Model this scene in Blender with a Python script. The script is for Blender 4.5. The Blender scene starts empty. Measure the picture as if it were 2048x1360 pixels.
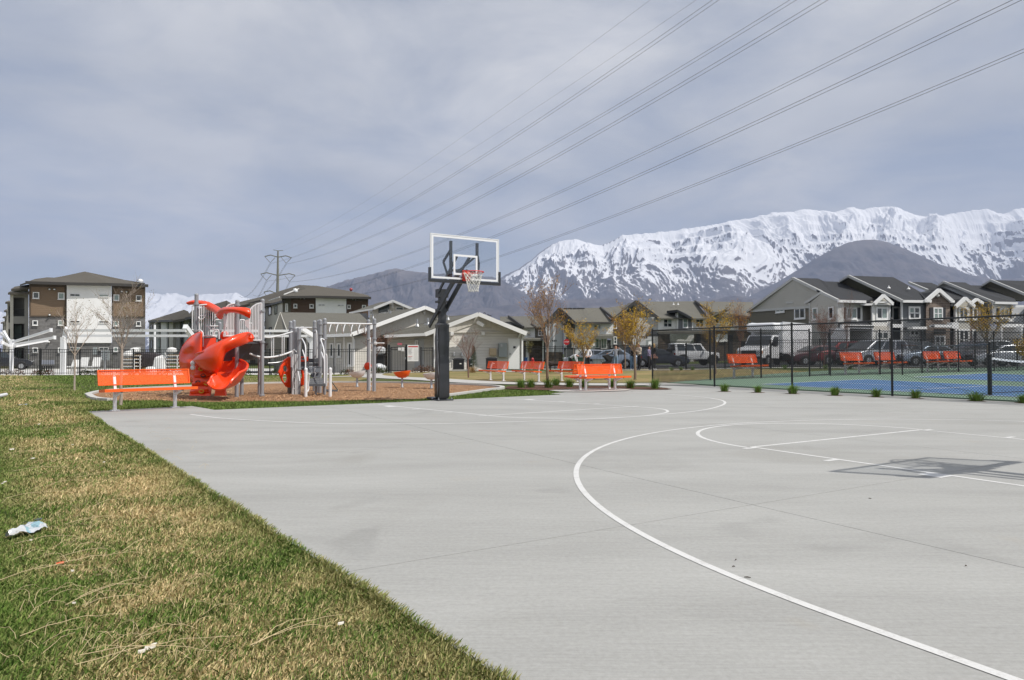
import bpy, bmesh, math, random
import numpy as np
from mathutils import Vector, Matrix
random.seed(7)
rng = np.random.default_rng(11)
sc = bpy.context.scene
col = sc.collection
PI = math.pi

# ------------------------------------------------------------------ camera, sky, sun, exposure
EYE, PITCH, FOC = 1.108, 0.0200, 1375.0          # camera height (m), upward tilt, focal length in photo pixels (photo 2048 wide)
cam_data = bpy.data.cameras.new('camera')
cam_data.sensor_width = 36.0
cam_data.lens = 36.0 * FOC / 2048.0
cam_data.clip_start = 0.05
cam_data.clip_end = 40000.0
cam = bpy.data.objects.new('camera', cam_data)
col.objects.link(cam)
cam.location = (0, 0, EYE)
cam.rotation_euler = (PI / 2 + PITCH, 0, 0)
sc.camera = cam

SUN_TO = Vector((0.9217, -0.3878, 0.0))          # horizontal direction towards the sun
SUN_EL = math.radians(52.5)
sun_dir = Vector((SUN_TO.x * math.cos(SUN_EL), SUN_TO.y * math.cos(SUN_EL), math.sin(SUN_EL)))
sun_data = bpy.data.lights.new('sun', 'SUN')
sun_data.energy = 5.0
sun_data.angle = math.radians(0.55)
sun_data.color = (1.0, 0.955, 0.89)
sun = bpy.data.objects.new('sun', sun_data)
col.objects.link(sun)
sun.rotation_euler = sun_dir.to_track_quat('Z', 'Y').to_euler()

world = bpy.data.worlds.new('World')
sc.world = world
world.use_nodes = True
wn = world.node_tree
for n_ in list(wn.nodes): wn.nodes.remove(n_)
def wnode(t, **kw):
    n = wn.nodes.new(t)
    for k, v in kw.items(): setattr(n, k, v)
    return n
w_out = wnode('ShaderNodeOutputWorld')
w_bg = wnode('ShaderNodeBackground'); w_bg.inputs['Strength'].default_value = 0.10
w_sky = wnode('ShaderNodeTexSky', sky_type='NISHITA', sun_disc=False)
w_sky.sun_elevation = SUN_EL
w_sky.sun_rotation = math.atan2(SUN_TO.x, SUN_TO.y)
w_sky.altitude = 1400; w_sky.air_density = 1.0; w_sky.dust_density = 1.0; w_sky.ozone_density = 1.5
# thin veil of high cloud: noise over the direction, mixed over the clear sky
w_tc = wnode('ShaderNodeTexCoord')
w_sep = wnode('ShaderNodeSeparateXYZ')
wn.links.new(w_tc.outputs['Generated'], w_sep.inputs[0])
w_z = wnode('ShaderNodeMath', operation='MAXIMUM'); w_z.inputs[1].default_value = 0.0
wn.links.new(w_sep.outputs['Z'], w_z.inputs[0])
w_za = wnode('ShaderNodeMath', operation='ADD'); w_za.inputs[1].default_value = 0.16
wn.links.new(w_z.outputs[0], w_za.inputs[0])
w_dx = wnode('ShaderNodeMath', operation='DIVIDE'); w_dy = wnode('ShaderNodeMath', operation='DIVIDE')
wn.links.new(w_sep.outputs['X'], w_dx.inputs[0]); wn.links.new(w_za.outputs[0], w_dx.inputs[1])
wn.links.new(w_sep.outputs['Y'], w_dy.inputs[0]); wn.links.new(w_za.outputs[0], w_dy.inputs[1])
w_cmb = wnode('ShaderNodeCombineXYZ')
wn.links.new(w_dx.outputs[0], w_cmb.inputs[0]); wn.links.new(w_dy.outputs[0], w_cmb.inputs[1])
w_n1 = wnode('ShaderNodeTexNoise'); w_n1.inputs['Scale'].default_value = 1.7; w_n1.inputs['Detail'].default_value = 7; w_n1.inputs['Roughness'].default_value = 0.58
w_n1.inputs['Distortion'].default_value = 0.35
w_n2 = wnode('ShaderNodeTexNoise'); w_n2.inputs['Scale'].default_value = 0.9; w_n2.inputs['Detail'].default_value = 6
wn.links.new(w_cmb.outputs[0], w_n1.inputs['Vector']); wn.links.new(w_cmb.outputs[0], w_n2.inputs['Vector'])
w_r1 = wnode('ShaderNodeMapRange'); w_r1.inputs['From Min'].default_value = 0.33; w_r1.inputs['From Max'].default_value = 0.60
w_r1.inputs['To Min'].default_value = 0.45; w_r1.inputs['To Max'].default_value = 0.97
wn.links.new(w_n1.outputs['Fac'], w_r1.inputs['Value'])
w_r2 = wnode('ShaderNodeMapRange'); w_r2.inputs['From Min'].default_value = 0.34; w_r2.inputs['From Max'].default_value = 0.64
w_r2.inputs['To Min'].default_value = 0.0; w_r2.inputs['To Max'].default_value = 1.0
wn.links.new(w_n2.outputs['Fac'], w_r2.inputs['Value'])
w_cc = wnode('ShaderNodeMix', data_type='RGBA')
w_cc.inputs['A'].default_value = (5.6, 5.75, 6.0, 1); w_cc.inputs['B'].default_value = (8.7, 8.6, 8.5, 1)
wn.links.new(w_r2.outputs[0], w_cc.inputs['Factor'])
w_mix = wnode('ShaderNodeMix', data_type='RGBA')
wn.links.new(w_r1.outputs[0], w_mix.inputs['Factor'])
wn.links.new(w_sky.outputs[0], w_mix.inputs['A']); wn.links.new(w_cc.outputs['Result'], w_mix.inputs['B'])
wn.links.new(w_mix.outputs['Result'], w_bg.inputs['Color'])
wn.links.new(w_bg.outputs[0], w_out.inputs[0])

sc.view_settings.view_transform = 'Standard'
sc.view_settings.look = 'None'
sc.view_settings.exposure = 0.0
sc.view_settings.gamma = 1.0
sc.view_settings.use_curve_mapping = False
sc.cycles.max_bounces = 8
sc.cycles.transparent_max_bounces = 24
sc.cycles.volume_bounces = 0
sc.cycles.caustics_reflective = False
sc.cycles.caustics_refractive = False

# ------------------------------------------------------------------ terrain and sight helpers
def sm(a, b, x):
    t = min(1.0, max(0.0, (x - a) / (b - a)))
    return t * t * (3 - 2 * t)
def gz(x, y):                                     # height of the ground
    if y < 16: return 0.0
    t = x / y
    return -0.50 * sm(22, 78, y) * sm(-0.05, -0.35, t) + 0.27 * sm(20, 40, y) * sm(0.14, 0.42, t)
def gzv(x, y):
    def s(a, b, v):
        t = np.clip((v - a) / (b - a), 0, 1); return t * t * (3 - 2 * t)
    t = x / np.maximum(y, 1.0)
    return np.where(y < 16, 0.0, -0.50 * s(22, 78, y) * s(-0.05, -0.35, t) + 0.27 * s(20, 40, y) * s(0.14, 0.42, t))
CP, SP = math.cos(PITCH), math.sin(PITCH)
def ray(px, py):
    x = (px - 1024) / FOC; zc = (680 - py) / FOC
    y = CP - zc * SP; z = SP + zc * CP
    return x / y, z / y
def at(px, py, d):                                # the place seen at a photo pixel, d metres ahead
    a, b = ray(px, py)
    return Vector((a * d, d, EYE + b * d))
def G(px, py, dz=0.0):                            # the ground seen at a photo pixel
    a, b = ray(px, py); z = 0.0; d = 20.0
    for _ in range(12):
        d = (z - EYE) / min(b, -1e-4)
        z = gz(a * d, d)
    return Vector((a * d, d, z + dz))
def base(px, d, dz=0.0):                          # ground point in the direction of a photo column, d metres ahead
    a, _ = ray(px, 707)
    return Vector((a * d, d, gz(a * d, d) + dz))
U = Vector((0.5125, -0.8587, 0)); N = Vector((0.8587, 0.5125, 0))   # the court's own axes

# ------------------------------------------------------------------ materials
MATS = {}
def mat(name, c, rough=0.6, metal=0.0, var=0.06, scale=8.0, bump=0.0, bscale=60.0, spec=0.5, coat=0.0):
    if name in MATS: return MATS[name]
    m = bpy.data.materials.new(name); m.use_nodes = True
    nt = m.node_tree; b = nt.nodes['Principled BSDF']
    b.inputs['Roughness'].default_value = rough; b.inputs['Metallic'].default_value = metal
    b.inputs['Specular IOR Level'].default_value = spec
    b.inputs['Coat Weight'].default_value = coat
    tc = nt.nodes.new('ShaderNodeTexCoord')
    n = nt.nodes.new('ShaderNodeTexNoise'); n.inputs['Scale'].default_value = scale; n.inputs['Detail'].default_value = 5
    nt.links.new(tc.outputs['Object'], n.inputs['Vector'])
    r = nt.nodes.new('ShaderNodeMix'); r.data_type = 'RGBA'
    lo = tuple(max(0, v * (1 - var)) for v in c); hi = tuple(min(1, v * (1 + var)) for v in c)
    r.inputs['A'].default_value = (*lo, 1); r.inputs['B'].default_value = (*hi, 1)
    nt.links.new(n.outputs['Fac'], r.inputs['Factor'])
    nt.links.new(r.outputs['Result'], b.inputs['Base Color'])
    if bump:
        n2 = nt.nodes.new('ShaderNodeTexNoise'); n2.inputs['Scale'].default_value = bscale; n2.inputs['Detail'].default_value = 4
        nt.links.new(tc.outputs['Object'], n2.inputs['Vector'])
        bp = nt.nodes.new('ShaderNodeBump'); bp.inputs['Strength'].default_value = bump; bp.inputs['Distance'].default_value = 0.02
        nt.links.new(n2.outputs['Fac'], bp.inputs['Height']); nt.links.new(bp.outputs[0], b.inputs['Normal'])
    MATS[name] = m
    return m
class NT:                                         # small node-building helper
    def __init__(s, name):
        s.m = bpy.data.materials.new(name); s.m.use_nodes = True; s.t = s.m.node_tree; s.b = s.t.nodes['Principled BSDF']
        s.tc = s.t.nodes.new('ShaderNodeTexCoord')
        MATS[name] = s.m
    def n(s, typ, **kw):
        n = s.t.nodes.new(typ)
        for k, v in kw.items():
            if k in n.inputs: n.inputs[k].default_value = v
            else: setattr(n, k, v)
        return n
    def l(s, a, b): s.t.links.new(a, b)
    def noise(s, scale, detail=4, rough=0.5, vec=None, dist=0.0):
        n = s.n('ShaderNodeTexNoise', Scale=scale, Detail=detail, Roughness=rough, Distortion=dist)
        s.l(vec or s.tc.outputs['Object'], n.inputs['Vector']); return n.outputs['Fac']
    def mapv(s, scale=(1, 1, 1), rot=(0, 0, 0)):
        n = s.n('ShaderNodeMapping'); n.inputs['Scale'].default_value = scale; n.inputs['Rotation'].default_value = rot
        s.l(s.tc.outputs['Object'], n.inputs['Vector']); return n.outputs[0]
    def rng(s, f, a, b, c=0.0, d=1.0):
        n = s.n('ShaderNodeMapRange'); 
        for k, v in zip(('From Min', 'From Max', 'To Min', 'To Max'), (a, b, c, d)): n.inputs[k].default_value = v
        s.l(f, n.inputs['Value']); return n.outputs[0]
    def mix(s, f, a, b, blend='MIX'):
        n = s.t.nodes.new('ShaderNodeMix'); n.data_type = 'RGBA'; n.blend_type = blend
        for sock, v in (('Factor', f), ('A', a), ('B', b)):
            if hasattr(v, 'links'): s.l(v, n.inputs[sock])
            elif sock == 'Factor': n.inputs[sock].default_value = v
            else: n.inputs[sock].default_value = (*v, 1)
        return n.outputs['Result']
    def math(s, op, a, b=0.0):
        n = s.t.nodes.new('ShaderNodeMath'); n.operation = op
        for i, v in enumerate((a, b)):
            if hasattr(v, 'links'): s.l(v, n.inputs[i])
            else: n.inputs[i].default_value = v
        return n.outputs[0]
    def bump(s, h, strength, dist):
        n = s.n('ShaderNodeBump'); n.inputs['Strength'].default_value = strength; n.inputs['Distance'].default_value = dist
        s.l(h, n.inputs['Height']); s.l(n.outputs[0], s.b.inputs['Normal'])
    def out(s, colour, rough=0.8, spec=0.3):
        s.l(colour, s.b.inputs['Base Color']); s.b.inputs['Roughness'].default_value = rough; s.b.inputs['Specular IOR Level'].default_value = spec
        return s.m

# ------------------------------------------------------------------ mesh helpers
class MB:
    def __init__(s): s.v = []; s.f = []; s.mi = []; s.cur = 0
    def add(s, vs, fs):
        o = len(s.v); s.v.extend([tuple(v) for v in vs]); s.f.extend([tuple(i + o for i in f) for f in fs]); s.mi.extend([s.cur] * len(fs)); return s
    def box(s, c, d, rz=0.0, rot=None):
        c = Vector(c); hx, hy, hz = d[0] / 2, d[1] / 2, d[2] / 2
        M = rot if rot is not None else Matrix.Rotation(rz, 3, 'Z')
        vs = [c + M @ Vector((x * hx, y * hy, z * hz)) for x in (-1, 1) for y in (-1, 1) for z in (-1, 1)]
        return s.add(vs, [(0, 1, 3, 2), (4, 6, 7, 5), (0, 4, 5, 1), (2, 3, 7, 6), (0, 2, 6, 4), (1, 5, 7, 3)])
    def bx(s, x0, x1, y0, y1, z0, z1):
        return s.box(((x0 + x1) / 2, (y0 + y1) / 2, (z0 + z1) / 2), (abs(x1 - x0), abs(y1 - y0), abs(z1 - z0)))
    def bar(s, p, q, w, h=None, up=Vector((0, 0, 1))):
        p = Vector(p); q = Vector(q); h = h or w; d = (q - p)
        if d.length < 1e-6: return s
        dn = d.normalized(); a = dn.cross(up)
        if a.length < 1e-4: a = dn.cross(Vector((1, 0, 0)))
        a.normalize(); b = a.cross(dn).normalized()
        vs = []
        for e in (p, q):
            for i, j in ((-1, -1), (1, -1), (1, 1), (-1, 1)): vs.append(e + a * (i * w / 2) + b * (j * h / 2))
        return s.add(vs, [(3, 2, 1, 0), (4, 5, 6, 7), (0, 1, 5, 4), (1, 2, 6, 5), (2, 3, 7, 6), (3, 0, 4, 7)])
    def tube(s, pts, r, n=8, caps=True):
        pts = [Vector(p) for p in pts]; R = r if hasattr(r, '__len__') else [r] * len(pts); vs = []; fs = []
        prev = None
        for i, p in enumerate(pts):
            t = (pts[min(i + 1, len(pts) - 1)] - pts[max(i - 1, 0)]).normalized()
            if prev is None:
                a = t.cross(Vector((0, 0, 1)))
                if a.length < 1e-3: a = t.cross(Vector((1, 0, 0)))
            else: a = prev - t * prev.dot(t)
            a.normalize(); prev = a; b = t.cross(a)
            for k in range(n):
                w = 2 * PI * k / n; vs.append(p + a * (math.cos(w) * R[i]) + b * (math.sin(w) * R[i]))
        for i in range(len(pts) - 1):
            for k in range(n):
                k2 = (k + 1) % n; fs.append((i * n + k, i * n + k2, (i + 1) * n + k2, (i + 1) * n + k))
        if caps: fs.append(tuple(range(n - 1, -1, -1))); fs.append(tuple((len(pts) - 1) * n + k for k in range(n)))
        return s.add(vs, fs)
    def lathe(s, c, prof, n=16, axis=None):           # profile (r, z) pairs
        c = Vector(c); vs = []; fs = []
        Q = Vector((0, 0, 1)).rotation_difference(Vector(axis)).to_matrix() if axis is not None else Matrix.Identity(3)
        for r, z in prof:
            for k in range(n):
                w = 2 * PI * k / n; vs.append(c + Q @ Vector((r * math.cos(w), r * math.sin(w), z)))
        for i in range(len(prof) - 1):
            for k in range(n):
                k2 = (k + 1) % n; fs.append((i * n + k, i * n + k2, (i + 1) * n + k2, (i + 1) * n + k))
        fs.append(tuple(range(n - 1, -1, -1))); fs.append(tuple((len(prof) - 1) * n + k for k in range(n)))
        return s.add(vs, fs)
    def prism(s, poly, vec):                          # planar polygon (3-D points) pushed along vec
        poly = [Vector(p) for p in poly]; vec = Vector(vec); n = len(poly)
        nrm = Vector((0, 0, 0))
        for i in range(n): nrm += poly[i].cross(poly[(i + 1) % n])
        if nrm.dot(vec) > 0: poly = poly[::-1]
        vs = poly + [p + vec for p in poly]
        return s.add(vs, [tuple(range(n)), tuple(range(2 * n - 1, n - 1, -1))] + [(i, n + i, n + (i + 1) % n, (i + 1) % n) for i in range(n)])
    def mesh(s, name, mats, smooth=False):
        me = bpy.data.meshes.new(name); me.from_pydata(s.v, [], s.f)
        mats = mats if isinstance(mats, (list, tuple)) else [mats]
        for m in mats: me.materials.append(m)
        if len(mats) > 1: me.polygons.foreach_set('material_index', s.mi)
        if smooth:
            me.polygons.foreach_set('use_smooth', [True] * len(me.polygons))
            try: me.set_sharp_from_angle(angle=math.radians(40))
            except Exception: pass
        me.update(); return me
    def build(s, name, mats, parent=None, smooth=False, world=False):
        if world and parent is not None:
            W = parent.matrix_basis.inverted() if parent.parent is None else (parent.parent.matrix_basis @ parent.matrix_basis).inverted()
            s.v = [tuple(W @ Vector(v)) for v in s.v]
        o = bpy.data.objects.new(name, s.mesh(name, mats, smooth)); col.objects.link(o)
        if parent is not None: o.parent = parent
        return o
def tag(o, label=None, cat=None, group=None, kind=None):
    if label: o['label'] = label
    if cat: o['category'] = cat
    if group: o['group'] = group
    if kind: o['kind'] = kind
    return o
def thing(name, label, cat, loc=(0, 0, 0), rz=0.0, group=None):
    o = bpy.data.objects.new(name, None); col.objects.link(o); o.empty_display_size = 0.2
    o.matrix_basis = Matrix.Translation(Vector(loc)) @ Matrix.Rotation(rz, 4, 'Z')
    return tag(o, label, cat, group)
def inst(name, me, parent, loc=(0, 0, 0), rot=(0, 0, 0), scale=(1, 1, 1), label=None):
    o = bpy.data.objects.new(name, me); col.objects.link(o); o.parent = parent
    o.location = loc; o.rotation_euler = rot; o.scale = scale
    if label: o['label'] = label
    return o
def copy_tree(o, parent=None):
    c = o.copy(); col.objects.link(c)
    if parent is not None: c.parent = parent
    for ch in KIDS.get(o.name, None) or [k for k in bpy.data.objects if k.parent == o]: copy_tree(ch, c)
    return c
KIDS = {}
def dup(o, label=None, loc=None, rz=None, group=None):
    c = copy_tree(o)
    if loc is not None or rz is not None:
        c.matrix_basis = Matrix.Translation(Vector(loc if loc is not None else o.location)) @ Matrix.Rotation(rz or 0, 4, 'Z')
    if label: c['label'] = label
    if group: c['group'] = group
    return c
def catmull(P, k=8):
    P = [Vector(p) for p in P]; out = []
    for i in range(len(P) - 1):
        a = P[max(i - 1, 0)]; b = P[i]; c = P[i + 1]; d = P[min(i + 2, len(P) - 1)]
        for j in range(k):
            t = j / k
            out.append(0.5 * ((2 * b) + (c - a) * t + (2 * a - 5 * b + 4 * c - d) * t * t + (3 * b - a - 3 * c + d) * t ** 3))
    out.append(P[-1]); return out
def strip_mesh(name, pts, w, m, parent=None, z=None, closed=False, drape=0.0):
    pts = [Vector(p) for p in pts]; n = len(pts); vs = []; fs = []
    for i, p in enumerate(pts):
        if closed: t = pts[(i + 1) % n] - pts[(i - 1) % n]
        else: t = pts[min(i + 1, n - 1)] - pts[max(i - 1, 0)]
        t.z = 0; t.normalize(); s = Vector((-t.y, t.x, 0)) * (w / 2)
        for q in (p + s, p - s):
            q = q.copy(); q.z = z if z is not None else gz(q.x, q.y) + drape
            vs.append(q)
    for i in range(n if closed else n - 1):
        j = (i + 1) % n; fs.append((2 * i + 1, 2 * j + 1, 2 * j, 2 * i))
    mb = MB(); mb.add(vs, fs); return mb.build(name, m, parent)
def sheet(name, poly, m, z=None, drape=0.0, thick=0.0, step=2.0, parent=None, kind=None):
    """flat (z) or draped polygon sheet with an optional skirt"""
    bm = bmesh.new(); vs = [bm.verts.new((p[0], p[1], 0)) for p in poly]; f = bm.faces.new(vs); f.normal_update()
    if f.normal.z < 0: f.normal_flip()
    if z is None:
        xs = [p[0] for p in poly]; ys = [p[1] for p in poly]
        a = math.floor(min(xs)); 
        while a < max(xs):
            g = bm.verts[:] + bm.edges[:] + bm.faces[:]
            bmesh.ops.bisect_plane(bm, geom=g, plane_co=(a, 0, 0), plane_no=(1, 0, 0)); a += step
        a = math.floor(min(ys))
        while a < max(ys):
            g = bm.verts[:] + bm.edges[:] + bm.faces[:]
            bmesh.ops.bisect_plane(bm, geom=g, plane_co=(0, a, 0), plane_no=(0, 1, 0)); a += step
    bmesh.ops.triangulate(bm, faces=[f for f in bm.faces if len(f.verts) > 4])
    if thick:
        r = bmesh.ops.extrude_face_region(bm, geom=bm.faces[:])
        low = [v for v in r['geom'] if isinstance(v, bmesh.types.BMVert)]
        lows = set(low)
    else: lows = set()
    for v in bm.verts:
        b = (z if z is not None else gz(v.co.x, v.co.y) + drape)
        v.co.z = b
    for v in (bm.verts if thick else ()):
        if v not in lows: v.co.z -= thick
    bmesh.ops.recalc_face_normals(bm, faces=bm.faces[:])
    me = bpy.data.meshes.new(name); bm.to_mesh(me); bm.free(); me.materials.append(m)
    o = bpy.data.objects.new(name, me); col.objects.link(o)
    if parent is not None: o.parent = parent
    if kind: o['kind'] = kind
    return o

# numpy gradient noise for terrain
_perm = rng.permutation(4096)
def vnoise(x, y, seed=0):
    xi = np.floor(x).astype(int); yi = np.floor(y).astype(int); xf = x - xi; yf = y - yi
    def g(i, j):
        h = _perm[(_perm[(i + seed * 131) & 4095] + j) & 4095] / 4096.0 * 2 * np.pi
        return np.cos(h), np.sin(h)
    u = xf ** 3 * (xf * (xf * 6 - 15) + 10); v = yf ** 3 * (yf * (yf * 6 - 15) + 10)
    def d(i, j, fx, fy):
        a, b = g(i, j); return a * fx + b * fy
    n00 = d(xi, yi, xf, yf); n10 = d(xi + 1, yi, xf - 1, yf); n01 = d(xi, yi + 1, xf, yf - 1); n11 = d(xi + 1, yi + 1, xf - 1, yf - 1)
    return ((n00 * (1 - u) + n10 * u) * (1 - v) + (n01 * (1 - u) + n11 * u) * v) * 1.5
def fbm(x, y, o=5, seed=0, g=0.5):
    s = 0; a = 1; f = 1
    for k in range(o): s = s + a * vnoise(x * f, y * f, seed + k); a *= g; f *= 2.03
    return s
def ridged(x, y, o=5, seed=0, g=0.5):
    s = 0; a = 1; f = 1
    for k in range(o): s = s + a * (1 - np.abs(vnoise(x * f, y * f, seed + k)) * 2); a *= g; f *= 2.03
    return s
def grid_object(name, X, Y, Z, m, attrs=None, kind='structure', smooth=True):
    r, c = X.shape; me = bpy.data.meshes.new(name)
    co = np.stack([X, Y, Z], -1).reshape(-1, 3).astype(np.float32)
    i = np.arange(r * c).reshape(r, c)
    q = np.stack([i[:-1, :-1], i[:-1, 1:], i[1:, 1:], i[1:, :-1]], -1).reshape(-1, 4)
    me.vertices.add(len(co)); me.vertices.foreach_set('co', co.ravel())
    me.loops.add(q.size); me.loops.foreach_set('vertex_index', q.ravel().astype(np.int32))
    me.polygons.add(len(q)); me.polygons.foreach_set('loop_start', np.arange(0, q.size, 4, dtype=np.int32))
    me.polygons.foreach_set('loop_total', np.full(len(q), 4, np.int32))
    me.polygons.foreach_set('use_smooth', np.full(len(q), smooth))
    for k, v in (attrs or {}).items():
        a = me.attributes.new(k, 'FLOAT', 'POINT'); a.data.foreach_set('value', v.ravel().astype(np.float32))
    me.update(calc_edges=True); me.validate(); me.materials.append(m)
    o = bpy.data.objects.new(name, me); col.objects.link(o); o['kind'] = kind; return o
HAZE = 9.3e-5
# ------------------------------------------------------------------ ground
def grass_colour(s, pos):
    """green and straw patches shared by the turf blades and the soil under them"""
    big = s.noise(0.55, 5, 0.62, pos, 0.6)
    med = s.noise(2.6, 4, 0.6, pos)
    mixn = s.math('ADD', s.math('MULTIPLY', big, 0.62), s.math('MULTIPLY', med, 0.38))
    return mixn
def edge_green(s, pos):
    # greener beyond a line that runs beside the slab about four metres out, and far to the left
    sp = s.n('ShaderNodeSeparateXYZ'); s.l(pos, sp.inputs[0])
    # distance from the slab's left edge: normal (-0.7985,-0.602)
    dist = s.math('ADD', s.math('MULTIPLY', s.math('ADD', sp.outputs['X'], 8.18), -0.7990), s.math('MULTIPLY', s.math('ADD', sp.outputs['Y'], -13.2), -0.6013))
    return dist, sp

g = NT('soil_and_turf')
geo = g.n('ShaderNodeNewGeometry'); pos = geo.outputs['Position']
mx = grass_colour(g, pos)
dist, sp = edge_green(g, pos)
far = g.rng(sp.outputs['Y'], 22, 60)
dry = g.rng(mx, 0.415, 0.60)
dryc = g.mix(g.noise(60, 3, 0.6, pos), (0.22, 0.165, 0.075), (0.42, 0.32, 0.16))
grn = g.mix(g.noise(45, 3, 0.6, pos), (0.030, 0.055, 0.014), (0.085, 0.120, 0.035))
dry = g.math('MULTIPLY', dry, g.math('MAXIMUM', g.rng(dist, 1.0, 1.5, 1.0, 0.08), g.rng(sp.outputs['Y'], 11, 15, 0.0, .85)))
dry = g.math('MULTIPLY', dry, g.rng(dist, -.9, -.25, .22, 1.0))
c = g.mix(dry, grn, dryc)
g.bump(g.noise(38, 5, 0.7, pos), 0.9, 0.03)
M_soil = g.out(c, 0.95, 0.1)

g = NT('dormant_lawn')
geo = g.n('ShaderNodeNewGeometry'); pos = geo.outputs['Position']
a = g.noise(0.35, 5, 0.6, pos, 0.5); b_ = g.noise(9, 5, 0.7, pos)
c = g.mix(g.rng(a, 0.40, 0.60), (0.33, 0.255, 0.125), (0.22, 0.20, 0.085))
c = g.mix(g.rng(b_, 0.3, 0.7), c, g.mix(0.5, c, (0.14, 0.12, 0.05)))
g.bump(g.noise(25, 5, 0.7, pos), 0.7, 0.03)
M_dormant = g.out(c, 0.95, 0.1)

g = NT('green_lawn')
geo = g.n('ShaderNodeNewGeometry'); pos = geo.outputs['Position']
a = g.noise(0.8, 5, 0.6, pos, 0.5); b_ = g.noise(12, 5, 0.7, pos)
c = g.mix(g.rng(a, 0.42, 0.66), (0.062, 0.095, 0.028), (0.25, 0.19, 0.08))
c = g.mix(g.rng(b_, 0.3, 0.7), c, g.mix(0.6, c, (0.03, 0.05, 0.012)))
g.bump(g.noise(30, 5, 0.7, pos), 0.8, 0.03)
M_greenlawn = g.out(c, 0.95, 0.1)

# ground sheet to the horizon: fine near the park, coarse far away
def axis_coords(lo, hi, fine_lo, fine_hi, step, growth=1.35):
    c = list(np.arange(fine_lo, fine_hi + 1e-6, step)); s = step; v = fine_hi
    while v < hi: s *= growth; v += s; c.append(min(v, hi))
    s = step; v = fine_lo
    while v > lo: s *= growth; v -= s; c.insert(0, max(v, lo))
    return np.array(c)
gx = axis_coords(-9000, 12500, -42, 40, 1.0); gy = axis_coords(-1000, 12300, 0, 90, 1.0)
GX, GY = np.meshgrid(gx, gy)
GZ = gzv(GX, GY) - 0.014
GZ = np.where(GY > 300, -0.5, GZ)
grid_object('ground', GX, GY, GZ, M_soil)

# ------------------------------------------------------------------ haze
hz = MB(); hz.bx(-9600, 13200, -1600, 12900, -2.0, 2350)
M_haze = bpy.data.materials.new('haze_air'); M_haze.use_nodes = True
for n_ in list(M_haze.node_tree.nodes): M_haze.node_tree.nodes.remove(n_)
ho = M_haze.node_tree.nodes.new('ShaderNodeOutputMaterial'); hv = M_haze.node_tree.nodes.new('ShaderNodeVolumePrincipled')
hv.inputs['Color'].default_value = (0.58, 0.70, 1.0, 1); hv.inputs['Density'].default_value = HAZE
hv.inputs['Anisotropy'].default_value = 0.0
M_haze.node_tree.links.new(hv.outputs[0], ho.inputs['Volume'])
hob = hz.build('haze', M_haze); hob['kind'] = 'stuff'

# ------------------------------------------------------------------ mountains
def interp(pts, x):
    return np.interp(x, [p[0] for p in pts], [p[1] for p in pts])
m = NT('snow_and_rock')
snow = m.n('ShaderNodeAttribute', attribute_name='snow'); veg = m.n('ShaderNodeAttribute', attribute_name='veg')
geo = m.n('ShaderNodeNewGeometry')
rock = m.mix(m.noise(0.006, 6, 0.7, geo.outputs['Position']), (0.075, 0.068, 0.070), (0.19, 0.165, 0.155))
brush = m.mix(m.rng(m.noise(0.006, 8, 0.78, geo.outputs['Position']), .38, .62), (0.045, 0.044, 0.052), (0.125, 0.110, 0.112))
c = m.mix(veg.outputs['Fac'], rock, brush)
fine = m.noise(0.012, 6, 0.75, geo.outputs['Position'])
sn = m.math('ADD', snow.outputs['Fac'], m.math('MULTIPLY', m.math('SUBTRACT', fine, 0.5), 0.55))
c = m.mix(m.rng(sn, 0.42, 0.58), c, (0.86, 0.87, 0.90))
M_mtn = m.out(c, 0.9, 0.1)

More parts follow.
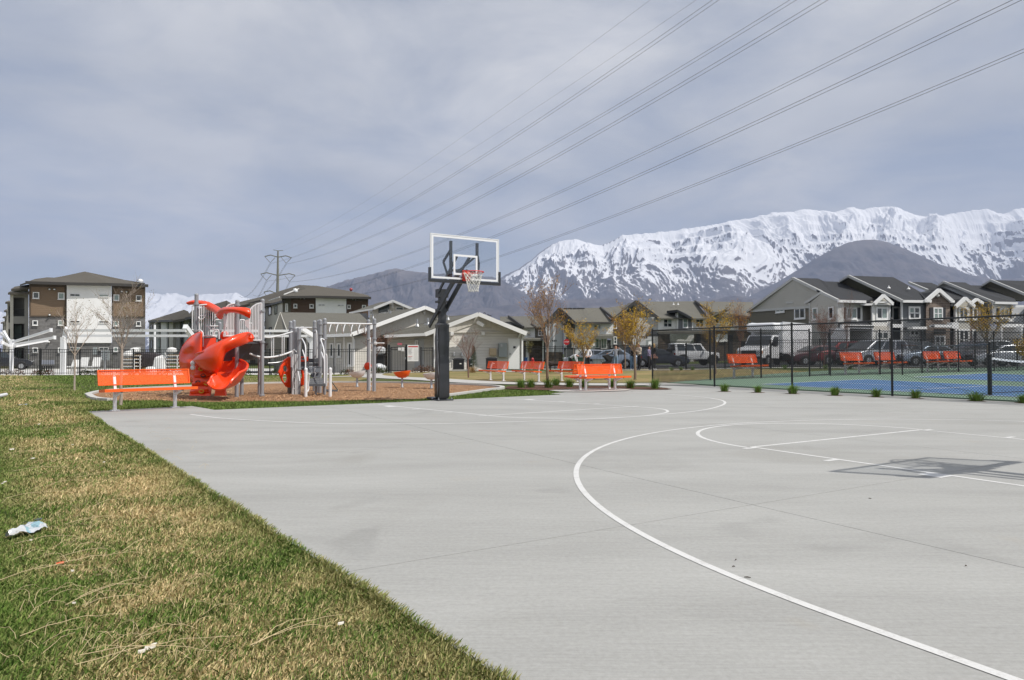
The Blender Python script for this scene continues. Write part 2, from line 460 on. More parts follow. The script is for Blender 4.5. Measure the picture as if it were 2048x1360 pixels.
def mountain(name, prof, D, W, back, nx, ny, snowline, amp, lam, seed, label_snow=True, vegline=0.35, x_pad=0.0, rough=0.4, power=1.15):
    x0 = prof[0][0]; x1 = prof[-1][0]
    px = np.linspace(x0 - x_pad, x1 + x_pad, nx)
    sdepth = np.concatenate([np.linspace(1.0, 0.0, ny), -np.linspace(0, 1, 14)[1:]])
    PX, S = np.meshgrid(px, sdepth)
    H = (707.3 - interp(prof, PX)) / FOC * D
    fine = fbm(PX * 0.05, PX * 0 + seed * 3.7, 6, seed, .62) * 0.012 * D * (0.42 if label_snow else .35) * rough
    H = np.maximum(H, 2); fine = fine * (H / H.max())
    Yd = np.where(S >= 0, D - S * W, D - S * back)
    Xd = (PX - 1024) / FOC * D                    # parallel, not converging, flanks
    s = np.clip(S, 0, 1)
    # triangular buttresses: spurs that start at the crest and fan out downhill, with gullies between
    def blur(A, k):
        for _ in range(2):
            B = A.copy(); c_ = 1.0
            for i in range(1, k + 1):
                B = B + np.roll(A, i, 1) + np.roll(A, -i, 1) + np.concatenate([A[i:], np.repeat(A[-1:], i, 0)]) + np.concatenate([np.repeat(A[:1], i, 0), A[:-i]]); c_ += 4
            A = B / c_
        return A
    wx = Xd / lam + fbm(Xd / lam * .5, Yd / lam * .5, 4, seed + 5) * .30
    wy = Yd / lam + fbm(Xd / lam * .5 + 9, Yd / lam * .5, 4, seed + 6) * .30
    r1 = ridged(wx, wy * .62, 7, seed + 9, .53) - 1.05
    r2 = ridged(wx * 2.3 + 5, wy * 1.2, 6, seed + 15, .60) - 1.15
    cell = np.floor(wx * 1.15 + s * .5); fr_ = np.abs(wx * 1.15 + s * .5 - cell - .5) * 2
    jit = (np.sin(cell * 12.9898 + seed) * 43758.5453) % 1.0; head = .04 + .35 * jit
    spur = np.clip(1 - fr_ * 1.3, 0, 1) * np.minimum(np.clip((s - head) * 4, 0, 1), 1) * (.5 + .5 * jit)
    mask = np.clip(s * 7, 0, 1) * (1 - s) ** .8
    body = (1 - s) ** power
    hh_ = H / H.max()
    Z = H * body + (r1 * .80 + r2 * .22 + spur * 1.25 - .1) * amp * mask * hh_
    # rock benches: level steps in the upper half
    lev = Z / (H.max() * .075) + fbm(Xd / (lam * 3), Yd / (lam * 3), 3, seed + 61) * .8; fl = np.floor(lev); ff = lev - fl
    stepz = (np.clip((ff - .5) * 3.0 + .5, 0, 1) - ff) * H.max() * .075
    bench_w = np.clip((Z / H.max() - .45) * 4, 0, 1) * np.clip(fbm(Xd / (lam * .9), Yd / lam, 3, seed + 62) * 1.5 + .5, 0, 1) * rough * 2.0
    Z = Z + stepz * bench_w * np.clip(s * 9, 0, 1)
    Z = np.minimum(Z, H * (1 - .22 * s) + 1)
    Z = Z + fine * np.exp(-s * 16)
    bk = np.clip(-S, 0, 1)
    Z = np.where(S < 0, (H + fine) * (1 - bk) ** .9, Z); Z = np.maximum(Z, -.4)
    hrel = Z / H.max()
    dX = np.abs(Xd[0, 1] - Xd[0, 0]); gX = np.gradient(Z, axis=1) / dX; gY = np.gradient(Z, axis=0) / np.maximum(np.abs(np.gradient(Yd, axis=0)), 1e-3)
    slope = np.hypot(gX, gY); conc = (blur(Z, 4) - Z) / (H.max() * .01); conc2 = (blur(Z, 1) - Z) / (H.max() * .003)
    gul = np.clip(conc, -2, 2)
    sn = (hrel - snowline - .13) * 3.9 + .78 + gul * .34 * np.clip(1.5 - hrel, 0, 1) * 2.0 + np.clip(conc2, -1, 1) * .16 - np.clip(slope - 1.05, 0, 1.5) * .8 * np.clip(1.5 - hrel, .3, 1) + fbm(Xd / (lam * .22), Yd / (lam * .3), 4, seed + 41) * .16 + np.clip(gX, -1, 1) * -.42
    sn = np.where(hrel < snowline - .22, sn - 1.0, sn)
    if not label_snow: sn = sn * 0 - 2
    vg = np.clip((vegline - hrel) * 5 + .5 + fbm(Xd / lam, Yd / lam, 3, seed + 51) * .5, 0, 1)
    return grid_object(name, Xd, Yd, Z, M_mtn, {'snow': np.clip(sn, -1, 2), 'veg': vg})
main_prof = [(940, 600), (1000, 556), (1010, 550), (1040, 535), (1065, 517), (1090, 497), (1105, 487), (1120, 482), (1150, 477.5), (1172, 482), (1186, 488), (1205, 490), (1225, 481), (1245, 470), (1300, 465), (1335, 462), (1365, 457), (1400, 453), (1408, 452), (1440, 446), (1462, 440), (1475, 438), (1500, 436), (1545, 425), (1575, 423), (1615, 417), (1650, 420), (1672, 424), (1697, 413), (1720, 416), (1750, 414), (1788, 411), (1808, 417), (1830, 428), (1850, 431), (1878, 431), (1905, 426), (1940, 421), (1978, 417), (2000, 426), (2016, 426), (2030, 418), (2046, 415), (2080, 412), (2150, 424), (2260, 432), (2400, 446)]
mountain('snowy_mountain_range', main_prof, 9500, 2600, 1500, 1400, 260, 0.34, 420, 1400, 3, power=1.0, rough=.3)
mountain('distant_snowy_peaks', [(-150, 650), (0, 628), (120, 600), (200, 590), (285, 583), (300, 586), (330, 589), (350, 584), (362, 590), (375, 594), (400, 588), (425, 587), (455, 588), (471, 584), (482, 590), (500, 598), (560, 597), (620, 603), (700, 640)], 11500, 2500, 600, 420, 90, 0.10, 170, 600, 13, rough=.25, power=1.0)
mountain('dark_foothill_ridge', [(600, 600), (640, 580), (655, 573), (690, 560), (720, 553), (750, 546), (778, 538), (792, 536), (812, 540), (850, 545), (900, 548), (960, 551), (985, 553), (1005, 560), (1030, 574), (1060, 592), (1110, 612), (1180, 640)], 6800, 2000, 900, 520, 100, 3.0, 150, 420, 23, label_snow=False, vegline=0.9, rough=.2)
mountain('dark_cone_foothill', [(1380, 640), (1440, 618), (1500, 592), (1560, 561), (1600, 537), (1640, 512), (1668, 497), (1700, 483), (1725, 479), (1750, 478), (1775, 482), (1820, 500), (1880, 527), (1940, 548), (1990, 558), (2048, 556), (2120, 540), (2300, 520)], 6800, 1900, 900, 620, 100, 3.0, 60, 520, 33, label_snow=False, vegline=0.9, rough=.12)
mountain('low_brown_foothills', [(700, 640), (850, 625), (1000, 612), (1080, 600), (1180, 597), (1240, 596), (1290, 602), (1350, 606), (1420, 600), (1470, 590), (1500, 596), (1560, 606), (1700, 610), (1900, 604), (2100, 590), (2300, 580)], 5400, 1200, 800, 520, 70, 3.0, 80, 380, 43, label_snow=False, vegline=1.2, rough=.15)
# ------------------------------------------------------------------ concrete court
g = NT('broomed_concrete')
geo = g.n('ShaderNodeNewGeometry'); pos = geo.outputs['Position']
mp = g.n('ShaderNodeMapping'); mp.inputs['Rotation'].default_value = (0, 0, 1.03); mp.inputs['Scale'].default_value = (2.2, 95, 1)
g.l(pos, mp.inputs['Vector'])
streak = g.noise(1.0, 5, 0.65, mp.outputs[0])
mp2 = g.n('ShaderNodeMapping'); mp2.inputs['Rotation'].default_value = (0, 0, 1.03); mp2.inputs['Scale'].default_value = (0.35, 1.6, 1)
g.l(pos, mp2.inputs['Vector'])
cloud = g.noise(1.0, 6, 0.62, mp2.outputs[0], 0.4)
stain = g.noise(0.42, 4, 0.55, pos, 0.8)
speck = g.noise(150, 2, 0.5, pos)
c = g.mix(g.rng(cloud, 0.30, 0.70), (0.375, 0.374, 0.357), (0.46, 0.46, 0.44))
c = g.mix(g.rng(streak, 0.25, 0.75), g.mix(1.0, c, (0.80, 0.80, 0.80), 'MULTIPLY'), c)
c = g.mix(g.rng(stain, 0.58, 0.72, 0.0, 0.30), c, (0.26, 0.25, 0.22))
c = g.mix(g.rng(speck, 0.60, 0.78, 0.0, 0.35), c, (0.22, 0.21, 0.19))
grain = g.noise(38, 4, .75, pos)
c = g.mix(g.rng(grain, 0.35, 0.65), g.mix(1.0, c, (0.86, 0.86, 0.85), 'MULTIPLY'), c)
smud = g.noise(.75, 3, .5, pos, 1.2)
c = g.mix(g.rng(smud, 0.63, 0.74, 0.0, 0.30), c, (0.20, 0.20, 0.19))
rust = g.noise(1.1, 3, 0.5, pos)
c = g.mix(g.rng(rust, 0.66, 0.75, 0.0, 0.20), c, (0.36, 0.29, 0.19))
# a few dried puddle stains with darker rims
vo = g.n('ShaderNodeTexVoronoi', Scale=0.33); g.l(pos, vo.inputs['Vector'])
pv = g.math('ADD', vo.outputs['Distance'], g.math('MULTIPLY', g.math('SUBTRACT', g.noise(2.0, 4, .6, pos), .5), .5))
rim = g.math('MULTIPLY', g.rng(pv, 0.10, 0.16), g.rng(pv, 0.24, 0.16))
c = g.mix(g.math('MULTIPLY', rim, 0.16), c, (0.23, 0.225, 0.21))
g.bump(g.math('ADD', g.math('MULTIPLY', streak, 1.0), g.math('MULTIPLY', speck, 0.5)), 0.28, 0.004)
M_conc = g.out(c, 0.80, 0.35)
M_path = mat('path_concrete', (0.44, 0.43, 0.405), 0.85, var=0.10, scale=2.5, bump=0.2, bscale=80)
M_curb = mat('curb_concrete', (0.50, 0.49, 0.465), 0.85, var=0.08, scale=3, bump=0.2, bscale=60)
g = NT('white_line_paint')
geo = g.n('ShaderNodeNewGeometry'); pos = geo.outputs['Position']
wear = g.math('ADD', g.math('MULTIPLY', g.noise(70, 5, 0.75, pos), 0.6), g.math('MULTIPLY', g.noise(5, 3, 0.6, pos), 0.4))
M_line = g.out(g.mix(g.rng(wear, 0.50, 0.66, 0, 0.75), (0.63, 0.63, 0.615), (0.42, 0.41, 0.39)), 0.7, 0.3)

court = thing('concrete_court', None, None); court['kind'] = 'structure'
P = lambda px, py: tuple(G(px, py)[:2])
def lin(p, q, t): return (p[0] + (q[0] - p[0]) * t, p[1] + (q[1] - p[1]) * t)
eA = (-8.18, 13.20); eB = (-0.02, 2.36)
eC = lin(eA, eB, 1.9)                                                 # the left edge runs on behind the camera
fence_a = Vector((5.28, 25.95, 0)); fence_b = Vector((10.03, 17.98, 0))
fd = (fence_b - fence_a).normalized()
def fence_pt(t, off=0.0):
    p = fence_a + fd * t; return (p.x + N.x * off, p.y + N.y * off)
far_edge = [eA, (-6.77, 14.59), (-5.87, 13.61), (-3.01, 15.47), (-0.32, 17.55), (1.35, 18.72), (1.05, 19.20), (2.30, 20.85), (3.05, 21.35), (4.85, 21.75), (5.05, 22.2), (4.6, 24.2), fence_pt(0.2, -0.25), fence_pt(0.2, 0.20)]
slab_poly = far_edge + [fence_pt(26.0, 0.20), (eC[0] + 9.0, eC[1] - 4.0), eC]
def clip(poly, nrm, c):                                              # keep nrm.p <= c
    out = []
    for i in range(len(poly)):
        p, q = poly[i], poly[(i + 1) % len(poly)]
        a = nrm[0] * p[0] + nrm[1] * p[1] - c; b = nrm[0] * q[0] + nrm[1] * q[1] - c
        if a <= 0: out.append(p)
        if (a < 0 < b) or (b < 0 < a):
            t = a / (a - b); out.append((p[0] + (q[0] - p[0]) * t, p[1] + (q[1] - p[1]) * t))
    return out
M0 = Vector((4.396, 9.110, 0))
j_u = M0.dot(U) + 2.12; j_n = M0.dot(N) - 4.33
gap = 0.003
for iu in range(-5, 4):
    for iv in range(-3, 6):
        u0 = j_u + iu * 4.27; n0 = j_n + iv * 4.27
        p = slab_poly
        for nr, c_ in (((U.x, U.y), u0 + 4.27 - gap), ((-U.x, -U.y), -(u0 + gap)), ((N.x, N.y), n0 + 4.27 - gap), ((-N.x, -N.y), -(n0 + gap))):
            p = clip(p, nr, c_)
            if len(p) < 3: break
        if len(p) < 3: continue
        q = [p[0]]
        for a in p[1:]:
            if math.hypot(a[0] - q[-1][0], a[1] - q[-1][1]) > 1e-3: q.append(a)
        if len(q) < 3: continue
        area = abs(sum(q[i][0] * q[(i + 1) % len(q)][1] - q[(i + 1) % len(q)][0] * q[i][1] for i in range(len(q)))) / 2
        if area < 0.02: continue
        mb = MB(); mb.prism([(a[0], a[1], 0.0) for a in q], (0, 0, -0.10)); mb.build('slab_panel', M_conc, court)

hoop_near_c = M0 + U * 3.79
LZ = 0.0012
def arc(c, r, a0, a1, n=72):
    return [Vector((c.x + r * math.cos(a0 + (a1 - a0) * i / n), c.y + r * math.sin(a0 + (a1 - a0) * i / n), 0)) for i in range(n + 1)]
lw = 1.80
aN = math.atan2(N.y, N.x)
strip_mesh('free_throw_circle', arc(M0, 1.875, aN, aN + PI, 60), 0.052, M_line, court, LZ)
strip_mesh('free_throw_line', [M0 + N * lw, M0 - N * (lw + .02)], 0.055, M_line, court, LZ + .0004)
for s_ in (1, -1): strip_mesh('lane_line', [M0 + N * lw * s_ + U * .0, M0 + N * lw * s_ + U * 5.9], 0.055, M_line, court, LZ + .0008)
for s_ in (1, -1):
    for k_, ww in ((0.0, .07), (1.05, .07), (2.08, .22)):
        c0 = M0 + N * (lw + .02) * s_ + U * (k_ + .06)
        strip_mesh('lane_mark', [c0, c0 + N * .19 * s_], ww if ww > .1 else .07, M_line, court, LZ + .0012)
ang_n = math.atan2(N.y, N.x)
p3 = [hoop_near_c + N * 5.77 + U * (1.75 - i * .25) for i in range(7)] + arc(hoop_near_c, 5.77, ang_n, ang_n + PI, 110) + [hoop_near_c - N * 5.77 + U * (.25 + i * .25) for i in range(7)]
strip_mesh('three_point_line', p3, 0.050, M_line, court, LZ + .0016)
# far half of the court
Fn = G(975.8, 830.9); Ff = G(1263, 813.2); Ln = G(756.4, 809.1); Lf = G(1008.7, 797)
strip_mesh('free_throw_line', [Fn, Ff], 0.055, M_line, court, LZ + .0004)
strip_mesh('lane_line', [Fn, Ln], 0.055, M_line, court, LZ + .0008); strip_mesh('lane_line', [Ff, Lf], 0.055, M_line, court, LZ + .0008)
Uf = (Fn - Ln).normalized(); Nf = (Ff - Fn).normalized()
for A_, B_, s_, L_ in ((Fn, Ln, -1, (0, 1.0, 2.05, 3.0)), (Ff, Lf, 1, (0, 1.0, 2.0, 3.0))):
    dd = (B_ - A_).normalized()
    for k_ in L_:
        c0 = A_ + dd * k_; strip_mesh('lane_mark', [c0, c0 + Nf * .20 * s_], .28 if k_ == L_[-1] else .07, M_line, court, LZ + .0012)
cpts = [(975.8, 830.9), (1011, 833.8), (1057, 835.6), (1110, 836.3), (1180, 836.8), (1240, 835), (1290, 831.5), (1325, 826.8), (1335.5, 822.8), (1328, 818.8), (1305, 815.6), (1280, 813.9), (1263, 813.2)]
strip_mesh('free_throw_circle', catmull([G(*a) for a in cpts], 8), 0.055, M_line, court, LZ)
far3 = [(380.5, 828.8), (420, 834), (460, 837.8), (560, 843.6), (667.6, 847.6), (780, 848.2), (916, 847), (1040, 843.4), (1140, 840.3), (1240, 835.4), (1338, 828), (1403.7, 820.6), (1436, 813.4), (1449.5, 807), (1446, 801.6), (1430, 798), (1403.7, 794.3), (1340.4, 788.9), (1265.7, 785.3)]
strip_mesh('three_point_line', catmull([G(*a) for a in far3], 8), 0.058, M_line, court, LZ + .0016)

# ------------------------------------------------------------------ playground pit, beds, lawns, paths
g = NT('wood_chips')
geo = g.n('ShaderNodeNewGeometry'); pos = geo.outputs['Position']
vo = g.n('ShaderNodeTexVoronoi', Scale=26.0); g.l(pos, vo.inputs['Vector'])
c = g.mix(g.rng(g.noise(90, 3, .7, pos), .3, .7), (0.36, 0.21, 0.115), (0.56, 0.36, 0.215))
c = g.mix(g.rng(g.noise(.7, 4, .6, pos), .35, .7, 0, .35), c, (0.24, 0.14, 0.08))
c = g.mix(g.rng(vo.outputs['Distance'], .0, .5, 0, .25), c, (0.20, 0.085, 0.045))
g.bump(g.math('ADD', vo.outputs['Distance'], g.noise(60, 4, .7, pos)), 1.0, 0.035)
M_chips = g.out(c, 0.95, 0.1)
g = NT('dark_mulch')
geo = g.n('ShaderNodeNewGeometry'); pos = geo.outputs['Position']
c = g.mix(g.rng(g.noise(40, 4, .7, pos), .3, .7), (0.055, 0.032, 0.024), (0.20, 0.115, 0.085))
g.bump(g.noise(40, 4, .7, pos), 1.0, 0.04)
M_mulch = g.out(c, 0.95, 0.1)

pit = [G(*a) for a in [(176, 790), (200, 799.5), (300, 801), (380, 803.5), (430, 803.8), (560, 803), (700, 800.5), (790, 799), (860, 796), (930, 787), (980, 780), (1004, 777), (996, 773.6), (950, 770.4), (880, 768.0), (800, 766), (700, 765.2), (600, 766), (500, 768), (400, 772), (300, 776.5), (240, 780), (200, 784)]]
pit_s = catmull(pit + [pit[0]], 4)[:-1]
sheet('playground_surface', pit_s, M_chips, z=-0.004, kind='structure')
cb = MB()
for lo, hi in ((0, len(pit_s)),):
    n = len(pit_s)
    for i in range(n):
        p = pit_s[i]; q = pit_s[(i + 1) % n]
        py_ = (p + q) / 2
        # the front edge beside the court has no kerb in view
        if p.y < 17.4 and p.x > -9.75: continue
        cb.bar(Vector((p.x, p.y, -0.05)), Vector((q.x, q.y, -0.05)), 0.15, 0.20)
tag(cb.build('playground_kerb', M_curb), kind='structure')
# loose chips kicked up on the surface
chips = MB(); rr = random.Random(5)
for i in range(9000):
    t = rr.random(); px = 210 + 780 * rr.random(); py = 770 + 31 * rr.random() ** 0.8
    p = G(px, py)
    # inside the pit?
    ins_ = False; n = len(pit_s)
    for a in range(n):
        A_, B_ = pit_s[a], pit_s[(a + 1) % n]
        if (A_.y > p.y) != (B_.y > p.y) and p.x < (B_.x - A_.x) * (p.y - A_.y) / (B_.y - A_.y) + A_.x: ins_ = not ins_
    if not ins_: continue
    ln = rr.uniform(.02, .05); a = rr.uniform(0, PI); tl = rr.uniform(-.5, .5)
    d = Vector((math.cos(a) * math.cos(tl), math.sin(a) * math.cos(tl), math.sin(tl))) * ln / 2
    c0 = Vector((p.x, p.y, rr.uniform(-.005, .022)))
    sd = Vector((-math.sin(a), math.cos(a), rr.uniform(-.5, .5))) * rr.uniform(.004, .009)
    chips.add([c0 - d - sd, c0 + d - sd, c0 + d + sd, c0 - d + sd], [(0, 1, 2, 3)])
tag(chips.build('loose_wood_chips', mat('chip_wood', (0.50, 0.30, 0.16), .9, var=.45, scale=9)), kind='stuff')

# mulch bed with grass clumps between the court and the path
bed = [G(*a) for a in [(1010, 777.5), (1060, 779.8), (1100, 781.2), (1140, 779.3), (1178, 777.9), (1217, 777.9), (1300, 779.9), (1335, 779.6), (1345, 778.3), (1325, 776), (1290, 774), (1240, 773), (1180, 772.6), (1100, 771.8), (1050, 771.2), (1015, 773)]]
sheet('mulch_bed', bed, M_mulch, z=0.012, kind='structure')
pad = [G(*a) for a in [(1098, 781.5), (1140, 779.5), (1178, 778), (1217, 778), (1262, 779.2), (1252, 782.2), (1180, 784.6), (1120, 784.2)]]
sheet('bench_pad', pad, M_path, z=0.018, kind='structure')

# paths
def path(name, pts_c, w, m=M_path, dz=0.0):
    pts = catmull(pts_c, 8); L = []; R = []
    for i, p in enumerate(pts):
        t = pts[min(i + 1, len(pts) - 1)] - pts[max(i - 1, 0)]; t.z = 0; t.normalize(); s = Vector((-t.y, t.x, 0)) * w / 2
        L.append(p + s); R.append(p - s)
    vs = []; fs = []
    for a, b in zip(L, R):
        for q in (a, b):
            vs.append((q.x, q.y, gz(q.x, q.y) + 0.012 + dz))
    for i in range(len(pts) - 1): fs.append((2 * i + 1, 2 * i + 3, 2 * i + 2, 2 * i))
    mb = MB(); mb.add(vs, fs); o = mb.build(name, m); o['kind'] = 'structure'; return o
path('curved_path', [G(1420, 767), G(1300, 768.5), G(1180, 769), G(1080, 767.5), G(1000, 766.2), G(930, 763.0), G(860, 758.8), G(790, 755.6), G(740, 752.5), G(735, 748.5), G(765, 743.5), G(800, 739.2)], 1.75)
path('clubhouse_path', [G(1075, 744.5), G(1000, 742.5), G(900, 740.3), G(800, 739.2)], 1.6, dz=.004)
path('side_path', [G(560, 756), G(640, 754.5), G(740, 752.5)], 1.0, dz=.004)
path('street_pavement', [base(1040, 50), base(1200, 47), base(1420, 43), base(1700, 40), base(2100, 37)], 1.6, dz=.004)

# lawns: dormant brown beyond the path
lawnb = [G(*a) for a in [(470, 752), (640, 750), (760, 744), (860, 741.5), (1000, 744), (1050, 745), (1120, 744.5), (1300, 736.5), (1500, 738), (1650, 745), (1520, 762), (1418, 765.5), (1310, 766), (1180, 765.5), (1080, 763.5), (1000, 762.5), (930, 759.5), (860, 756.2), (800, 756), (740, 757), (700, 763), (560, 764.5), (470, 767.5), (400, 770), (380, 755)]]
sheet('dormant_lawn', lawnb, M_dormant, drape=0.0, kind='structure', step=1.0)

M_asph = mat('asphalt', (0.075, 0.075, 0.080), 0.9, var=.25, scale=1.5, bump=.4, bscale=90)
road = sheet('street_asphalt', [(3.0, 52.5), (18, 44.6), (60, 30), (90, 30), (90, 60), (22, 66), (3, 68), (-6, 62), (-6, 56)], M_asph, drape=0.0, kind='structure', step=2.0)
M_deck = mat('pool_deck_concrete', (0.56, 0.545, 0.51), 0.85, var=.07, scale=1.0, bump=.1)
deck = sheet('pool_deck', [base(-120, 34.5)[:2], base(100, 39.5)[:2], base(300, 40.5)[:2], base(520, 40.5)[:2], base(700, 39.5)[:2], base(860, 43)[:2], base(900, 60)[:2], base(700, 75)[:2], base(300, 74)[:2], base(-150, 72)[:2]], M_deck, drape=0.0, kind='structure', step=2.0)
pool_road = sheet('pool_side_asphalt', [base(150, 49.5)[:2], base(420, 50)[:2], base(520, 49)[:2], base(640, 50)[:2], base(640, 56)[:2], base(180, 57)[:2]], M_asph, drape=0.03, kind='structure', step=2.0)

# sports court
g = NT('court_green'); geo = g.n('ShaderNodeNewGeometry'); pos = geo.outputs['Position']
M_cgreen = g.out(g.mix(g.noise(2.5, 5, .6, pos), (0.135, 0.215, 0.150), (0.175, 0.265, 0.19)), .8, .3)
g = NT('court_blue'); geo = g.n('ShaderNodeNewGeometry'); pos = geo.outputs['Position']
M_cblue = g.out(g.mix(g.noise(2.5, 5, .6, pos), (0.065, 0.145, 0.29), (0.085, 0.175, 0.335)), .8, .3)
M_cline = mat('court_line_white', (.72, .73, .74), .7)
def fp(t, off): x, y = fence_pt(t, off); return (x, y)
sheet('sports_court', [fp(0.6, 0.2), fp(30, 0.2), fp(30, 32), fp(-1.0, 32), fp(-2.2, 14), fp(-0.9, 5)], M_cgreen, drape=0.03, thick=.06, kind='structure', step=1.0)
bl = thing('court_play_area', None, None); bl['kind'] = 'structure'
C0 = Vector((8.6, 23.75, 0))
def cp(u, n): p = C0 + U * u + N * n; return (p.x, p.y)
for n_off in (0.0, 9.4):
    sheet('blue_surface', [cp(0, n_off), cp(13.4, n_off), cp(13.4, n_off + 6.1), cp(0, n_off + 6.1)], M_cblue, drape=0.036, step=1.0, parent=bl)
    for (a, b) in (((0, 0), (13.4, 0)), ((0, 6.1), (13.4, 6.1)), ((0, 0), (0, 6.1)), ((4.55, 0), (4.55, 6.1)), ((8.8, 0), (8.8, 6.1)), ((0, 3.05), (4.55, 3.05)), ((8.8, 3.05), (13.4, 3.05)), ((13.4, 0), (13.4, 6.1))):
        pts = [Vector((*cp(a[0] + (b[0] - a[0]) * i / 12, n_off + a[1] + (b[1] - a[1]) * i / 12), 0)) for i in range(13)]
        strip_mesh('court_line', pts, .055, M_cline, bl, drape=.042 if a[0] == b[0] else .045)
# ------------------------------------------------------------------ shared materials for furniture
M_orange = mat('orange_plastisol', (0.93, 0.125, 0.008), 0.36, var=.05, scale=5, coat=.2, bump=.05, bscale=30)
M_red = mat('red_plastic', (0.84, 0.060, 0.008), 0.30, var=.06, scale=3, coat=.25)
M_white = mat('white_powder_coat', (0.74, 0.75, 0.76), 0.38, var=.04, scale=9)
M_black = mat('black_powder_coat', (0.012, 0.013, 0.015), 0.42, var=.2, scale=9)
M_charc = mat('charcoal_powder_coat', (0.035, 0.038, 0.043), 0.45, var=.2, scale=6, bump=.05)
M_grey = mat('grey_steel_post', (0.30, 0.31, 0.33), 0.42, metal=.1, var=.08, scale=10)
M_dgrey = mat('grey_coated_deck', (0.085, 0.09, 0.10), 0.5, var=.15, scale=12, bump=.2)
M_steel = mat('galvanised_steel', (0.42, 0.43, 0.44), 0.45, metal=.7, var=.12, scale=20)
M_rubber = mat('black_rubber', (0.015, 0.015, 0.016), 0.8, var=.3)
def perforated(name, colr, pitch, frac):
    g = NT(name); sp = g.n('ShaderNodeSeparateXYZ'); g.l(g.tc.outputs['UV'], sp.inputs[0])
    u = g.math('DIVIDE', sp.outputs['X'], pitch); v = g.math('DIVIDE', sp.outputs['Y'], pitch * .866)
    row = g.math('FLOOR', v); odd = g.math('MULTIPLY', g.math('MODULO', g.math('ABSOLUTE', row), 2.0), .5)
    fu = g.math('SUBTRACT', g.math('FRACT', g.math('ADD', u, odd)), .5); fv = g.math('SUBTRACT', g.math('FRACT', v), .5)
    r = g.math('ADD', g.math('MULTIPLY', fu, fu), g.math('MULTIPLY', fv, fv))
    hole = g.math('LESS_THAN', r, frac)
    g.b.inputs['Base Color'].default_value = (*colr, 1); g.b.inputs['Roughness'].default_value = .35
    g.l(g.mix(g.noise(6), tuple(c * .95 for c in colr), tuple(min(1, c * 1.05) for c in colr)), g.b.inputs['Base Color'])
    g.l(g.math('SUBTRACT', 1.0, hole), g.b.inputs['Alpha'])
    return g.m
M_perf = perforated('perforated_orange_metal', (0.93, 0.125, 0.008), 0.026, 0.095)
M_perfg = perforated('perforated_grey_metal', (0.085, 0.09, 0.10), 0.03, 0.08)
def panel_uv(name, o, ux, uy, w, h, m, parent, thick=.004):
    """thin perforated plate with real-size UVs: corner o, unit axes ux, uy"""
    o = Vector(o); ux = Vector(ux); uy = Vector(uy)
    me = bpy.data.meshes.new(name); vs = [o, o + ux * w, o + ux * w + uy * h, o + uy * h]
    me.from_pydata([tuple(v) for v in vs], [], [(0, 1, 2, 3)]); uv = me.uv_layers.new(name='UVMap')
    for i, c in enumerate(((0, 0), (w, 0), (w, h), (0, h))): uv.data[i].uv = c
    me.materials.append(m); ob = bpy.data.objects.new(name, me); col.objects.link(ob)
    if parent: ob.parent = parent
    return ob

# ------------------------------------------------------------------ basketball hoops
g = NT('backboard_glass')
for n_ in list(g.t.nodes):
    if n_.type == 'BSDF_PRINCIPLED': g.t.nodes.remove(n_)
tr = g.t.nodes.new('ShaderNodeBsdfTransparent'); tr.inputs[0].default_value = (.90, .91, .92, 1)
gl = g.t.nodes.new('ShaderNodeBsdfGlossy'); gl.inputs['Roughness'].default_value = .03; gl.inputs[0].default_value = (.9, .92, .95, 1)
mxs = g.t.nodes.new('ShaderNodeMixShader'); mxs.inputs[0].default_value = .05; g.l(tr.outputs[0], mxs.inputs[1]); g.l(gl.outputs[0], mxs.inputs[2])
g.l(mxs.outputs[0], g.t.nodes['Material Output'].inputs[0]); M_bglass = g.m
M_vinyl = mat('black_vinyl_padding', (0.022, 0.024, 0.028), 0.30, var=.25, scale=3, bump=.35, bscale=7, coat=.3)
M_foam = mat('torn_pad_backing', (0.30, 0.31, 0.33), 0.55, var=.2, scale=9)
M_rim = mat('red_rim_paint', (0.66, 0.035, 0.018), 0.4, var=.08)
M_net = mat('white_net_cord', (0.72, 0.71, 0.66), 0.9, var=.1)
M_pframe = mat('backboard_white_print', (0.80, 0.81, 0.82), 0.4, var=.03)
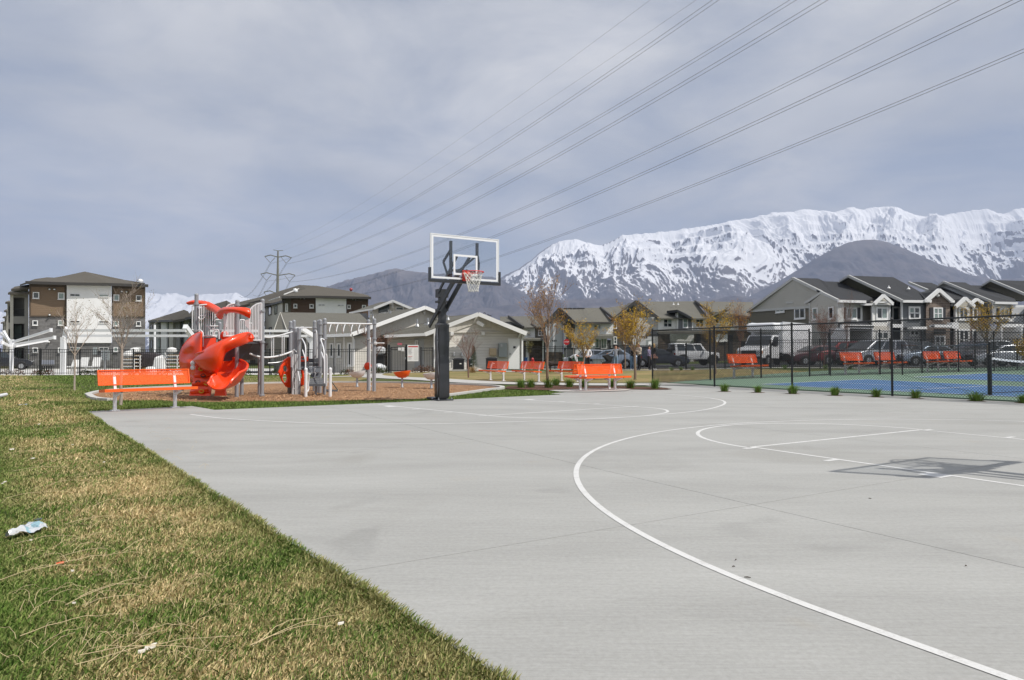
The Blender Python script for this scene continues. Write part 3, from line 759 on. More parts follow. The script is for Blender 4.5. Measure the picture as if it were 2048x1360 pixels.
def make_hoop(loc, label):
    # local axes: x = out over the court, y = sideways, z up
    t = thing('basketball_hoop', label, 'basketball hoop', loc, math.atan2(U.y, U.x), 'basketball hoops of the court')
    z0, z1, X, W2 = 2.72, 3.74, 1.22, .86
    mb = MB(); mb.box((0, 0, .012), (.42, .40, .024)); mb.box((-.34, .02, .03), (.46, .34, .05)); mb.build('base_plate', M_charc, t)
    for a in (-1, 1):
        for b in (-1, 1): mb = MB(); mb.lathe((a * .18, b * .17, .024), [(.018, 0), (.018, .025), (.006, .03), (.006, .06)], 6); mb.build('anchor_bolt', M_steel, t)
    mb = MB(); mb.box((0, 0, 1.33), (.15, .15, 2.62)); mb.build('pole', M_charc, t)
    # pad: soft box with rounded corners, slightly uneven
    vs = []; fs = []; rr = random.Random(3); ring = []
    for i, z in enumerate([.05, .10, .35, .62, .90, 1.02, 1.15, 1.45, 1.70, 1.80, 1.83]):
        hw = .135 if 0 < i < 10 else .12; w_ = hw + rr.uniform(-.010, .010)
        for k in range(16):
            a = 2 * PI * k / 16; ca, sa = math.cos(a), math.sin(a); q = max(abs(ca), abs(sa)); e = .82 + .18 * q
            vs.append((ca / q * w_ * e * 1.02 + rr.uniform(-.003, .003), sa / q * w_ * e + rr.uniform(-.003, .003), z))
    for i in range(10):
        for k in range(16): k2 = (k + 1) % 16; fs.append((i * 16 + k, i * 16 + k2, (i + 1) * 16 + k2, (i + 1) * 16 + k))
    fs.append(tuple(range(160, 176))); mb = MB(); mb.add(vs, fs); pd = mb.build('pole_pad', M_vinyl, t, smooth=True)
    # torn patches showing the pale backing on the side towards the court
    for poly in ([(-.02, 1.74), (.03, 1.66), (.055, 1.44), (-.03, 1.45)], [(-.03, 1.42), (.07, 1.42), (.05, 1.25), (.10, 1.05), (.075, .93), (.13, .78), (.145, .62), (.09, .72), (.03, .95), (.02, 1.1), (-.01, 1.25)], [(.03, .54), (.06, .52), (.055, .30), (.03, .10), (.015, .25)]):
        mb = MB(); mb.prism([(y_ * .5 + .05, -.142, z) for y_, z in poly], (0, -.004, 0)); mb.build('torn_patch', M_foam, pd)
    # upper and lower parallel arms
    for s_ in (-1, 1):
        mb = MB(); mb.bar((-.52, s_ * .10, 1.78), (X - .10, s_ * .10, 2.98), .04, .095); mb.build('lower_arm', M_charc, t)
        mb = MB(); mb.bar((.04, s_ * .12, 2.56), (X - .10, s_ * .16, 3.30), .035, .06); mb.build('upper_arm', M_charc, t)
        mb = MB(); mb.bar((.0, s_ * .10, 2.20), (X - .35, s_ * .10, 2.83), .035, .09); mb.build('lift_arm', M_charc, t)
        mb = MB(); mb.bar((X - .07, s_ * .33, z0 + .02), (X - .07, s_ * .33, z1 - .12), .055, .05); mb.build('board_strut', M_charc, t)
        mb = MB(); mb.bar((X - .09, s_ * .34, z0 + .68), (X - .20, s_ * .45, z0 + .44), .045, .045); mb.bar((X - .20, s_ * .45, z0 + .44), (X - .10, s_ * .36, z0 + .06), .04, .04); mb.build('strut_brace', M_charc, t)
    mb = MB(); mb.box((X - .09, 0, z0 + .25), (.04, .72, .05)); mb.box((X - .09, 0, z0 + .06), (.05, .50, .08)); mb.bar((X - .1, -.1, z0 + .26), (X - .1, .33, z0 + .62), .035, .045); mb.build('cross_bar', M_charc, t)
    mb = MB(); mb.box((-.02, 0, 2.35), (.20, .26, .05)); mb.box((-.02, 0, 2.15), (.20, .26, .06)); mb.box((-.02, 0, 2.55), (.18, .26, .20)); mb.build('pole_bracket', M_charc, t)
    # board
    mb = MB(); mb.box((X, 0, (z0 + z1) / 2), (.012, W2 * 2 - .03, z1 - z0 - .03)); bd = mb.build('backboard', M_bglass, t)
    def frame(y0, y1, za, zb, w, x0, x1, m, nm, par):
        q = MB(); q.bx(x0, x1, y0, y1, zb - w, zb); q.bx(x0, x1, y0, y1, za, za + w); q.bx(x0, x1, y0, y0 + w, za + w, zb - w); q.bx(x0, x1, y1 - w, y1, za + w, zb - w)
        return q.build(nm, m, par)
    frame(-W2, W2, z0, z1, .022, X - .022, X + .012, M_white, 'board_frame', bd)
    frame(-W2 + .03, W2 - .03, z0 + .04, z1 - .03, .042, X + .0065, X + .009, M_pframe, 'border_print', bd)
    frame(-.30, .30, z0 + .14, z0 + .60, .045, X + .0065, X + .009, M_pframe, 'target_square', bd)
    mb = MB(); mb.bx(X - .03, X + .03, -W2 - .035, W2 + .035, z0 - .045, z0 + .022)
    for s_ in (-1, 1): mb.bx(X - .03, X + .03, s_ * (W2 - .012), s_ * (W2 + .035), z0 + .022, z0 + .27)
    mb.build('edge_padding', M_vinyl, bd)
    mb = MB(); mb.bx(X - .025, X - .012, W2, W2 - .012, z0 + .28, z1); mb.build('board_side_strip', M_charc, bd)
    # rim
    rz_, cx = 2.90, X + .15 + .23
    r_ = MB(); pts = [(cx + .229 * math.cos(a), .229 * math.sin(a), rz_) for a in [2 * PI * i / 32 for i in range(33)]]; r_.tube(pts, .011, 8)
    rim = r_.build('rim', M_rim, t, smooth=True)
    q = MB(); q.box((X + .025, 0, rz_ - .05), (.03, .17, .24)); q.box((X + .09, 0, rz_ - .018), (.14, .13, .016))
    q.bar((X + .04, .06, rz_ - .14), (X + .16, .10, rz_ - .02), .014); q.bar((X + .04, -.06, rz_ - .14), (X + .16, -.10, rz_ - .02), .014)
    q.prism([(X + .04, .085, rz_ - .02), (X + .04, .085, rz_ - .15), (X + .14, .085, rz_ - .02)], (0, -.008, 0)); q.prism([(X + .04, -.085, rz_ - .02), (X + .04, -.085, rz_ - .15), (X + .14, -.085, rz_ - .02)], (0, .008, 0))
    q.build('rim_bracket', M_rim, rim)
    nt_ = MB(); NS = 12; rows = 8; rr = random.Random(9)
    def npt(k, j):
        f = j / rows; rad = .222 - .125 * f ** .75 + (.012 if j == rows else 0); a = 2 * PI * (k + (j % 2) * .5) / NS
        return Vector((cx + rad * math.cos(a), rad * math.sin(a), rz_ - .012 - .42 * f))
    for j in range(rows):
        for k in range(NS):
            if j % 2 == 0: nb = (npt(k, j + 1), npt(k - 1, j + 1))
            else: nb = (npt(k, j + 1), npt(k + 1, j + 1))
            for e in nb: nt_.tube([npt(k, j), e], .0055 if j < 7 else .007, 4, caps=False)
    nt_.build('net', M_net, rim)
    return t
hoop = make_hoop(G(884, 800.5), 'black basketball hoop with glass backboard and padded pole beside the playground')
dup(hoop, 'second basketball hoop off to the right, seen only by its shadow on the concrete', (hoop_near_c.x, hoop_near_c.y, 0) if False else (M0.x + U.x * 5.05, M0.y + U.y * 5.05, 0), math.atan2(-U.y, -U.x))

# ------------------------------------------------------------------ benches
def make_bench(label):
    t = thing('park_bench', label, 'bench', (0, 0, 0), 0, 'orange metal benches')
    L = 1.83
    # seat slopes a little to the back; front is -y
    y0, y1, zf, zb = -.40, -.02, .470, .445
    s = panel_uv('seat', (-L / 2 + .02, y0 + .02, zf), (1, 0, 0), Vector((0, y1 - y0, zb - zf)).normalized(), L - .04, .36, M_perf, t)
    q = MB(); q.bx(-L / 2, L / 2, y0 - .01, y0 + .022, zf - .055, zf + .004); q.bx(-L / 2, L / 2, y1 - .012, y1 + .012, zb - .05, zb + .004)
    for e in (-1, 1): q.prism([(e * L / 2, y0 + .022, zf + .003), (e * L / 2, y1 - .012, zb + .003), (e * L / 2, y1 - .012, zb - .045), (e * L / 2, y0 + .022, zf - .045)], (-e * .022, 0, 0))
    q.build('seat_edge', M_orange, s)
    # backrest leans back
    lo = Vector((0, .055, .545)); hi = Vector((0, .125, .845)); ax = (hi - lo).normalized(); h = (hi - lo).length
    b = panel_uv('backrest', Vector((-L / 2 + .02, 0, 0)) + lo, (1, 0, 0), ax, L - .04, h, M_perf, t)
    q = MB()
    for p_ in (lo, hi): q.bar(p_ + Vector((-L / 2, 0, 0)), p_ + Vector((L / 2, 0, 0)), .045, .022)
    for e in (-1, 1): q.bar(lo + Vector((e * (L / 2 - .011), 0, 0)), hi + Vector((e * (L / 2 - .011), 0, 0)), .022, .045)
    q.build('backrest_edge', M_orange, b)
    for e in (-1, 1):
        q = MB(); x = e * .60
        q.bar((x, .045, 0.02), (x, .045, .46), .06, .06); q.bar((x, .045, .44), (x, .150, .82), .05, .05, up=Vector((0, 1, 0)))
        q.build('leg', M_white, t)
        q = MB(); q.bar((x, .05, .30), (x, -.36, .425), .05, .05); q.bar((x, .02, .41), (x, -.38, .425), .045, .03); q.build('seat_arm', M_white, t)
        q = MB(); q.lathe((x, -.385, .420), [(.0, -.02), (.026, -.016), (.026, .016), (0, .02)], 10, (0, 1, 0)); q.build('end_cap', M_rubber, t, smooth=True)
        q = MB(); q.box((x, .045, .010), (.16, .13, .018)); q.build('foot_plate', M_white, t)
    return t
bench = make_bench('large orange perforated bench on the slab corner nearest the camera')
bench.matrix_basis = Matrix.Translation(G(293, 818.5)) @ Matrix.Rotation(math.radians(46), 4, 'Z') @ Matrix.Scale(.93, 4)
def put_bench(p, deg, label, s=.93):
    c = copy_tree(bench); c.matrix_basis = Matrix.Translation(p) @ Matrix.Rotation(math.radians(deg), 4, 'Z') @ Matrix.Scale(s, 4); c['label'] = label; return c
pb = G(1203, 780.8)
put_bench(pb, 30.8, 'sunlit orange bench facing the court, front one of the back to back pair')
put_bench(pb - U * .36 , 210.8, 'orange bench facing away from the court, rear one of the back to back pair')
put_bench(G(992, 761), -60, 'shaded orange bench nearest the clubhouse, left of three facing the playground')
put_bench(G(1061, 762.5), -60, 'shaded orange bench between the clubhouse bench and the tall thin tree')
put_bench(G(1137, 762.5), -60, 'shaded orange bench partly hidden behind the back to back pair')
M_sheen = None
for px, d, lb in ((1489, 28.9, 'orange bench behind the fence in front of the white moving van'), (1707, 31.4, 'orange bench behind the court fence in front of the red car'), (1774, 32.3, 'orange bench directly right of the one before the red car'), (1868, 34.0, 'orange bench left of the far right overlapping pair beyond the courts'), (1909, 34.8, 'farthest right orange bench beyond the blue courts')):
    put_bench(base(px, d), 40, lb, 1.18)

# ------------------------------------------------------------------ fences
def chain_fence(name, label, A, B, h, posts_at, lo=0.04, spacing=.072, post_r=.030, mid=False):
    A = Vector((A[0], A[1], 0)); B = Vector((B[0], B[1], 0)); L = (B - A).length; d = (B - A) / L
    def gp(t): p = A + d * t; return Vector((p.x, p.y, gz(p.x, p.y)))
    t = thing(name, label, 'fence', gp(0))
    for s_ in posts_at:
        q = MB(); p = gp(s_); q.tube([p - Vector((0, 0, .05)), p + Vector((0, 0, h + .03))], post_r, 10); q.lathe(p + Vector((0, 0, h + .03)), [(post_r + .006, 0), (post_r + .006, .02), (post_r * .5, .045), (.002, .055)], 10)
        q.build('post', M_black, t, world=True)
    q = MB(); n = 14; q.tube([gp(L * i / n) + Vector((0, 0, h)) for i in range(n + 1)], .021, 8); q.build('top_rail', M_black, t, world=True)
    if mid: q = MB(); q.tube([gp(L * i / n) + Vector((0, 0, mid)) for i in range(n + 1)], .019, 8); q.build('middle_rail', M_black, t, world=True)
    q = MB(); q.tube([gp(L * i / n) + Vector((0, 0, lo)) for i in range(n + 1)], .006, 5); q.build('bottom_wire', M_black, t, world=True)
    q = MB(); H = h - lo; k = 0; x = -H
    while x < L:
        for sg in (1, -1):
            x0, x1 = (x, x + H) if sg > 0 else (x + H, x); z0, z1 = lo, h
            a0, a1, b0, b1 = x0, x1, z0, z1
            def cut(a0, b0, a1, b1, lim, side):
                if side * (a0 - lim) < 0: f = (lim - a0) / (a1 - a0); return lim, b0 + (b1 - b0) * f
                return a0, b0
            for lim, side in ((0.0, 1), (L, -1)):
                if side * (a0 - lim) < 0 and side * (a1 - lim) < 0: a0 = None; break
                na, nb = cut(a0, b0, a1, b1, lim, side); ma, mb_ = cut(a1, b1, a0, b0, lim, side); a0, b0, a1, b1 = na, nb, ma, mb_
            if a0 is None or abs(a1 - a0) < .01: continue
            off = Vector((N.x, N.y, 0)) * (.004 * sg)
            p = gp(a0) + Vector((0, 0, b0)) + off; r = gp(a1) + Vector((0, 0, b1)) + off
            q.tube([p, r], 0.0042, 3, caps=False)
        x += spacing
    o = q.build('chain_mesh', M_black, t, world=True); o['kind'] = 'stuff'
    return t
posts = [0.03 + 3.05 * i for i in range(9)]
f_end = fence_a + fd * 25
chain_fence('chain_link_fence', 'black chain link fence along the near side of the blue and green courts', fence_a, f_end, 1.98, posts)
back_dir = Vector((.915, .403, 0))
chain_fence('chain_link_fence', 'black chain link fence with benches behind it across the back of the courts', fence_a + back_dir * .05, fence_a + back_dir * 8.0, 1.98, [2.7, 5.3, 7.97])
chain_fence('chain_link_fence', 'black chain link fence running right from the gate behind the blue courts', fence_a + back_dir * 9.2, fence_a + back_dir * 30, 1.98, [.03, 3.1, 5.9, 8.5, 11.2, 14.0, 17.0, 20.0], mid=1.15)
# gate between the two back stretches
gt = thing('court_gate', 'black framed chain link gate in the back fence right of the white van', 'gate', base(1628, 28.7))
ga = fence_a + back_dir * 8.05; gb = fence_a + back_dir * 9.15
for nm, a, b in (('gate_frame', (ga, 0.08), (ga, 1.9)), ('gate_frame', (gb, 0.08), (gb, 1.9)), ('gate_rail', (ga, 1.9), (gb, 1.9)), ('gate_rail', (ga, 1.05), (gb, 1.05)), ('gate_rail', (ga, .08), (gb, .08))):
    q = MB(); f_ = lambda e: Vector((e[0].x, e[0].y, gz(e[0].x, e[0].y) + e[1])); q.tube([f_(a), f_(b)], .02, 8); q.build(nm, M_black, gt, world=True)
q = MB()
for i in range(-28, 17):
    for sg in (1, -1):
        pts = []
        for j in range(2):
            xx = i * .066 + (1.82 * j if sg > 0 else 1.82 * (1 - j)); pts.append((xx, .08 + 1.82 * j))
        (x0, z0), (x1, z1) = pts
        def cl(x, z, xx, zz):
            if x < 0: f = (0 - x) / (xx - x); return 0, z + (zz - z) * f
            if x > 1.1: f = (1.1 - x) / (xx - x); return 1.1, z + (zz - z) * f
            return x, z
        if max(x0, x1) <= 0 or min(x0, x1) >= 1.1: continue
        A_ = cl(x0, z0, x1, z1); B_ = cl(x1, z1, x0, z0)
        P1 = ga + back_dir * A_[0]; P2 = ga + back_dir * B_[0]
        q.tube([Vector((P1.x, P1.y, gz(P1.x, P1.y) + A_[1])), Vector((P2.x, P2.y, gz(P2.x, P2.y) + B_[1]))], 00.0042, 3, caps=False)
q.build('chain_mesh', M_black, gt, world=True)['kind'] = 'stuff'
# low divider between the courts
Pn = G(1980, 793); 
chain_fence('low_divider_fence', 'low black rail fence dividing the two blue courts behind the net post', (Pn.x, Pn.y), (17.35, 30.6), 1.36, [0.0, 13.6], spacing=99.0)
# net
nt = thing('court_net', 'sports net with white top tape on a black post at right edge', 'net', Pn)
q = MB(); q.tube([Pn, Pn + Vector((0, 0, 1.07))], .052, 12); q.lathe(Pn + Vector((0, 0, 1.07)), [(.056, 0), (.056, .02), (.03, .04)], 12); q.build('post', M_black, nt, world=True)
def net_pt(s, z): 
    p = Pn + N * s; sag = 1 - .14 * (1 - ((s - 3.3) / 3.3) ** 2)
    return Vector((p.x, p.y, Pn.z + z * sag))
q = MB(); pts = [net_pt(.06 + i * .3, 1.0) for i in range(22)]
for i in range(21): q.bar(pts[i], pts[i + 1], .012, .055)
q.build('top_tape', M_white, nt, world=True)
q = MB()
for i in range(130): q.tube([net_pt(.06 + i * .05, 0.10), net_pt(.06 + i * .05, .97)], .0016, 3, caps=False)
for j in range(18): q.tube([net_pt(.06 + i * .6, .10 + j * .05) for i in range(11)], .0016, 3, caps=False)
q.build('net_mesh', M_black, nt, world=True)['kind'] = 'stuff'
q = MB(); q.tube([net_pt(.06 + i * .6, .09) for i in range(11)], .010, 6); q.build('bottom_cord', M_black, nt, world=True)

def iron_fence(name, label, pts, h, post_every=2.4, m=M_black, thick_posts=()):
    pts = [Vector((p[0], p[1], 0)) for p in pts]
    g0 = Vector((pts[0].x, pts[0].y, gz(pts[0].x, pts[0].y))); t = thing(name, label, 'fence', g0)
    up = Vector((0, 0, 1)); pk = MB(); k = 0
    for A, B in zip(pts[:-1], pts[1:]):
        L = (B - A).length; d = (B - A) / L
        gp = lambda s_: (lambda p: Vector((p.x, p.y, gz(p.x, p.y))))(A + d * s_)
        n = max(1, round(L / post_every))
        for i in range(n + (1 if B is pts[-1] else 0)):
            q = MB(); p = gp(L * i / n); q.box(p + up * (h / 2 + .01), (.065, .065, h + .06), math.atan2(d.y, d.x)); q.build('post', m, t, world=True)
        for i in range(n):
            a, b = gp(L * i / n + .03), gp(L * (i + 1) / n - .03)
            for z in (.12, h - .17, h - .02): q = MB(); q.bar(a + up * z, b + up * z, .028, .03); q.build('rail', m, t, world=True)
        m_ = int(L / .112)
        for i in range(m_ + 1):
            p = gp(L * i / m_); pk.bar(p + up * .05, p + up * (h + .0), .016, .016, up=Vector((0, 1, 0)))
    o = pk.build('pickets', m, t, world=True); o['kind'] = 'stuff'; return t
def bp(px, d): p = base(px, d); return (p.x, p.y)
iron_fence('pool_fence', 'black iron picket fence around the pool deck behind the playground', [bp(-140, 38), bp(0, 38.5), bp(160, 39.5), bp(372, 40), bp(540, 40), bp(668, 40), bp(782, 41.5)], 1.48)
iron_fence('pool_fence', 'short black iron picket run between the notice board and the clubhouse gable', [bp(842, 42), bp(866, 42.5)], 1.5)
iron_fence('street_fence', 'long black iron picket fence between the dormant lawn and the street', [bp(1048, 50.5), bp(1175, 48.2), bp(1300, 45.5), bp(1450, 42.3), bp(1640, 38.9), bp(1780, 37.6), bp(1950, 36.6), bp(2120, 36)], 1.66)
# pool gate with notice
gt = thing('pool_gate', 'black iron gate beside the white pool rules sign', 'gate', base(798, 42))
for px in (778, 813):
    q = MB(); p = base(px, 42); q.box(p + Vector((0, 0, .86)), (.11, .11, 1.72)); q.build('gate_post', M_black, gt, world=True)
a, b = base(782, 42), base(811, 42)
q = MB()
for z in (.12, 1.42, 1.56): q.bar(a + Vector((0, 0, z)), b + Vector((0, 0, z)), .04)
q.bar(a + Vector((0, 0, .1)), a + Vector((0, 0, 1.58)), .045, up=Vector((0, 1, 0))); q.bar(b + Vector((0, 0, .1)), b + Vector((0, 0, 1.58)), .045, up=Vector((0, 1, 0))); q.build('gate_frame', M_black, gt, world=True)
q = MB()
for i in range(1, 9):
    p = a.lerp(b, i / 9); q.bar(p + Vector((0, 0, .12)), p + Vector((0, 0, 1.56)), .016, up=Vector((0, 1, 0)))
q.build('pickets', M_black, gt, world=True)['kind'] = 'stuff'
q = MB(); q.box(b + Vector((-.02, -.05, .88)), (.09, .05, .14)); q.build('latch', M_steel, gt, world=True)
# ------------------------------------------------------------------ playground structure
ps = thing('play_structure', 'orange and white playground structure with spiral slide, climbers and monkey bars', 'playground', (-6.9, 18.0, 0))
def zz(py, d): return EYE + (707.3 - py) * d / FOC           # height seen at a photo row, d metres ahead (near the horizon)
def pole(name, px, top, d, r=.050, m=M_grey, cap=True, bottom=-.02):
    b = base(px, d); q = MB(); z1 = zz(top, d)
    q.tube([Vector((b.x, b.y, bottom)), Vector((b.x, b.y, z1))], r, 12)
    if cap: q.lathe((b.x, b.y, z1), [(r + .002, -.03), (r + .004, 0), (r * .8, .025), (.004, .04)], 12)
    o = q.build(name, m, ps, smooth=True, world=True)
    return b
def clamps(px, d, rows, r=.050):
    for py in rows:
        b = base(px, d); q = MB(); z = zz(py, d); q.lathe((b.x, b.y, z - .025), [(r + .004, 0), (r + .018, .006), (r + .018, .044), (r + .004, .05)], 12)
        q.box((b.x + .0, b.y - r - .02, z), (.05, .04, .045)); q.build('clamp', M_grey, ps, world=True)
def W(px, py, d): b = base(px, d); return Vector((b.x, b.y, zz(py, d)))
# posts of the tall tower
for px, top, d in ((392, 589, 18.3), (439, 646, 19.2), (474, 602, 17.6), (484, 716, 18.6), (519.5, 611, 18.7), (524.5, 600, 17.95)): pole('post', px, top, d)
clamps(392, 18.3, (608, 662, 674, 696, 712)); clamps(524.5, 17.95, (622, 684, 790)); clamps(474, 17.6, (610, 684)); clamps(484, 18.6, (718,)); clamps(439, 19.2, (660, 672))
# decks
q = MB(); q.prism([W(474, 683, 17.6), W(524, 683, 17.95), W(519, 683, 18.75), W(462, 683, 18.6)], (0, 0, -.05)); q.build('deck', M_dgrey, ps, world=True)
q = MB(); q.prism([W(394, 675, 18.3), W(462, 675, 18.5), W(439, 675, 19.3), W(398, 675, 19.2)], (0, 0, -.05)); q.build('deck', M_dgrey, ps, world=True)
# dark perforated climber ramp below the upper deck
q = MB(); q.prism([W(506, 686, 17.9), W(474, 690, 17.75), W(446, 705, 17.6), W(447, 722, 17.7), W(480, 719, 17.9), W(496, 704, 18.0)], (.25, .42, 0)); q.build('under_deck_ramp', M_dgrey, ps, world=True)
for i in range(7):
    q = MB(); a = W(448 + i * 7.2, 700 - i * 2.6, 17.55); q.bar(a, a + Vector((.0, .02, .085)), .02, .05, up=Vector((1, 0, 0))); q.build('ramp_edge_tooth', M_white, ps, world=True)
# white barrier panels
def barrier(name, pts_top, z_bot, nb, m=M_white, d=None, solid=None):
    """pts_top: (px, py, d) along the curved top; bars drop to row z_bot"""
    P_ = catmull([W(*p) for p in pts_top], 8); t_ = MB(); t_.tube(P_, .019, 8)
    d0, d1 = pts_top[0][2], pts_top[-1][2]
    bl_, br_ = W(pts_top[0][0], z_bot, d0), W(pts_top[-1][0], z_bot, d1)
    t_.tube([P_[0], bl_], .017, 8); t_.tube([P_[-1], br_], .017, 8); t_.tube([bl_, br_], .017, 8)
    o = t_.build(name, m, ps, smooth=True, world=True)
    for i in range(1, nb + 1):
        f = i / (nb + 1); b = bl_.lerp(br_, f)
        # top height by interpolation along the plan line
        best = min(P_, key=lambda p: (p.x - b.x) ** 2 + (p.y - b.y) ** 2)
        q = MB(); q.tube([b, Vector((b.x, b.y, best.z))], .0115, 6, caps=False)
        r = q.build('bar', m, None, world=False); r.parent = o; r.matrix_parent_inverse = Matrix.Translation(-Vector((ps.location.x, ps.location.y, ps.location.z)))
    return o
barrier('gate_panel', [(398, 610, 18.25), (410, 609, 18.3), (421, 610, 18.35), (427, 614, 18.4), (429, 620, 18.4)], 673, 6)
barrier('gate_panel', [(384, 612, 18.9), (388, 609, 18.9), (392, 609, 18.9)], 660, 1)
barrier('barrier_panel', [(448, 622, 17.5), (454, 612, 17.52), (463, 607.5, 17.55), (472, 607, 17.6)], 672, 7)
barrier('barrier_panel', [(498, 622, 17.78), (504, 614, 17.82), (513, 608, 17.86), (522.5, 606, 17.9)], 680.5, 7)
barrier('barrier_panel', [(479, 640, 18.3), (487, 640, 18.35), (496, 646, 18.4), (504, 646, 18.45)], 675, 6)
# solid wavy side plates of the slide entry
for pts in ([(446, 634), (453, 631), (453, 654), (450, 652), (446, 645)], [(489, 640), (498, 638), (498, 658), (493, 655), (489, 648)], [(446, 668), (451, 664), (451, 673), (446, 673)]):
    q = MB(); q.prism([W(a, b, 17.45 if a < 470 else 17.7) for a, b in pts], (0, .02, 0)); q.build('wave_plate', M_white, ps, world=True)
for a, b in (((430, 633, 18.3), (440, 633, 18.6)), ((430, 639, 18.3), (441, 639, 18.6)), ((399, 631, 18.3), (411, 631, 18.35)), ((412, 652, 18.3), (436, 652, 18.4))):
    q = MB(); q.tube([W(*a), W(*b)], .017, 8); q.build('cross_rail', M_white, ps, world=True)
for cx_, cy_ in ((402, 633), (423, 653)):
    q = MB(); q.tube([W(cx_ + 6 * math.cos(a), cy_ + 5.5 * math.sin(a), 18.22) for a in [PI * i / 10 for i in range(11)]], .013, 6); q.build('steering_ring', M_white, ps, world=True)
for pts in ([(394, 661, 18.1), (399, 659.5, 18.0), (404, 663, 17.9), (406, 671, 17.85), (406, 693, 17.8)], [(426, 672, 18.1), (428, 662, 18.1), (433, 659, 18.1), (437, 662, 18.1), (438, 678, 18.1)], [(400, 672, 17.9), (415, 671.5, 18.0), (430, 672, 18.1)]):
    q = MB(); q.tube(catmull([W(*p) for p in pts], 5), .017, 8); q.build('grab_rail', M_white, ps, smooth=True, world=True)
# red panel above the climbing wall
q = MB(); q.prism([W(398, 678, 17.95), W(430, 675, 18.1), W(430, 704, 18.05), W(398, 704, 17.9)], (.01, .05, 0)); q.build('red_panel', M_red, ps, world=True)
# overhead hood ribbons
def ribbon(name, pts, hs, thick, m, curve=.10):
    P_ = catmull([W(*p) for p in pts], 7); n = len(P_); vs = []; fs = []
    H_ = np.interp(np.linspace(0, 1, n), np.linspace(0, 1, len(hs)), hs)
    for i, p in enumerate(P_):
        t_ = (P_[min(i + 1, n - 1)] - P_[max(i - 1, 0)]); t_.normalize(); s_ = Vector((t_.y, -t_.x, 0)).normalized()
        if s_.y > 0: s_ = -s_
        sec = []
        for k in range(9):
            a = -1 + 2 * k / 8; sec.append(p + Vector((0, 0, a * H_[i] / 2)) + s_ * (curve * (1 - a * a)))
        for k in range(9):
            a = 1 - 2 * k / 8; sec.append(p + Vector((0, 0, a * (H_[i] / 2 - .01))) + s_ * (curve * (1 - a * a) - thick))
        vs.extend(sec)
    for i in range(n - 1):
        for k in range(18): k2 = (k + 1) % 18; fs.append((i * 18 + k, i * 18 + k2, (i + 1) * 18 + k2, (i + 1) * 18 + k))
    fs.append(tuple(range(17, -1, -1))); fs.append(tuple((n - 1) * 18 + k for k in range(18)))
    q = MB(); q.add(vs, fs); bm = bmesh.new(); o = q.build(name, m, ps, smooth=True, world=True)
    bm.from_mesh(o.data); bmesh.ops.recalc_face_normals(bm, faces=bm.faces[:]); bm.to_mesh(o.data); bm.free(); return o
ribbon('slide_hood', [(377, 606, 18.6), (386, 604.5, 18.55), (398, 606, 18.5), (415, 611, 18.4), (430, 619, 18.2), (441, 628, 17.9)], [.10, .13, .16, .22, .22, .26], .05, M_red)
ribbon('slide_hood', [(439, 629, 17.9), (446, 622, 17.6), (458, 619.5, 17.35), (474, 620, 17.2), (490, 623.5, 17.15), (499, 627, 17.2)], [.26, .20, .15, .16, .22, .25], .05, M_red)
# crescent climber at the far left: tall bowed half disc
vs = []; fs = []; nr, na = 15, 26
for i in range(nr):
    f = i / (nr - 1)                                   # 0 outer edge (left) .. 1 inner edge
    for j in range(na):
        v = j / (na - 1); ph = PI * (v * 1.02 - .01)
        rx = 43 * max(0.0, math.sin(ph)) ** .62; px = 403 - rx * (1 - f) - 0 * f; py = 664 + 108 * v
        d = 17.9 - .42 * math.sin(PI * f * .5) + .10 * math.sin(v * 19) * math.exp(-((f - .35) / .2) ** 2)
        vs.append(W(px, py, d))
for i in range(nr - 1):
    for j in range(na - 1): fs.append((i * na + j, i * na + j + 1, (i + 1) * na + j + 1, (i + 1) * na + j))
q = MB(); q.add(vs, fs); o = q.build('crescent_climber', M_red, ps, smooth=True, world=True)
sd = o.modifiers.new('thickness', 'SOLIDIFY'); sd.thickness = .05; sd.offset = 0
q = MB(); q.tube(catmull([W(403 - 43 * max(0.0, math.sin(PI * v)) ** .62, 664 + 108 * v, 17.92) for v in [i / 16 for i in range(17)]], 3), .032, 8); q.build('crescent_rim', M_red, o if False else ps, smooth=True, world=True)
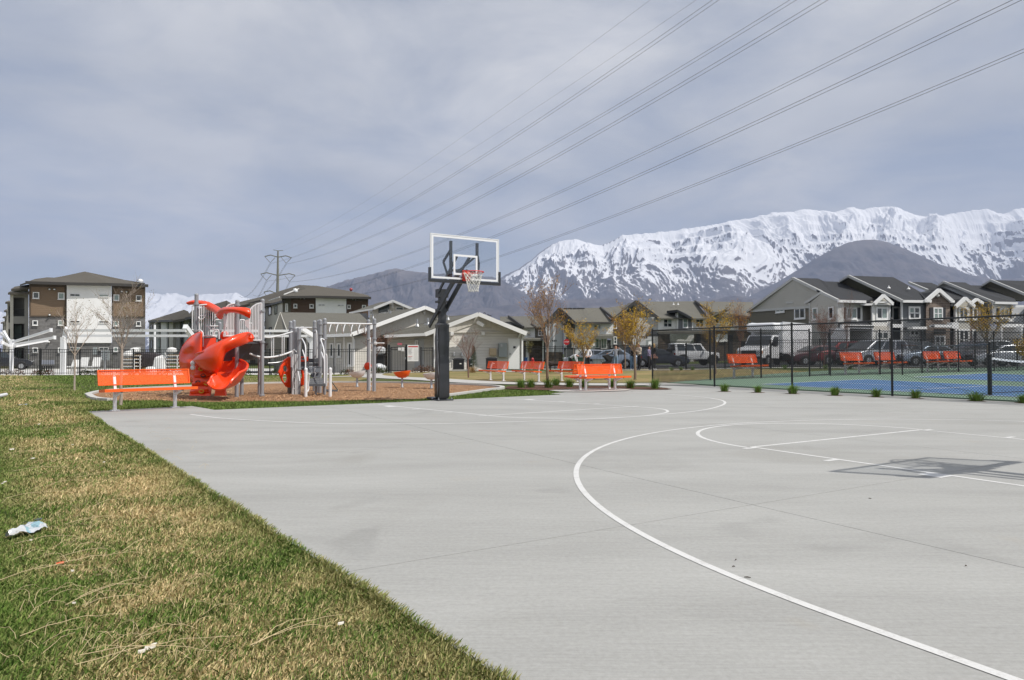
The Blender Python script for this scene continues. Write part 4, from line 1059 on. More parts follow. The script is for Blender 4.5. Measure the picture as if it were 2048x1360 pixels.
# spiral slide: open trough swept down around its post
cl_ = [(472, 684, 17.4), (468, 686, 17.25), (462, 691, 16.95), (444, 701, 16.85), (425, 713, 16.9), (415, 727, 17.1), (416, 738, 17.45), (428, 747, 17.62), (448, 752, 17.45), (463, 759, 17.10), (462, 769, 16.72), (449, 775, 16.42), (438, 778, 16.25)]
P_ = catmull([W(*p) for p in cl_], 7); n = len(P_)
vs = []; fs = []; K = 16
for i, p in enumerate(P_):
    t_ = (P_[min(i + 1, n - 1)] - P_[max(i - 1, 0)]); t_.normalize(); side = Vector((t_.y, -t_.x, 0)).normalized()   # to the right of travel
    f = i / (n - 1)
    # outer wall is on the camera side first, then swings round; outer = left of travel (spiral turns left->back->right)
    hw = float(np.interp(f, [0, .42, .6, 1], [.20, .20, .31, .31]))
    ho = np.interp(f, [0, .08, .2, .32, .45, .6, .75, .9, 1], [.06, .06, .06, .10, .30, .46, .42, .34, .14])
    hi_ = np.interp(f, [0, .1, .3, .5, .8, .9, 1], [.08, .08, .10, .20, .28, .28, .12])
    # the path bends to the right of travel (clockwise seen from above) so outer wall = left
    sec = []
    for k in range(K + 1):
        a = -1 + 2 * k / K                                    # -1 outer(left) .. 1 inner(right)
        hgt = (ho if a < 0 else hi_) * abs(a) ** 2.6; flare = a * hw * (1 + .12 * abs(a) ** 3)
        sec.append(p + side * flare + Vector((0, 0, hgt)))
    sec2 = []
    for k in range(K, -1, -1):
        a = -1 + 2 * k / K; hgt = (ho if a < 0 else hi_) * abs(a) ** 2.6; flare = a * (hw + .035) * (1 + .12 * abs(a) ** 3)
        sec2.append(p + side * flare + Vector((0, 0, hgt - .035 * (1 - abs(a) ** 4))) )
    vs.extend(sec + sec2)
S_ = 2 * (K + 1)
for i in range(n - 1):
    for k in range(S_): k2 = (k + 1) % S_; fs.append((i * S_ + k, i * S_ + k2, (i + 1) * S_ + k2, (i + 1) * S_ + k))
fs.append(tuple(range(S_ - 1, -1, -1))); fs.append(tuple((n - 1) * S_ + k for k in range(S_)))
q = MB(); q.add(vs, fs); slide = q.build('spiral_slide', M_red, ps, smooth=True, world=True)
bm = bmesh.new(); bm.from_mesh(slide.data); bmesh.ops.recalc_face_normals(bm, faces=bm.faces[:]); bm.to_mesh(slide.data); bm.free()
# tall curved outer wall of the upper turn, bowed towards the court
colm = [(500, 667.5, 683, 17.45), (494, 666, 686, 17.15), (480, 669, 690.5, 16.88), (463, 674.5, 697, 16.70), (449, 680, 708, 16.62), (442, 683, 734, 16.58), (432, 687.5, 745, 16.58), (419, 694, 744, 16.66), (406, 703, 737, 16.82), (397, 711, 729, 17.02), (393.5, 716, 723, 17.25)]
tops = catmull([W(a, b_, d) for a, b_, c_, d in colm], 5); bots = catmull([W(a, c_, d + .06) for a, b_, c_, d in colm], 5); vs2 = []; fs2 = []; nv = 9
for a, b_ in zip(tops, bots):
    for j in range(nv):
        v = j / (nv - 1); p = a.lerp(b_, v); k = math.sin(PI * v); p = p + Vector((0, -.16 * k, 0)); vs2.append(p)
for i in range(len(tops) - 1):
    for j in range(nv - 1): fs2.append((i * nv + j, i * nv + j + 1, (i + 1) * nv + j + 1, (i + 1) * nv + j))
q = MB(); q.add(vs2, fs2); o = q.build('slide_outer_wall', M_red, ps, smooth=True, world=True); sd = o.modifiers.new('thickness', 'SOLIDIFY'); sd.thickness = .045; sd.offset = 0
q = MB(); q.lathe(W(500, 675.5, 17.5), [(.01, -.115), (.07, -.09), (.105, 0), (.07, .09), (.01, .115)], 12); q.build('slide_end_cap', M_red, ps, smooth=True, world=True)
q = MB(); q.tube([p + Vector((0, .03, .0)) for p in tops], .034, 8); q.build('slide_lip', M_red, ps, smooth=True, world=True)
for e in (0, K):                                              # rolled lips
    q = MB(); q.tube([Vector(vs[i * S_ + e]) for i in range(n)], .028, 7); l_ = q.build('slide_lip', M_red, ps, smooth=True, world=True)
q = MB(); c0 = W(441, 786, 16.45); q.prism([c0 + Vector((-.10, -.02, 0.13)), c0 + Vector((.10, -.02, .13)), c0 + Vector((.13, -.02, -.06)), c0 + Vector((-.13, -.02, -.06))], (0, .10, 0)); q.build('slide_foot', M_red, ps, world=True)
# climbing wall with ribs and holds
A_, B_, C_, D_ = W(396, 720, 17.35), W(430, 724, 17.35), W(420, 791.5, 16.75), W(379, 791, 16.75)
q = MB(); q.prism([A_, B_, C_, D_], (0, .06, 0)); wall = q.build('climbing_wall', M_red, ps, world=True)
for f in (.22, .45, .68, .9):
    q = MB(); a, b = A_.lerp(D_, f), B_.lerp(C_, f); q.bar(a + Vector((.02, -.03, 0)), b + Vector((-.02, -.03, .06)), .05, .06, up=Vector((0, -.5, 1))); q.build('wall_rib', M_red, ps, world=True)
M_yel = mat('yellow_grip', (.62, .40, .02), .45); M_blk = mat('black_grip', (.02, .02, .02), .5)
for u, v, m_ in ((.35, .24, M_yel), (.55, .42, M_blk), (.35, .62, M_blk), (.80, .64, M_yel), (.62, .87, M_yel), (.85, .12, M_yel)):
    p = A_.lerp(B_, u).lerp(D_.lerp(C_, u), v) + Vector((0, -.05, 0)); q = MB()
    pts = [p + Vector((.055 * math.cos(a), -.02, .036 * math.sin(a))) for a in [2 * PI * i / 12 for i in range(13)]]; q.tube(pts, .014, 6); q.build('hand_hold', m_, ps, world=True)
for py in (726, 735):
    q = MB(); c0 = W(386, py, 17.0); q.lathe(c0, [(.0, -.045), (.05, -.035), (.065, 0), (.05, .035), (0, .045)], 14, (0, 1, 0)); q.build('white_knob', M_white, ps, smooth=True, world=True)
q = MB(); q.lathe(W(449, 671, 17.9), [(0, -.03), (.10, -.02), (.12, 0), (.10, .02), (0, .03)], 16, (0, 1, 0)); q.build('round_window', M_red, ps, smooth=True, world=True)

# curved suspension bridge between the towers
for off in (0.0, .62):
    dd0, dd1 = 18.1 + off, 19.0 + off
    up_ = catmull([W(527 - off * 8, 674, dd0), W(540, 674.5, dd0 + .2), W(556, 671.5, dd0 + .5), W(572, 667, dd0 + .7), W(586, 663, dd1)], 5)
    lo_ = catmull([W(500 if not off else 512, 707, dd0 - .2), W(513, 712, dd0), W(530, 714.6, dd0 + .1), W(550, 713, dd0 + .3), W(570, 708, dd0 + .6), W(590, 700, dd1)], 5)
    q = MB(); q.tube(up_, .019, 8); q.build('bridge_handrail', M_white, ps, smooth=True, world=True)
    q = MB(); q.tube(lo_, .024, 8); q.build('bridge_rail', M_white, ps, smooth=True, world=True)
    for px in (543, 547, 564, 568):
        q = MB(); a = W(px, 673 - (px - 540) * .17, dd0 + .35); b = W(px, 713.5 - max(0, px - 545) * .2, dd0 + .35); q.tube([a, b], .012, 6); q.build('bridge_upright', M_white, ps, world=True)
q = MB(); q.tube(catmull([W(536, 726, 18.7), W(556, 724.5, 18.9), W(570, 720, 19.0), W(582, 715, 19.1)], 5), .014, 6); q.build('lower_cable', M_steel, ps, world=True)

# second tower
for px, top, d in ((581, 644, 19.3), (587.5, 642, 20.0), (590.5, 657, 19.0), (598, 657, 18.9), (629, 643, 20.4), (636.8, 642, 20.6), (640.3, 641, 19.6), (649.2, 638.5, 19.2)): pole('post', px, top, d)
clamps(581, 19.3, (655, 663)); clamps(598, 18.9, (678, 738)); clamps(649.2, 19.2, (646, 677)); clamps(640.3, 19.6, (648, 668)); clamps(629, 20.4, (655, 662))
for px, d in ((581, 19.3), (590.5, 19.0)):
    q = MB(); b = base(px, d); q.box((b.x + .02, b.y - .02, .36), (.15, .11, .74)); q.build('post_sleeve', mat('brown_sleeve', (.07, .06, .055), .6), ps, world=True)
q = MB(); q.tube([W(589, 655, 20.2), W(628, 655, 20.4)], .019, 8); q.build('cross_rail', M_white, ps, world=True)
for px in (585, 587.5, 591, 594):
    q = MB(); q.tube([W(px, 703 if px < 588 else 708, 18.85), W(px, 790, 18.85)], .014, 6); q.build('ladder_rail', M_white, ps, world=True)
q = MB(); q.tube(catmull([W(585, 712, 18.85), W(585.5, 702, 18.85), W(589, 699.5, 18.85), W(593, 704, 18.85)], 5), .014, 6); q.build('grab_rail', M_white, ps, world=True)
for k in range(4):
    q = MB(); q.tube([W(585, 744 + k * 11, 18.85), W(591, 744 + k * 11, 18.85)], .011, 6); q.build('ladder_rung', M_white, ps, world=True)
# stepping panels climbing away from the camera
def slab_quad(name, pts, m, vec=(0, .03, 0)):
    q = MB(); q.prism([W(*p) for p in pts], vec); return q.build(name, m, ps, world=True)
slab_quad('upper_deck_edge', [(600, 717, 19.6), (640, 717, 19.8), (640, 725, 19.8), (600, 725, 19.6)], M_dgrey)
slab_quad('step_plate', [(601, 726, 19.5), (638, 726, 19.7), (638, 732, 19.7), (601, 732, 19.5)], M_dgrey)
slab_quad('step_plate', [(600, 733, 19.2), (643, 733, 19.4), (643, 735.5, 19.3), (600, 735.5, 19.1)], M_dgrey)
for (x0, x1, y0, y1) in ((616, 628, 736, 744), (629.5, 641.5, 736, 744), (620, 629.5, 746, 754.5), (630.5, 642, 746, 754.5)):
    slab_quad('stepping_panel', [(x0 + 2.5, y0, 18.9), (x1, y0, 18.95), (x1 - 2, y1, 18.75), (x0, y1, 18.7)], M_dgrey, (0, .05, 0))
slab_quad('perforated_riser', [(618.5, 756, 18.6), (646, 756, 18.7), (646.5, 768, 18.6), (618, 768, 18.5)], M_dgrey)
for i in range(8):
    for j in range(3):
        q = MB(); q.lathe(W(621.5 + i * 3.2, 759 + j * 3.4, 18.44 + i * .01), [(.009, 0), (.009, .012)], 6, (0, -1, 0)); q.build('riser_stud', M_steel, ps, world=True)
q = MB(); q.prism([W(616, 768, 18.2), W(651, 768, 18.35), W(652, 768, 18.8), W(617, 768, 18.7)], (0, 0, -.055)); q.build('transfer_platform', M_dgrey, ps, world=True)
for px, d in ((632, 18.5), (650, 18.6), (636, 19.8), (641, 19.8)):
    q = MB(); b = base(px, d); q.tube([Vector((b.x, b.y, 0)), Vector((b.x, b.y, .30))], .03, 8); q.build('platform_leg', M_grey, ps, world=True)
for px, top, d in ((612, 738, 17.75), (660.8, 737.5, 17.85)):
    pole('white_post', px, top, d, r=.042, m=M_white)
for pts in ([(600, 680, 18.9), (603, 677, 18.85), (606, 681, 18.6), (611, 695, 18.3), (611, 735, 18.2), (611, 762, 18.1)], [(605, 700, 18.8), (609, 712, 18.5), (611, 722, 18.3)],
            [(649, 680, 19.0), (643, 677, 19.0), (642, 681, 18.9), (647, 697, 18.6), (649, 722, 18.5), (649, 766, 18.4)], [(643, 704, 18.9), (647, 716, 18.6), (649, 722, 18.5)],
            [(613, 745, 17.8), (617, 747, 17.9), (618, 757, 17.95), (617, 770, 17.95), (618, 776, 17.95), (616, 782, 17.9), (613, 783, 17.8)], [(651, 708, 18.9), (653.5, 712, 18.9), (654, 740, 18.9), (653.5, 772, 18.9)],
            [(596, 742, 18.8), (598, 752, 18.75), (599.5, 762, 18.7)], [(631, 662, 20.3), (633, 664, 20.2), (634, 690, 20.2), (634, 716, 20.2)]):
    q = MB(); q.tube(catmull([W(*p) for p in pts], 5), .017, 8); q.build('handrail', M_white, ps, smooth=True, world=True)
# orange hole climbers
def holed(name, outer, holes, d, dd=0.0):
    """flat plastic shape with oval holes, cut out as a grid"""
    import itertools
    xs = [p[0] for p in outer]; ys = [p[1] for p in outer]; nx_, ny_ = 26, 40; x0, x1, y0, y1 = min(xs), max(xs), min(ys), max(ys)
    def inside(x, y):
        c = False
        for i in range(len(outer)):
            a, b = outer[i], outer[(i + 1) % len(outer)]
            if (a[1] > y) != (b[1] > y) and x < (b[0] - a[0]) * (y - a[1]) / (b[1] - a[1]) + a[0]: c = not c
        return c and all(((x - hx) / rx) ** 2 + ((y - hy) / ry) ** 2 > 1 for hx, hy, rx, ry in holes)
    vid = {}; vs = []; fs = []
    def v(i, j):
        if (i, j) not in vid: vid[(i, j)] = len(vs); x = x0 + (x1 - x0) * i / nx_; y = y0 + (y1 - y0) * j / ny_; vs.append(W(x, y, d + dd * (x - x0) / (x1 - x0)))
        return vid[(i, j)]
    for i in range(nx_):
        for j in range(ny_):
            if inside(x0 + (x1 - x0) * (i + .5) / nx_, y0 + (y1 - y0) * (j + .5) / ny_): fs.append((v(i, j), v(i, j + 1), v(i + 1, j + 1), v(i + 1, j)))
    q = MB(); q.add(vs, fs); o = q.build(name, M_red, ps, smooth=True, world=True)
    m1 = o.modifiers.new('thickness', 'SOLIDIFY'); m1.thickness = .07; m1.offset = 0
    m2 = o.modifiers.new('soft', 'SMOOTH'); m2.iterations = 3; m2.factor = .6
    return o
holed('orange_climber', [(576, 713), (581, 713), (581, 775), (573, 774), (564, 762), (556.5, 744), (561, 731), (568, 720)], [(570, 737, 4.2, 6.0), (569.5, 756, 4.5, 8.0)], 18.8, .3)
holed('orange_climber', [(593, 712), (616, 713), (616, 722), (600, 724), (593, 722)], [(607, 717.5, 4, 2.5)], 19.5)
holed('orange_climber', [(592, 739), (607, 739), (610, 760), (608, 770), (596, 776), (591, 768)], [(600, 750, 4.5, 7.5)], 19.2)
# monkey bars
for off in (0, .55):
    q = MB(); q.tube([W(650, 646.5 - off * 1.5, 19.2 + off), W(748 - off * 14, 647.5, 20.6 + off)], .021, 8); q.build('overhead_rail', M_white, ps, world=True)
for i, px in enumerate((653, 667, 681, 696.5, 711, 725.5)):
    d = 19.25 + (px - 650) * .0143; z0_ = 647
    a = W(px, z0_, d); b = W(px + 5, 667, d + .27); c = W(px + 9.5, z0_, d + .55)
    q = MB(); q.tube(catmull([a, W(px + 2.6, 654, d + .1), b], 5), .016, 6); q.tube(catmull([b, W(px + 6.5, 656, d + .4), c], 5), .013, 6); q.build('overhead_rung', M_white, ps, smooth=True, world=True)
for px, top, d in ((737, 641, 20.75), (748.6, 639, 20.3)): pole('post', px, top, d)
clamps(748.6, 20.3, (647, 677)); clamps(737, 20.75, (648, 678, 730))
for px in (740, 745.5):
    q = MB(); q.tube(catmull([W(736 if px == 740 else 745, 679, 20.6), W(px, 677.5, 20.55), W(px + .4, 686, 20.5), W(px, 781, 20.5)], 6), .019, 8); q.build('ladder_rail', M_white, ps, world=True)
for k in range(5):
    q = MB(); q.tube([W(740, 734 + k * 9.5, 20.5), W(745.5, 734 + k * 9.5, 20.5)], .013, 6); q.build('ladder_rung', M_white, ps, world=True)
q = MB(); q.tube([W(741, 686.5, 20.4), W(768, 686, 20.2)], .020, 8); q.lathe(W(751, 686.3, 20.25), [(0, -.03), (.05, -.02), (.05, .02), (0, .03)], 10, (0, 1, 0)); q.build('chin_up_bar', M_white, ps, world=True)
q = MB(); q.lathe(W(735.5, 732, 20.6), [(0, -.05), (.09, -.045), (.11, -.03), (.11, .03), (.09, .045), (0, .05)], 20, (.35, 1, 0)); q.build('spinning_drum', M_red, ps, smooth=True, world=True)
q = MB(); q.prism([W(653, 778.5, 20.0), W(676, 779.5, 20.3), W(675, 779.5, 20.8), W(656, 778.5, 20.6)], (0, 0, -.05)); q.build('low_step', M_dgrey, ps, world=True)
q = MB(); q.tube([W(656, 753, 20.2), W(676, 780, 20.4)], .014, 6); q.build('chain', mat('green_chain', (.06, .09, .07), .6), ps, world=True)

# spinner cups
def cup(px, py_rim, d, m, label, lean=0.0):
    b = base(px, d); t = thing('spinner_cup', label, 'playground spinner', b, 0, 'cup spinners in the wood chips')
    z = zz(py_rim, d); q = MB(); q.lathe((0, 0, 0), [(.05, 0), (.05, .03), (.035, .05), (.035, z - .18)], 10); q.build('stem', M_steel, t, smooth=True)
    vs = []; fs = []; n_ = 28; prof = [(.02, -.20), (.12, -.19), (.22, -.12), (.265, -.03), (.28, .02), (.255, .02), (.235, -.03), (.19, -.10), (.02, -.155)]
    for r, h in prof:
        for k in range(n_):
            a = 2 * PI * k / n_; hh = h + (.030 * math.cos(a + lean) if h > -.05 else 0); vs.append((r * math.cos(a), r * math.sin(a), z + hh))
    for i in range(len(prof) - 1):
        for k in range(n_): k2 = (k + 1) % n_; fs.append((i * n_ + k, i * n_ + k2, (i + 1) * n_ + k2, (i + 1) * n_ + k))
    fs.append(tuple(range(n_ - 1, -1, -1))); fs.append(tuple((len(prof) - 1) * n_ + k for k in range(n_)))
    q = MB(); q.add(vs, fs); q.build('cup', m, t, smooth=True); return t
cup(714.5, 743.5, 23.0, M_white, 'white spinner cup on a stem, left of the orange one')
cup(804.5, 743.5, 22.6, M_orange, 'orange spinner cup on a short steel stem')
cup(863, 746.5, 22.0, M_white, 'white spinner cup half hidden behind the basketball pole')
# ------------------------------------------------------------------ building materials
def siding(name, c, pitch=.18, vertical=False, strength=.6):
    g = NT(name); geo = g.n('ShaderNodeNewGeometry'); pos = geo.outputs['Position']
    sp = g.n('ShaderNodeSeparateXYZ'); g.l(pos, sp.inputs[0])
    if vertical:
        h_ = g.math('FRACT', g.math('DIVIDE', g.math('ADD', sp.outputs['X'], g.math('MULTIPLY', sp.outputs['Y'], .35)), pitch))
        prof = g.math('LESS_THAN', h_, .16)
    else:
        h_ = g.math('FRACT', g.math('DIVIDE', sp.outputs['Z'], pitch)); prof = g.math('SUBTRACT', 1.0, h_)
    wth = g.noise(.5, 4, .6, pos)
    cc = g.mix(g.rng(wth, .3, .7), tuple(v * .93 for v in c), tuple(min(1, v * 1.05) for v in c))
    g.bump(prof, strength, .03)
    return g.out(cc, .75, .3)
def brick(name, c1, c2, mortar, scale=1.0):
    g = NT(name); geo = g.n('ShaderNodeNewGeometry'); sp = g.n('ShaderNodeSeparateXYZ'); g.l(geo.outputs['Position'], sp.inputs[0])
    cm = g.n('ShaderNodeCombineXYZ'); g.l(g.math('ADD', sp.outputs['X'], g.math('MULTIPLY', sp.outputs['Y'], .6)), cm.inputs[0]); g.l(sp.outputs['Z'], cm.inputs[1])
    b = g.n('ShaderNodeTexBrick'); g.l(cm.outputs[0], b.inputs['Vector'])
    b.inputs['Scale'].default_value = scale; b.inputs['Brick Width'].default_value = .60; b.inputs['Row Height'].default_value = .20; b.inputs['Mortar Size'].default_value = .012
    b.inputs['Color1'].default_value = (*c1, 1); b.inputs['Color2'].default_value = (*c2, 1); b.inputs['Mortar'].default_value = (*mortar, 1)
    cc = g.mix(g.rng(g.noise(3.0, 5, .8, geo.outputs['Position']), .25, .75), g.mix(1.0, b.outputs['Color'], (.70, .70, .70), 'MULTIPLY'), b.outputs['Color'])
    g.bump(g.math('SUBTRACT', 1.0, b.outputs['Fac']), .5, .02); return g.out(cc, .85, .2)
def shingle(name, c):
    g = NT(name); geo = g.n('ShaderNodeNewGeometry'); pos = geo.outputs['Position']; sp = g.n('ShaderNodeSeparateXYZ'); g.l(pos, sp.inputs[0])
    a = g.noise(14, 3, .8, pos); row = g.math('FRACT', g.math('DIVIDE', sp.outputs['Z'], .09))
    cc = g.mix(g.rng(a, .3, .7), tuple(v * .72 for v in c), tuple(v * 1.25 for v in c))
    cc = g.mix(g.rng(g.noise(.6, 4, .6, pos), .35, .65, 0, .25), cc, tuple(v * .8 for v in c))
    g.bump(row, .35, .02); return g.out(cc, .92, .15)
S_beige = siding('beige_lap_siding', (.62, .595, .54), .19, strength=1.6)
S_batten = siding('beige_board_and_batten', (.64, .61, .55), .42, True, 1.4)
S_grey = siding('greige_lap_siding', (.46, .445, .40), .16)
S_olive = siding('olive_lap_siding', (.155, .145, .115), .16)
S_brown = siding('brown_lap_siding', (.205, .145, .095), .20)
S_brown2 = siding('dark_brown_siding', (.105, .066, .045), .20)
S_white = siding('white_stucco', (.82, .82, .81), 4.0, strength=.05)
S_cream = siding('cream_stucco', (.58, .56, .51), 4.0, strength=.05)
S_wlap = siding('white_lap_siding', (.78, .77, .74), .16)
S_dark = siding('charcoal_lap_siding', (.075, .080, .078), .18)
S_navy = siding('navy_lap_siding', (.030, .038, .055), .18)
S_slate = siding('slate_grey_siding', (.16, .17, .18), .18)
S_lgrey = siding('light_grey_siding', (.47, .48, .49), .2)
S_grst = siding('grey_stucco', (.26, .255, .24), 4.0, strength=.05)
B_grey = brick('grey_brick', (.23, .225, .22), (.15, .147, .144), (.20, .19, .185))
B_tan = brick('tan_brick', (.28, .22, .18), (.19, .145, .12), (.34, .31, .28))
B_stone = brick('brown_stone', (.16, .12, .09), (.09, .07, .055), (.2, .18, .16))
R_brown = shingle('brown_grey_shingles', (.115, .105, .088))
R_dark = shingle('charcoal_shingles', (.048, .050, .054))
R_olive = shingle('weathered_shingles', (.150, .145, .125))
M_trim = mat('white_trim', (.78, .78, .77), .5, var=.03)
M_dtrim = mat('dark_trim', (.05, .046, .042), .5, var=.1)
M_beltrim = mat('grey_trim', (.52, .52, .50), .5, var=.03)
M_shut = mat('dark_shutter', (.03, .03, .034), .5)
g = NT('window_glass'); geo = g.n('ShaderNodeNewGeometry')
M_glass = g.out(g.mix(g.rng(g.noise(.55, 3, .6, geo.outputs['Position']), .4, .6), (.012, .016, .018), (.065, .080, .080)), .06, .7)
g = NT('curtained_glass'); geo = g.n('ShaderNodeNewGeometry')
M_glass2 = g.out(g.mix(g.noise(.8, 3, .6, geo.outputs['Position']), (.16, .22, .20), (.30, .36, .34)), .10, .6)
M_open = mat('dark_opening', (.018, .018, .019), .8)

DSH = [lambda px: 0.0]
_at0 = at
def at(px, py, d): return _at0(px, py, d + DSH[0](px))
class Facade:
    """a vertical plane between two plan points; places things seen through photo pixels on it"""
    def __init__(s, px0, d0, px1, d1):
        s.A = base(px0, d0 + DSH[0](px0)); s.B = base(px1, d1 + DSH[0](px1)); s.A.z = s.B.z = 0; s.u = (s.B - s.A).normalized(); s.n = Vector((s.u.y, -s.u.x, 0))
        if s.n.y > 0: s.n = -s.n
    def pt(s, px, py, off=0.0):
        a, b = ray(px, py); A = s.A + s.n * off
        # eye + t*(a,1,b) on plane
        t = (A.x * s.n.x + A.y * s.n.y) / (a * s.n.x + s.n.y)
        return Vector((a * t, t, EYE + b * t))
    def d(s, px, off=0.0): return s.pt(px, 700, off).y
def bwall(F, th, poly, m, off=0.0, dep=.25, name='wall', ground=False):
    pts = [F.pt(x, y, off) for x, y in poly]
    if ground:
        for p in pts:
            if p.z < .9: p.z = -.6
    mid = sum(pts, Vector()) / len(pts)
    vec = -F.n * (dep + off) if dep <= 1.2 else Vector((mid.x / mid.y, 1, 0)) * (dep + off)
    q = MB(); q.prism(pts, vec); return q.build(name, m, th, world=True)
def bwin(F, th, x0, y0, x1, y1, nx=1, ny=1, off=0.0, fw=.09, m=M_trim, gm=None, name='window', sill=True):
    a, b, c = F.pt(x0, y1, off), F.pt(x1, y1, off), F.pt(x0, y0, off)
    w = (b - a).length; h = c.z - a.z; u = (b - a); u.z = 0; u.normalize(); up = Vector((0, 0, 1)); n = F.n
    q = MB()
    def bb(s0, s1, z0, z1, o0, o1):
        P0 = a + u * s0 + up * z0
        q.prism([P0 + n * o0, P0 + u * (s1 - s0) + n * o0, P0 + u * (s1 - s0) + up * (z1 - z0) + n * o0, P0 + up * (z1 - z0) + n * o0], n * (o1 - o0))
    bb(0, w, 0, fw, .002, .06); bb(0, w, h - fw, h, .002, .06); bb(0, fw, fw, h - fw, .002, .06); bb(w - fw, w, fw, h - fw, .002, .06)
    for i in range(1, nx): bb(w * i / nx - fw * .4, w * i / nx + fw * .4, fw, h - fw, .002, .05)
    for j in range(1, ny): bb(fw, w - fw, h * j / ny - fw * .3, h * j / ny + fw * .3, .002, .048)
    if sill: bb(-.04, w + .04, -.05, -.001, .002, .09)
    o = q.build(name, m, th, world=True)
    ax, az = w / nx, h / ny
    for i in range(nx):
        for j in range(ny):
            q2 = MB(); lo = a + u * (ax * i + fw * .5) + up * (az * j + fw * .4) + n * .012
            q2.prism([lo, lo + u * (ax - fw), lo + u * (ax - fw) + up * (az - fw * .8), lo + up * (az - fw * .8)], n * .01)
            q2.v = [tuple(Vector(v) - th.location) for v in q2.v]
            p = q2.build('pane', gm or (M_glass2 if random.random() < .25 else M_glass), None); p.parent = o
    return o
def broof(th, pts, m, t=.16, name='roof'):
    q = MB(); q.prism([at(px, py, d) for px, py, d in pts], (0, 0, -t)); return q.build(name, m, th, world=True)
def bline(th, a, b, w=.16, h=.22, m=M_trim, name='fascia'):
    q = MB(); q.bar(at(*a), at(*b), w, h); return q.build(name, m, th, world=True)
def bldg(name, label, cat, px, d, group=None): return thing(name, label, cat, base(px, d), 0, group)
def vent_light(F, th, px, py, m, r=.28, off=.05, name='wall_light'):
    q = MB(); q.lathe(F.pt(px, py, off), [(r + .05, 0), (r + .05, .05)], 12, F.n); o = q.build('light_base', M_dtrim, th, world=True)
    q = MB(); q.lathe(F.pt(px, py, off + .06), [(r, 0), (r, .06), (r * .7, .16), (0.01, .2)], 12, F.n); q.build(name, m, th, smooth=True, world=True)

# ---- apartment block on the left
th = bldg('apartment_block', 'three storey apartment block with brown siding, white centre and grey brick at left', 'building', 170, 76, 'brown and white apartment blocks')
F = Facade(57.7, 74, 290.6, 78)
bwall(F, th, [(57.7, 634), (131, 634), (131, 737), (57.7, 737)], B_grey, 0, 9, ground=True)
bwall(F, th, [(58.5, 567), (131, 568), (131, 633.8), (58.5, 633.8)], S_brown, .02, 9)
bwall(F, th, [(224, 634.4), (290.6, 634.6), (290.6, 737), (224, 737)], B_grey, .03, 10, ground=True)
bwall(F, th, [(224, 570), (290, 572), (290, 634.2), (224, 634)], S_brown, .05, 10)
bwall(F, th, [(131.2, 686), (223.8, 686), (223.8, 737), (131.2, 737)], B_grey, .25, 9, ground=True)
bwall(F, th, [(133.5, 569), (223, 569.5), (223, 685.8), (133.5, 685.8)], S_white, .45, 9)
for a in ([(58, 567), (61, 567), (61, 633), (58, 633)], [(129, 567.5), (133, 567.5), (133, 684), (129, 684)], [(61, 631), (129, 631.4), (129, 634), (61, 633.6)], [(61, 567), (129, 567.6), (129, 574), (61, 573.4)],
          [(223.5, 570), (226.5, 570), (226.5, 634), (223.5, 634)], [(287.5, 571.5), (290.4, 571.5), (290.4, 634), (287.5, 634)], [(226, 632.2), (288, 632.6), (288, 635), (226, 634.6)], [(226.5, 570.2), (287.5, 571.6), (287.5, 578), (226.5, 576.6)]):
    bwall(F, th, a, M_dtrim if False else siding('umber_trim', (.085, .066, .048), 4, strength=.02) if 'umber_trim' not in MATS else MATS['umber_trim'], .10, .04, 'trim')
for r_ in ((65.6, 584, 78.6, 597), (116, 585, 129, 598.6), (65, 640.7, 76, 650.7), (116, 640.7, 127.5, 650.8), (65, 695, 76, 705), (116, 695, 127, 705), (227, 589, 238.7, 601), (272, 590.6, 283.2, 602), (227, 642, 238, 652), (272, 642.4, 282, 652.4), (227, 694, 236, 703.5), (272, 694.5, 281, 704)):
    bwin(F, th, *r_, off=.10, fw=.085)
for r_ in ((140, 587.6, 160, 592.4), (198, 589, 217, 593.4), (140, 641, 160, 645.6), (198, 641.8, 217, 646), (140, 694.6, 160, 699.4), (198, 694.8, 217, 699.4)):
    bwin(F, th, *r_, nx=2, off=.46, fw=.035)
M_glob = mat('white_light_globe', (.85, .85, .83), .3)
for a, b_ in ((99.3, 578.5), (109, 578.7), (243.5, 583), (253.3, 583.8), (99.3, 630), (254.6, 632), (98.5, 684)): vent_light(F, th, a, b_, M_glob, .09, .14)
e = [(51.6, 565, 73.2), (131, 567.4, 74.2), (224, 569, 75.9), (296.5, 571.5, 77.4)]; rr_ = [(94, 554.6, 79), (126, 556, 79.5), (169.4, 543, 84), (222, 558.4, 82), (251, 560, 82)]
for poly in ([e[0], e[1], rr_[1], rr_[0]], [e[1], e[2], rr_[3], rr_[2], rr_[1]], [e[2], e[3], rr_[4], rr_[3]], [e[0], rr_[0], (70, 557.8, 84), (40, 569, 80)]): broof(th, poly, R_brown)
broof(th, [rr_[2], rr_[3], rr_[4], (290, 566, 92), (200, 556, 95), (150, 556, 95), (94, 559, 90), rr_[0], rr_[1]], R_brown)
for i in range(3): bline(th, e[i], e[i + 1], .25, .30, M_dtrim)
q = MB(); q.lathe(at(281, 563, 77), [(.02, 0), (.20, .03), (.31, .09), (.30, .10), (.18, .05)], 18, (.6, -.5, .7)); q.tube([at(280, 568.5, 77.3), at(281, 563.5, 77.1)], .03, 6); q.build('satellite_dish', MATS['galvanised_steel'], th, smooth=True, world=True)
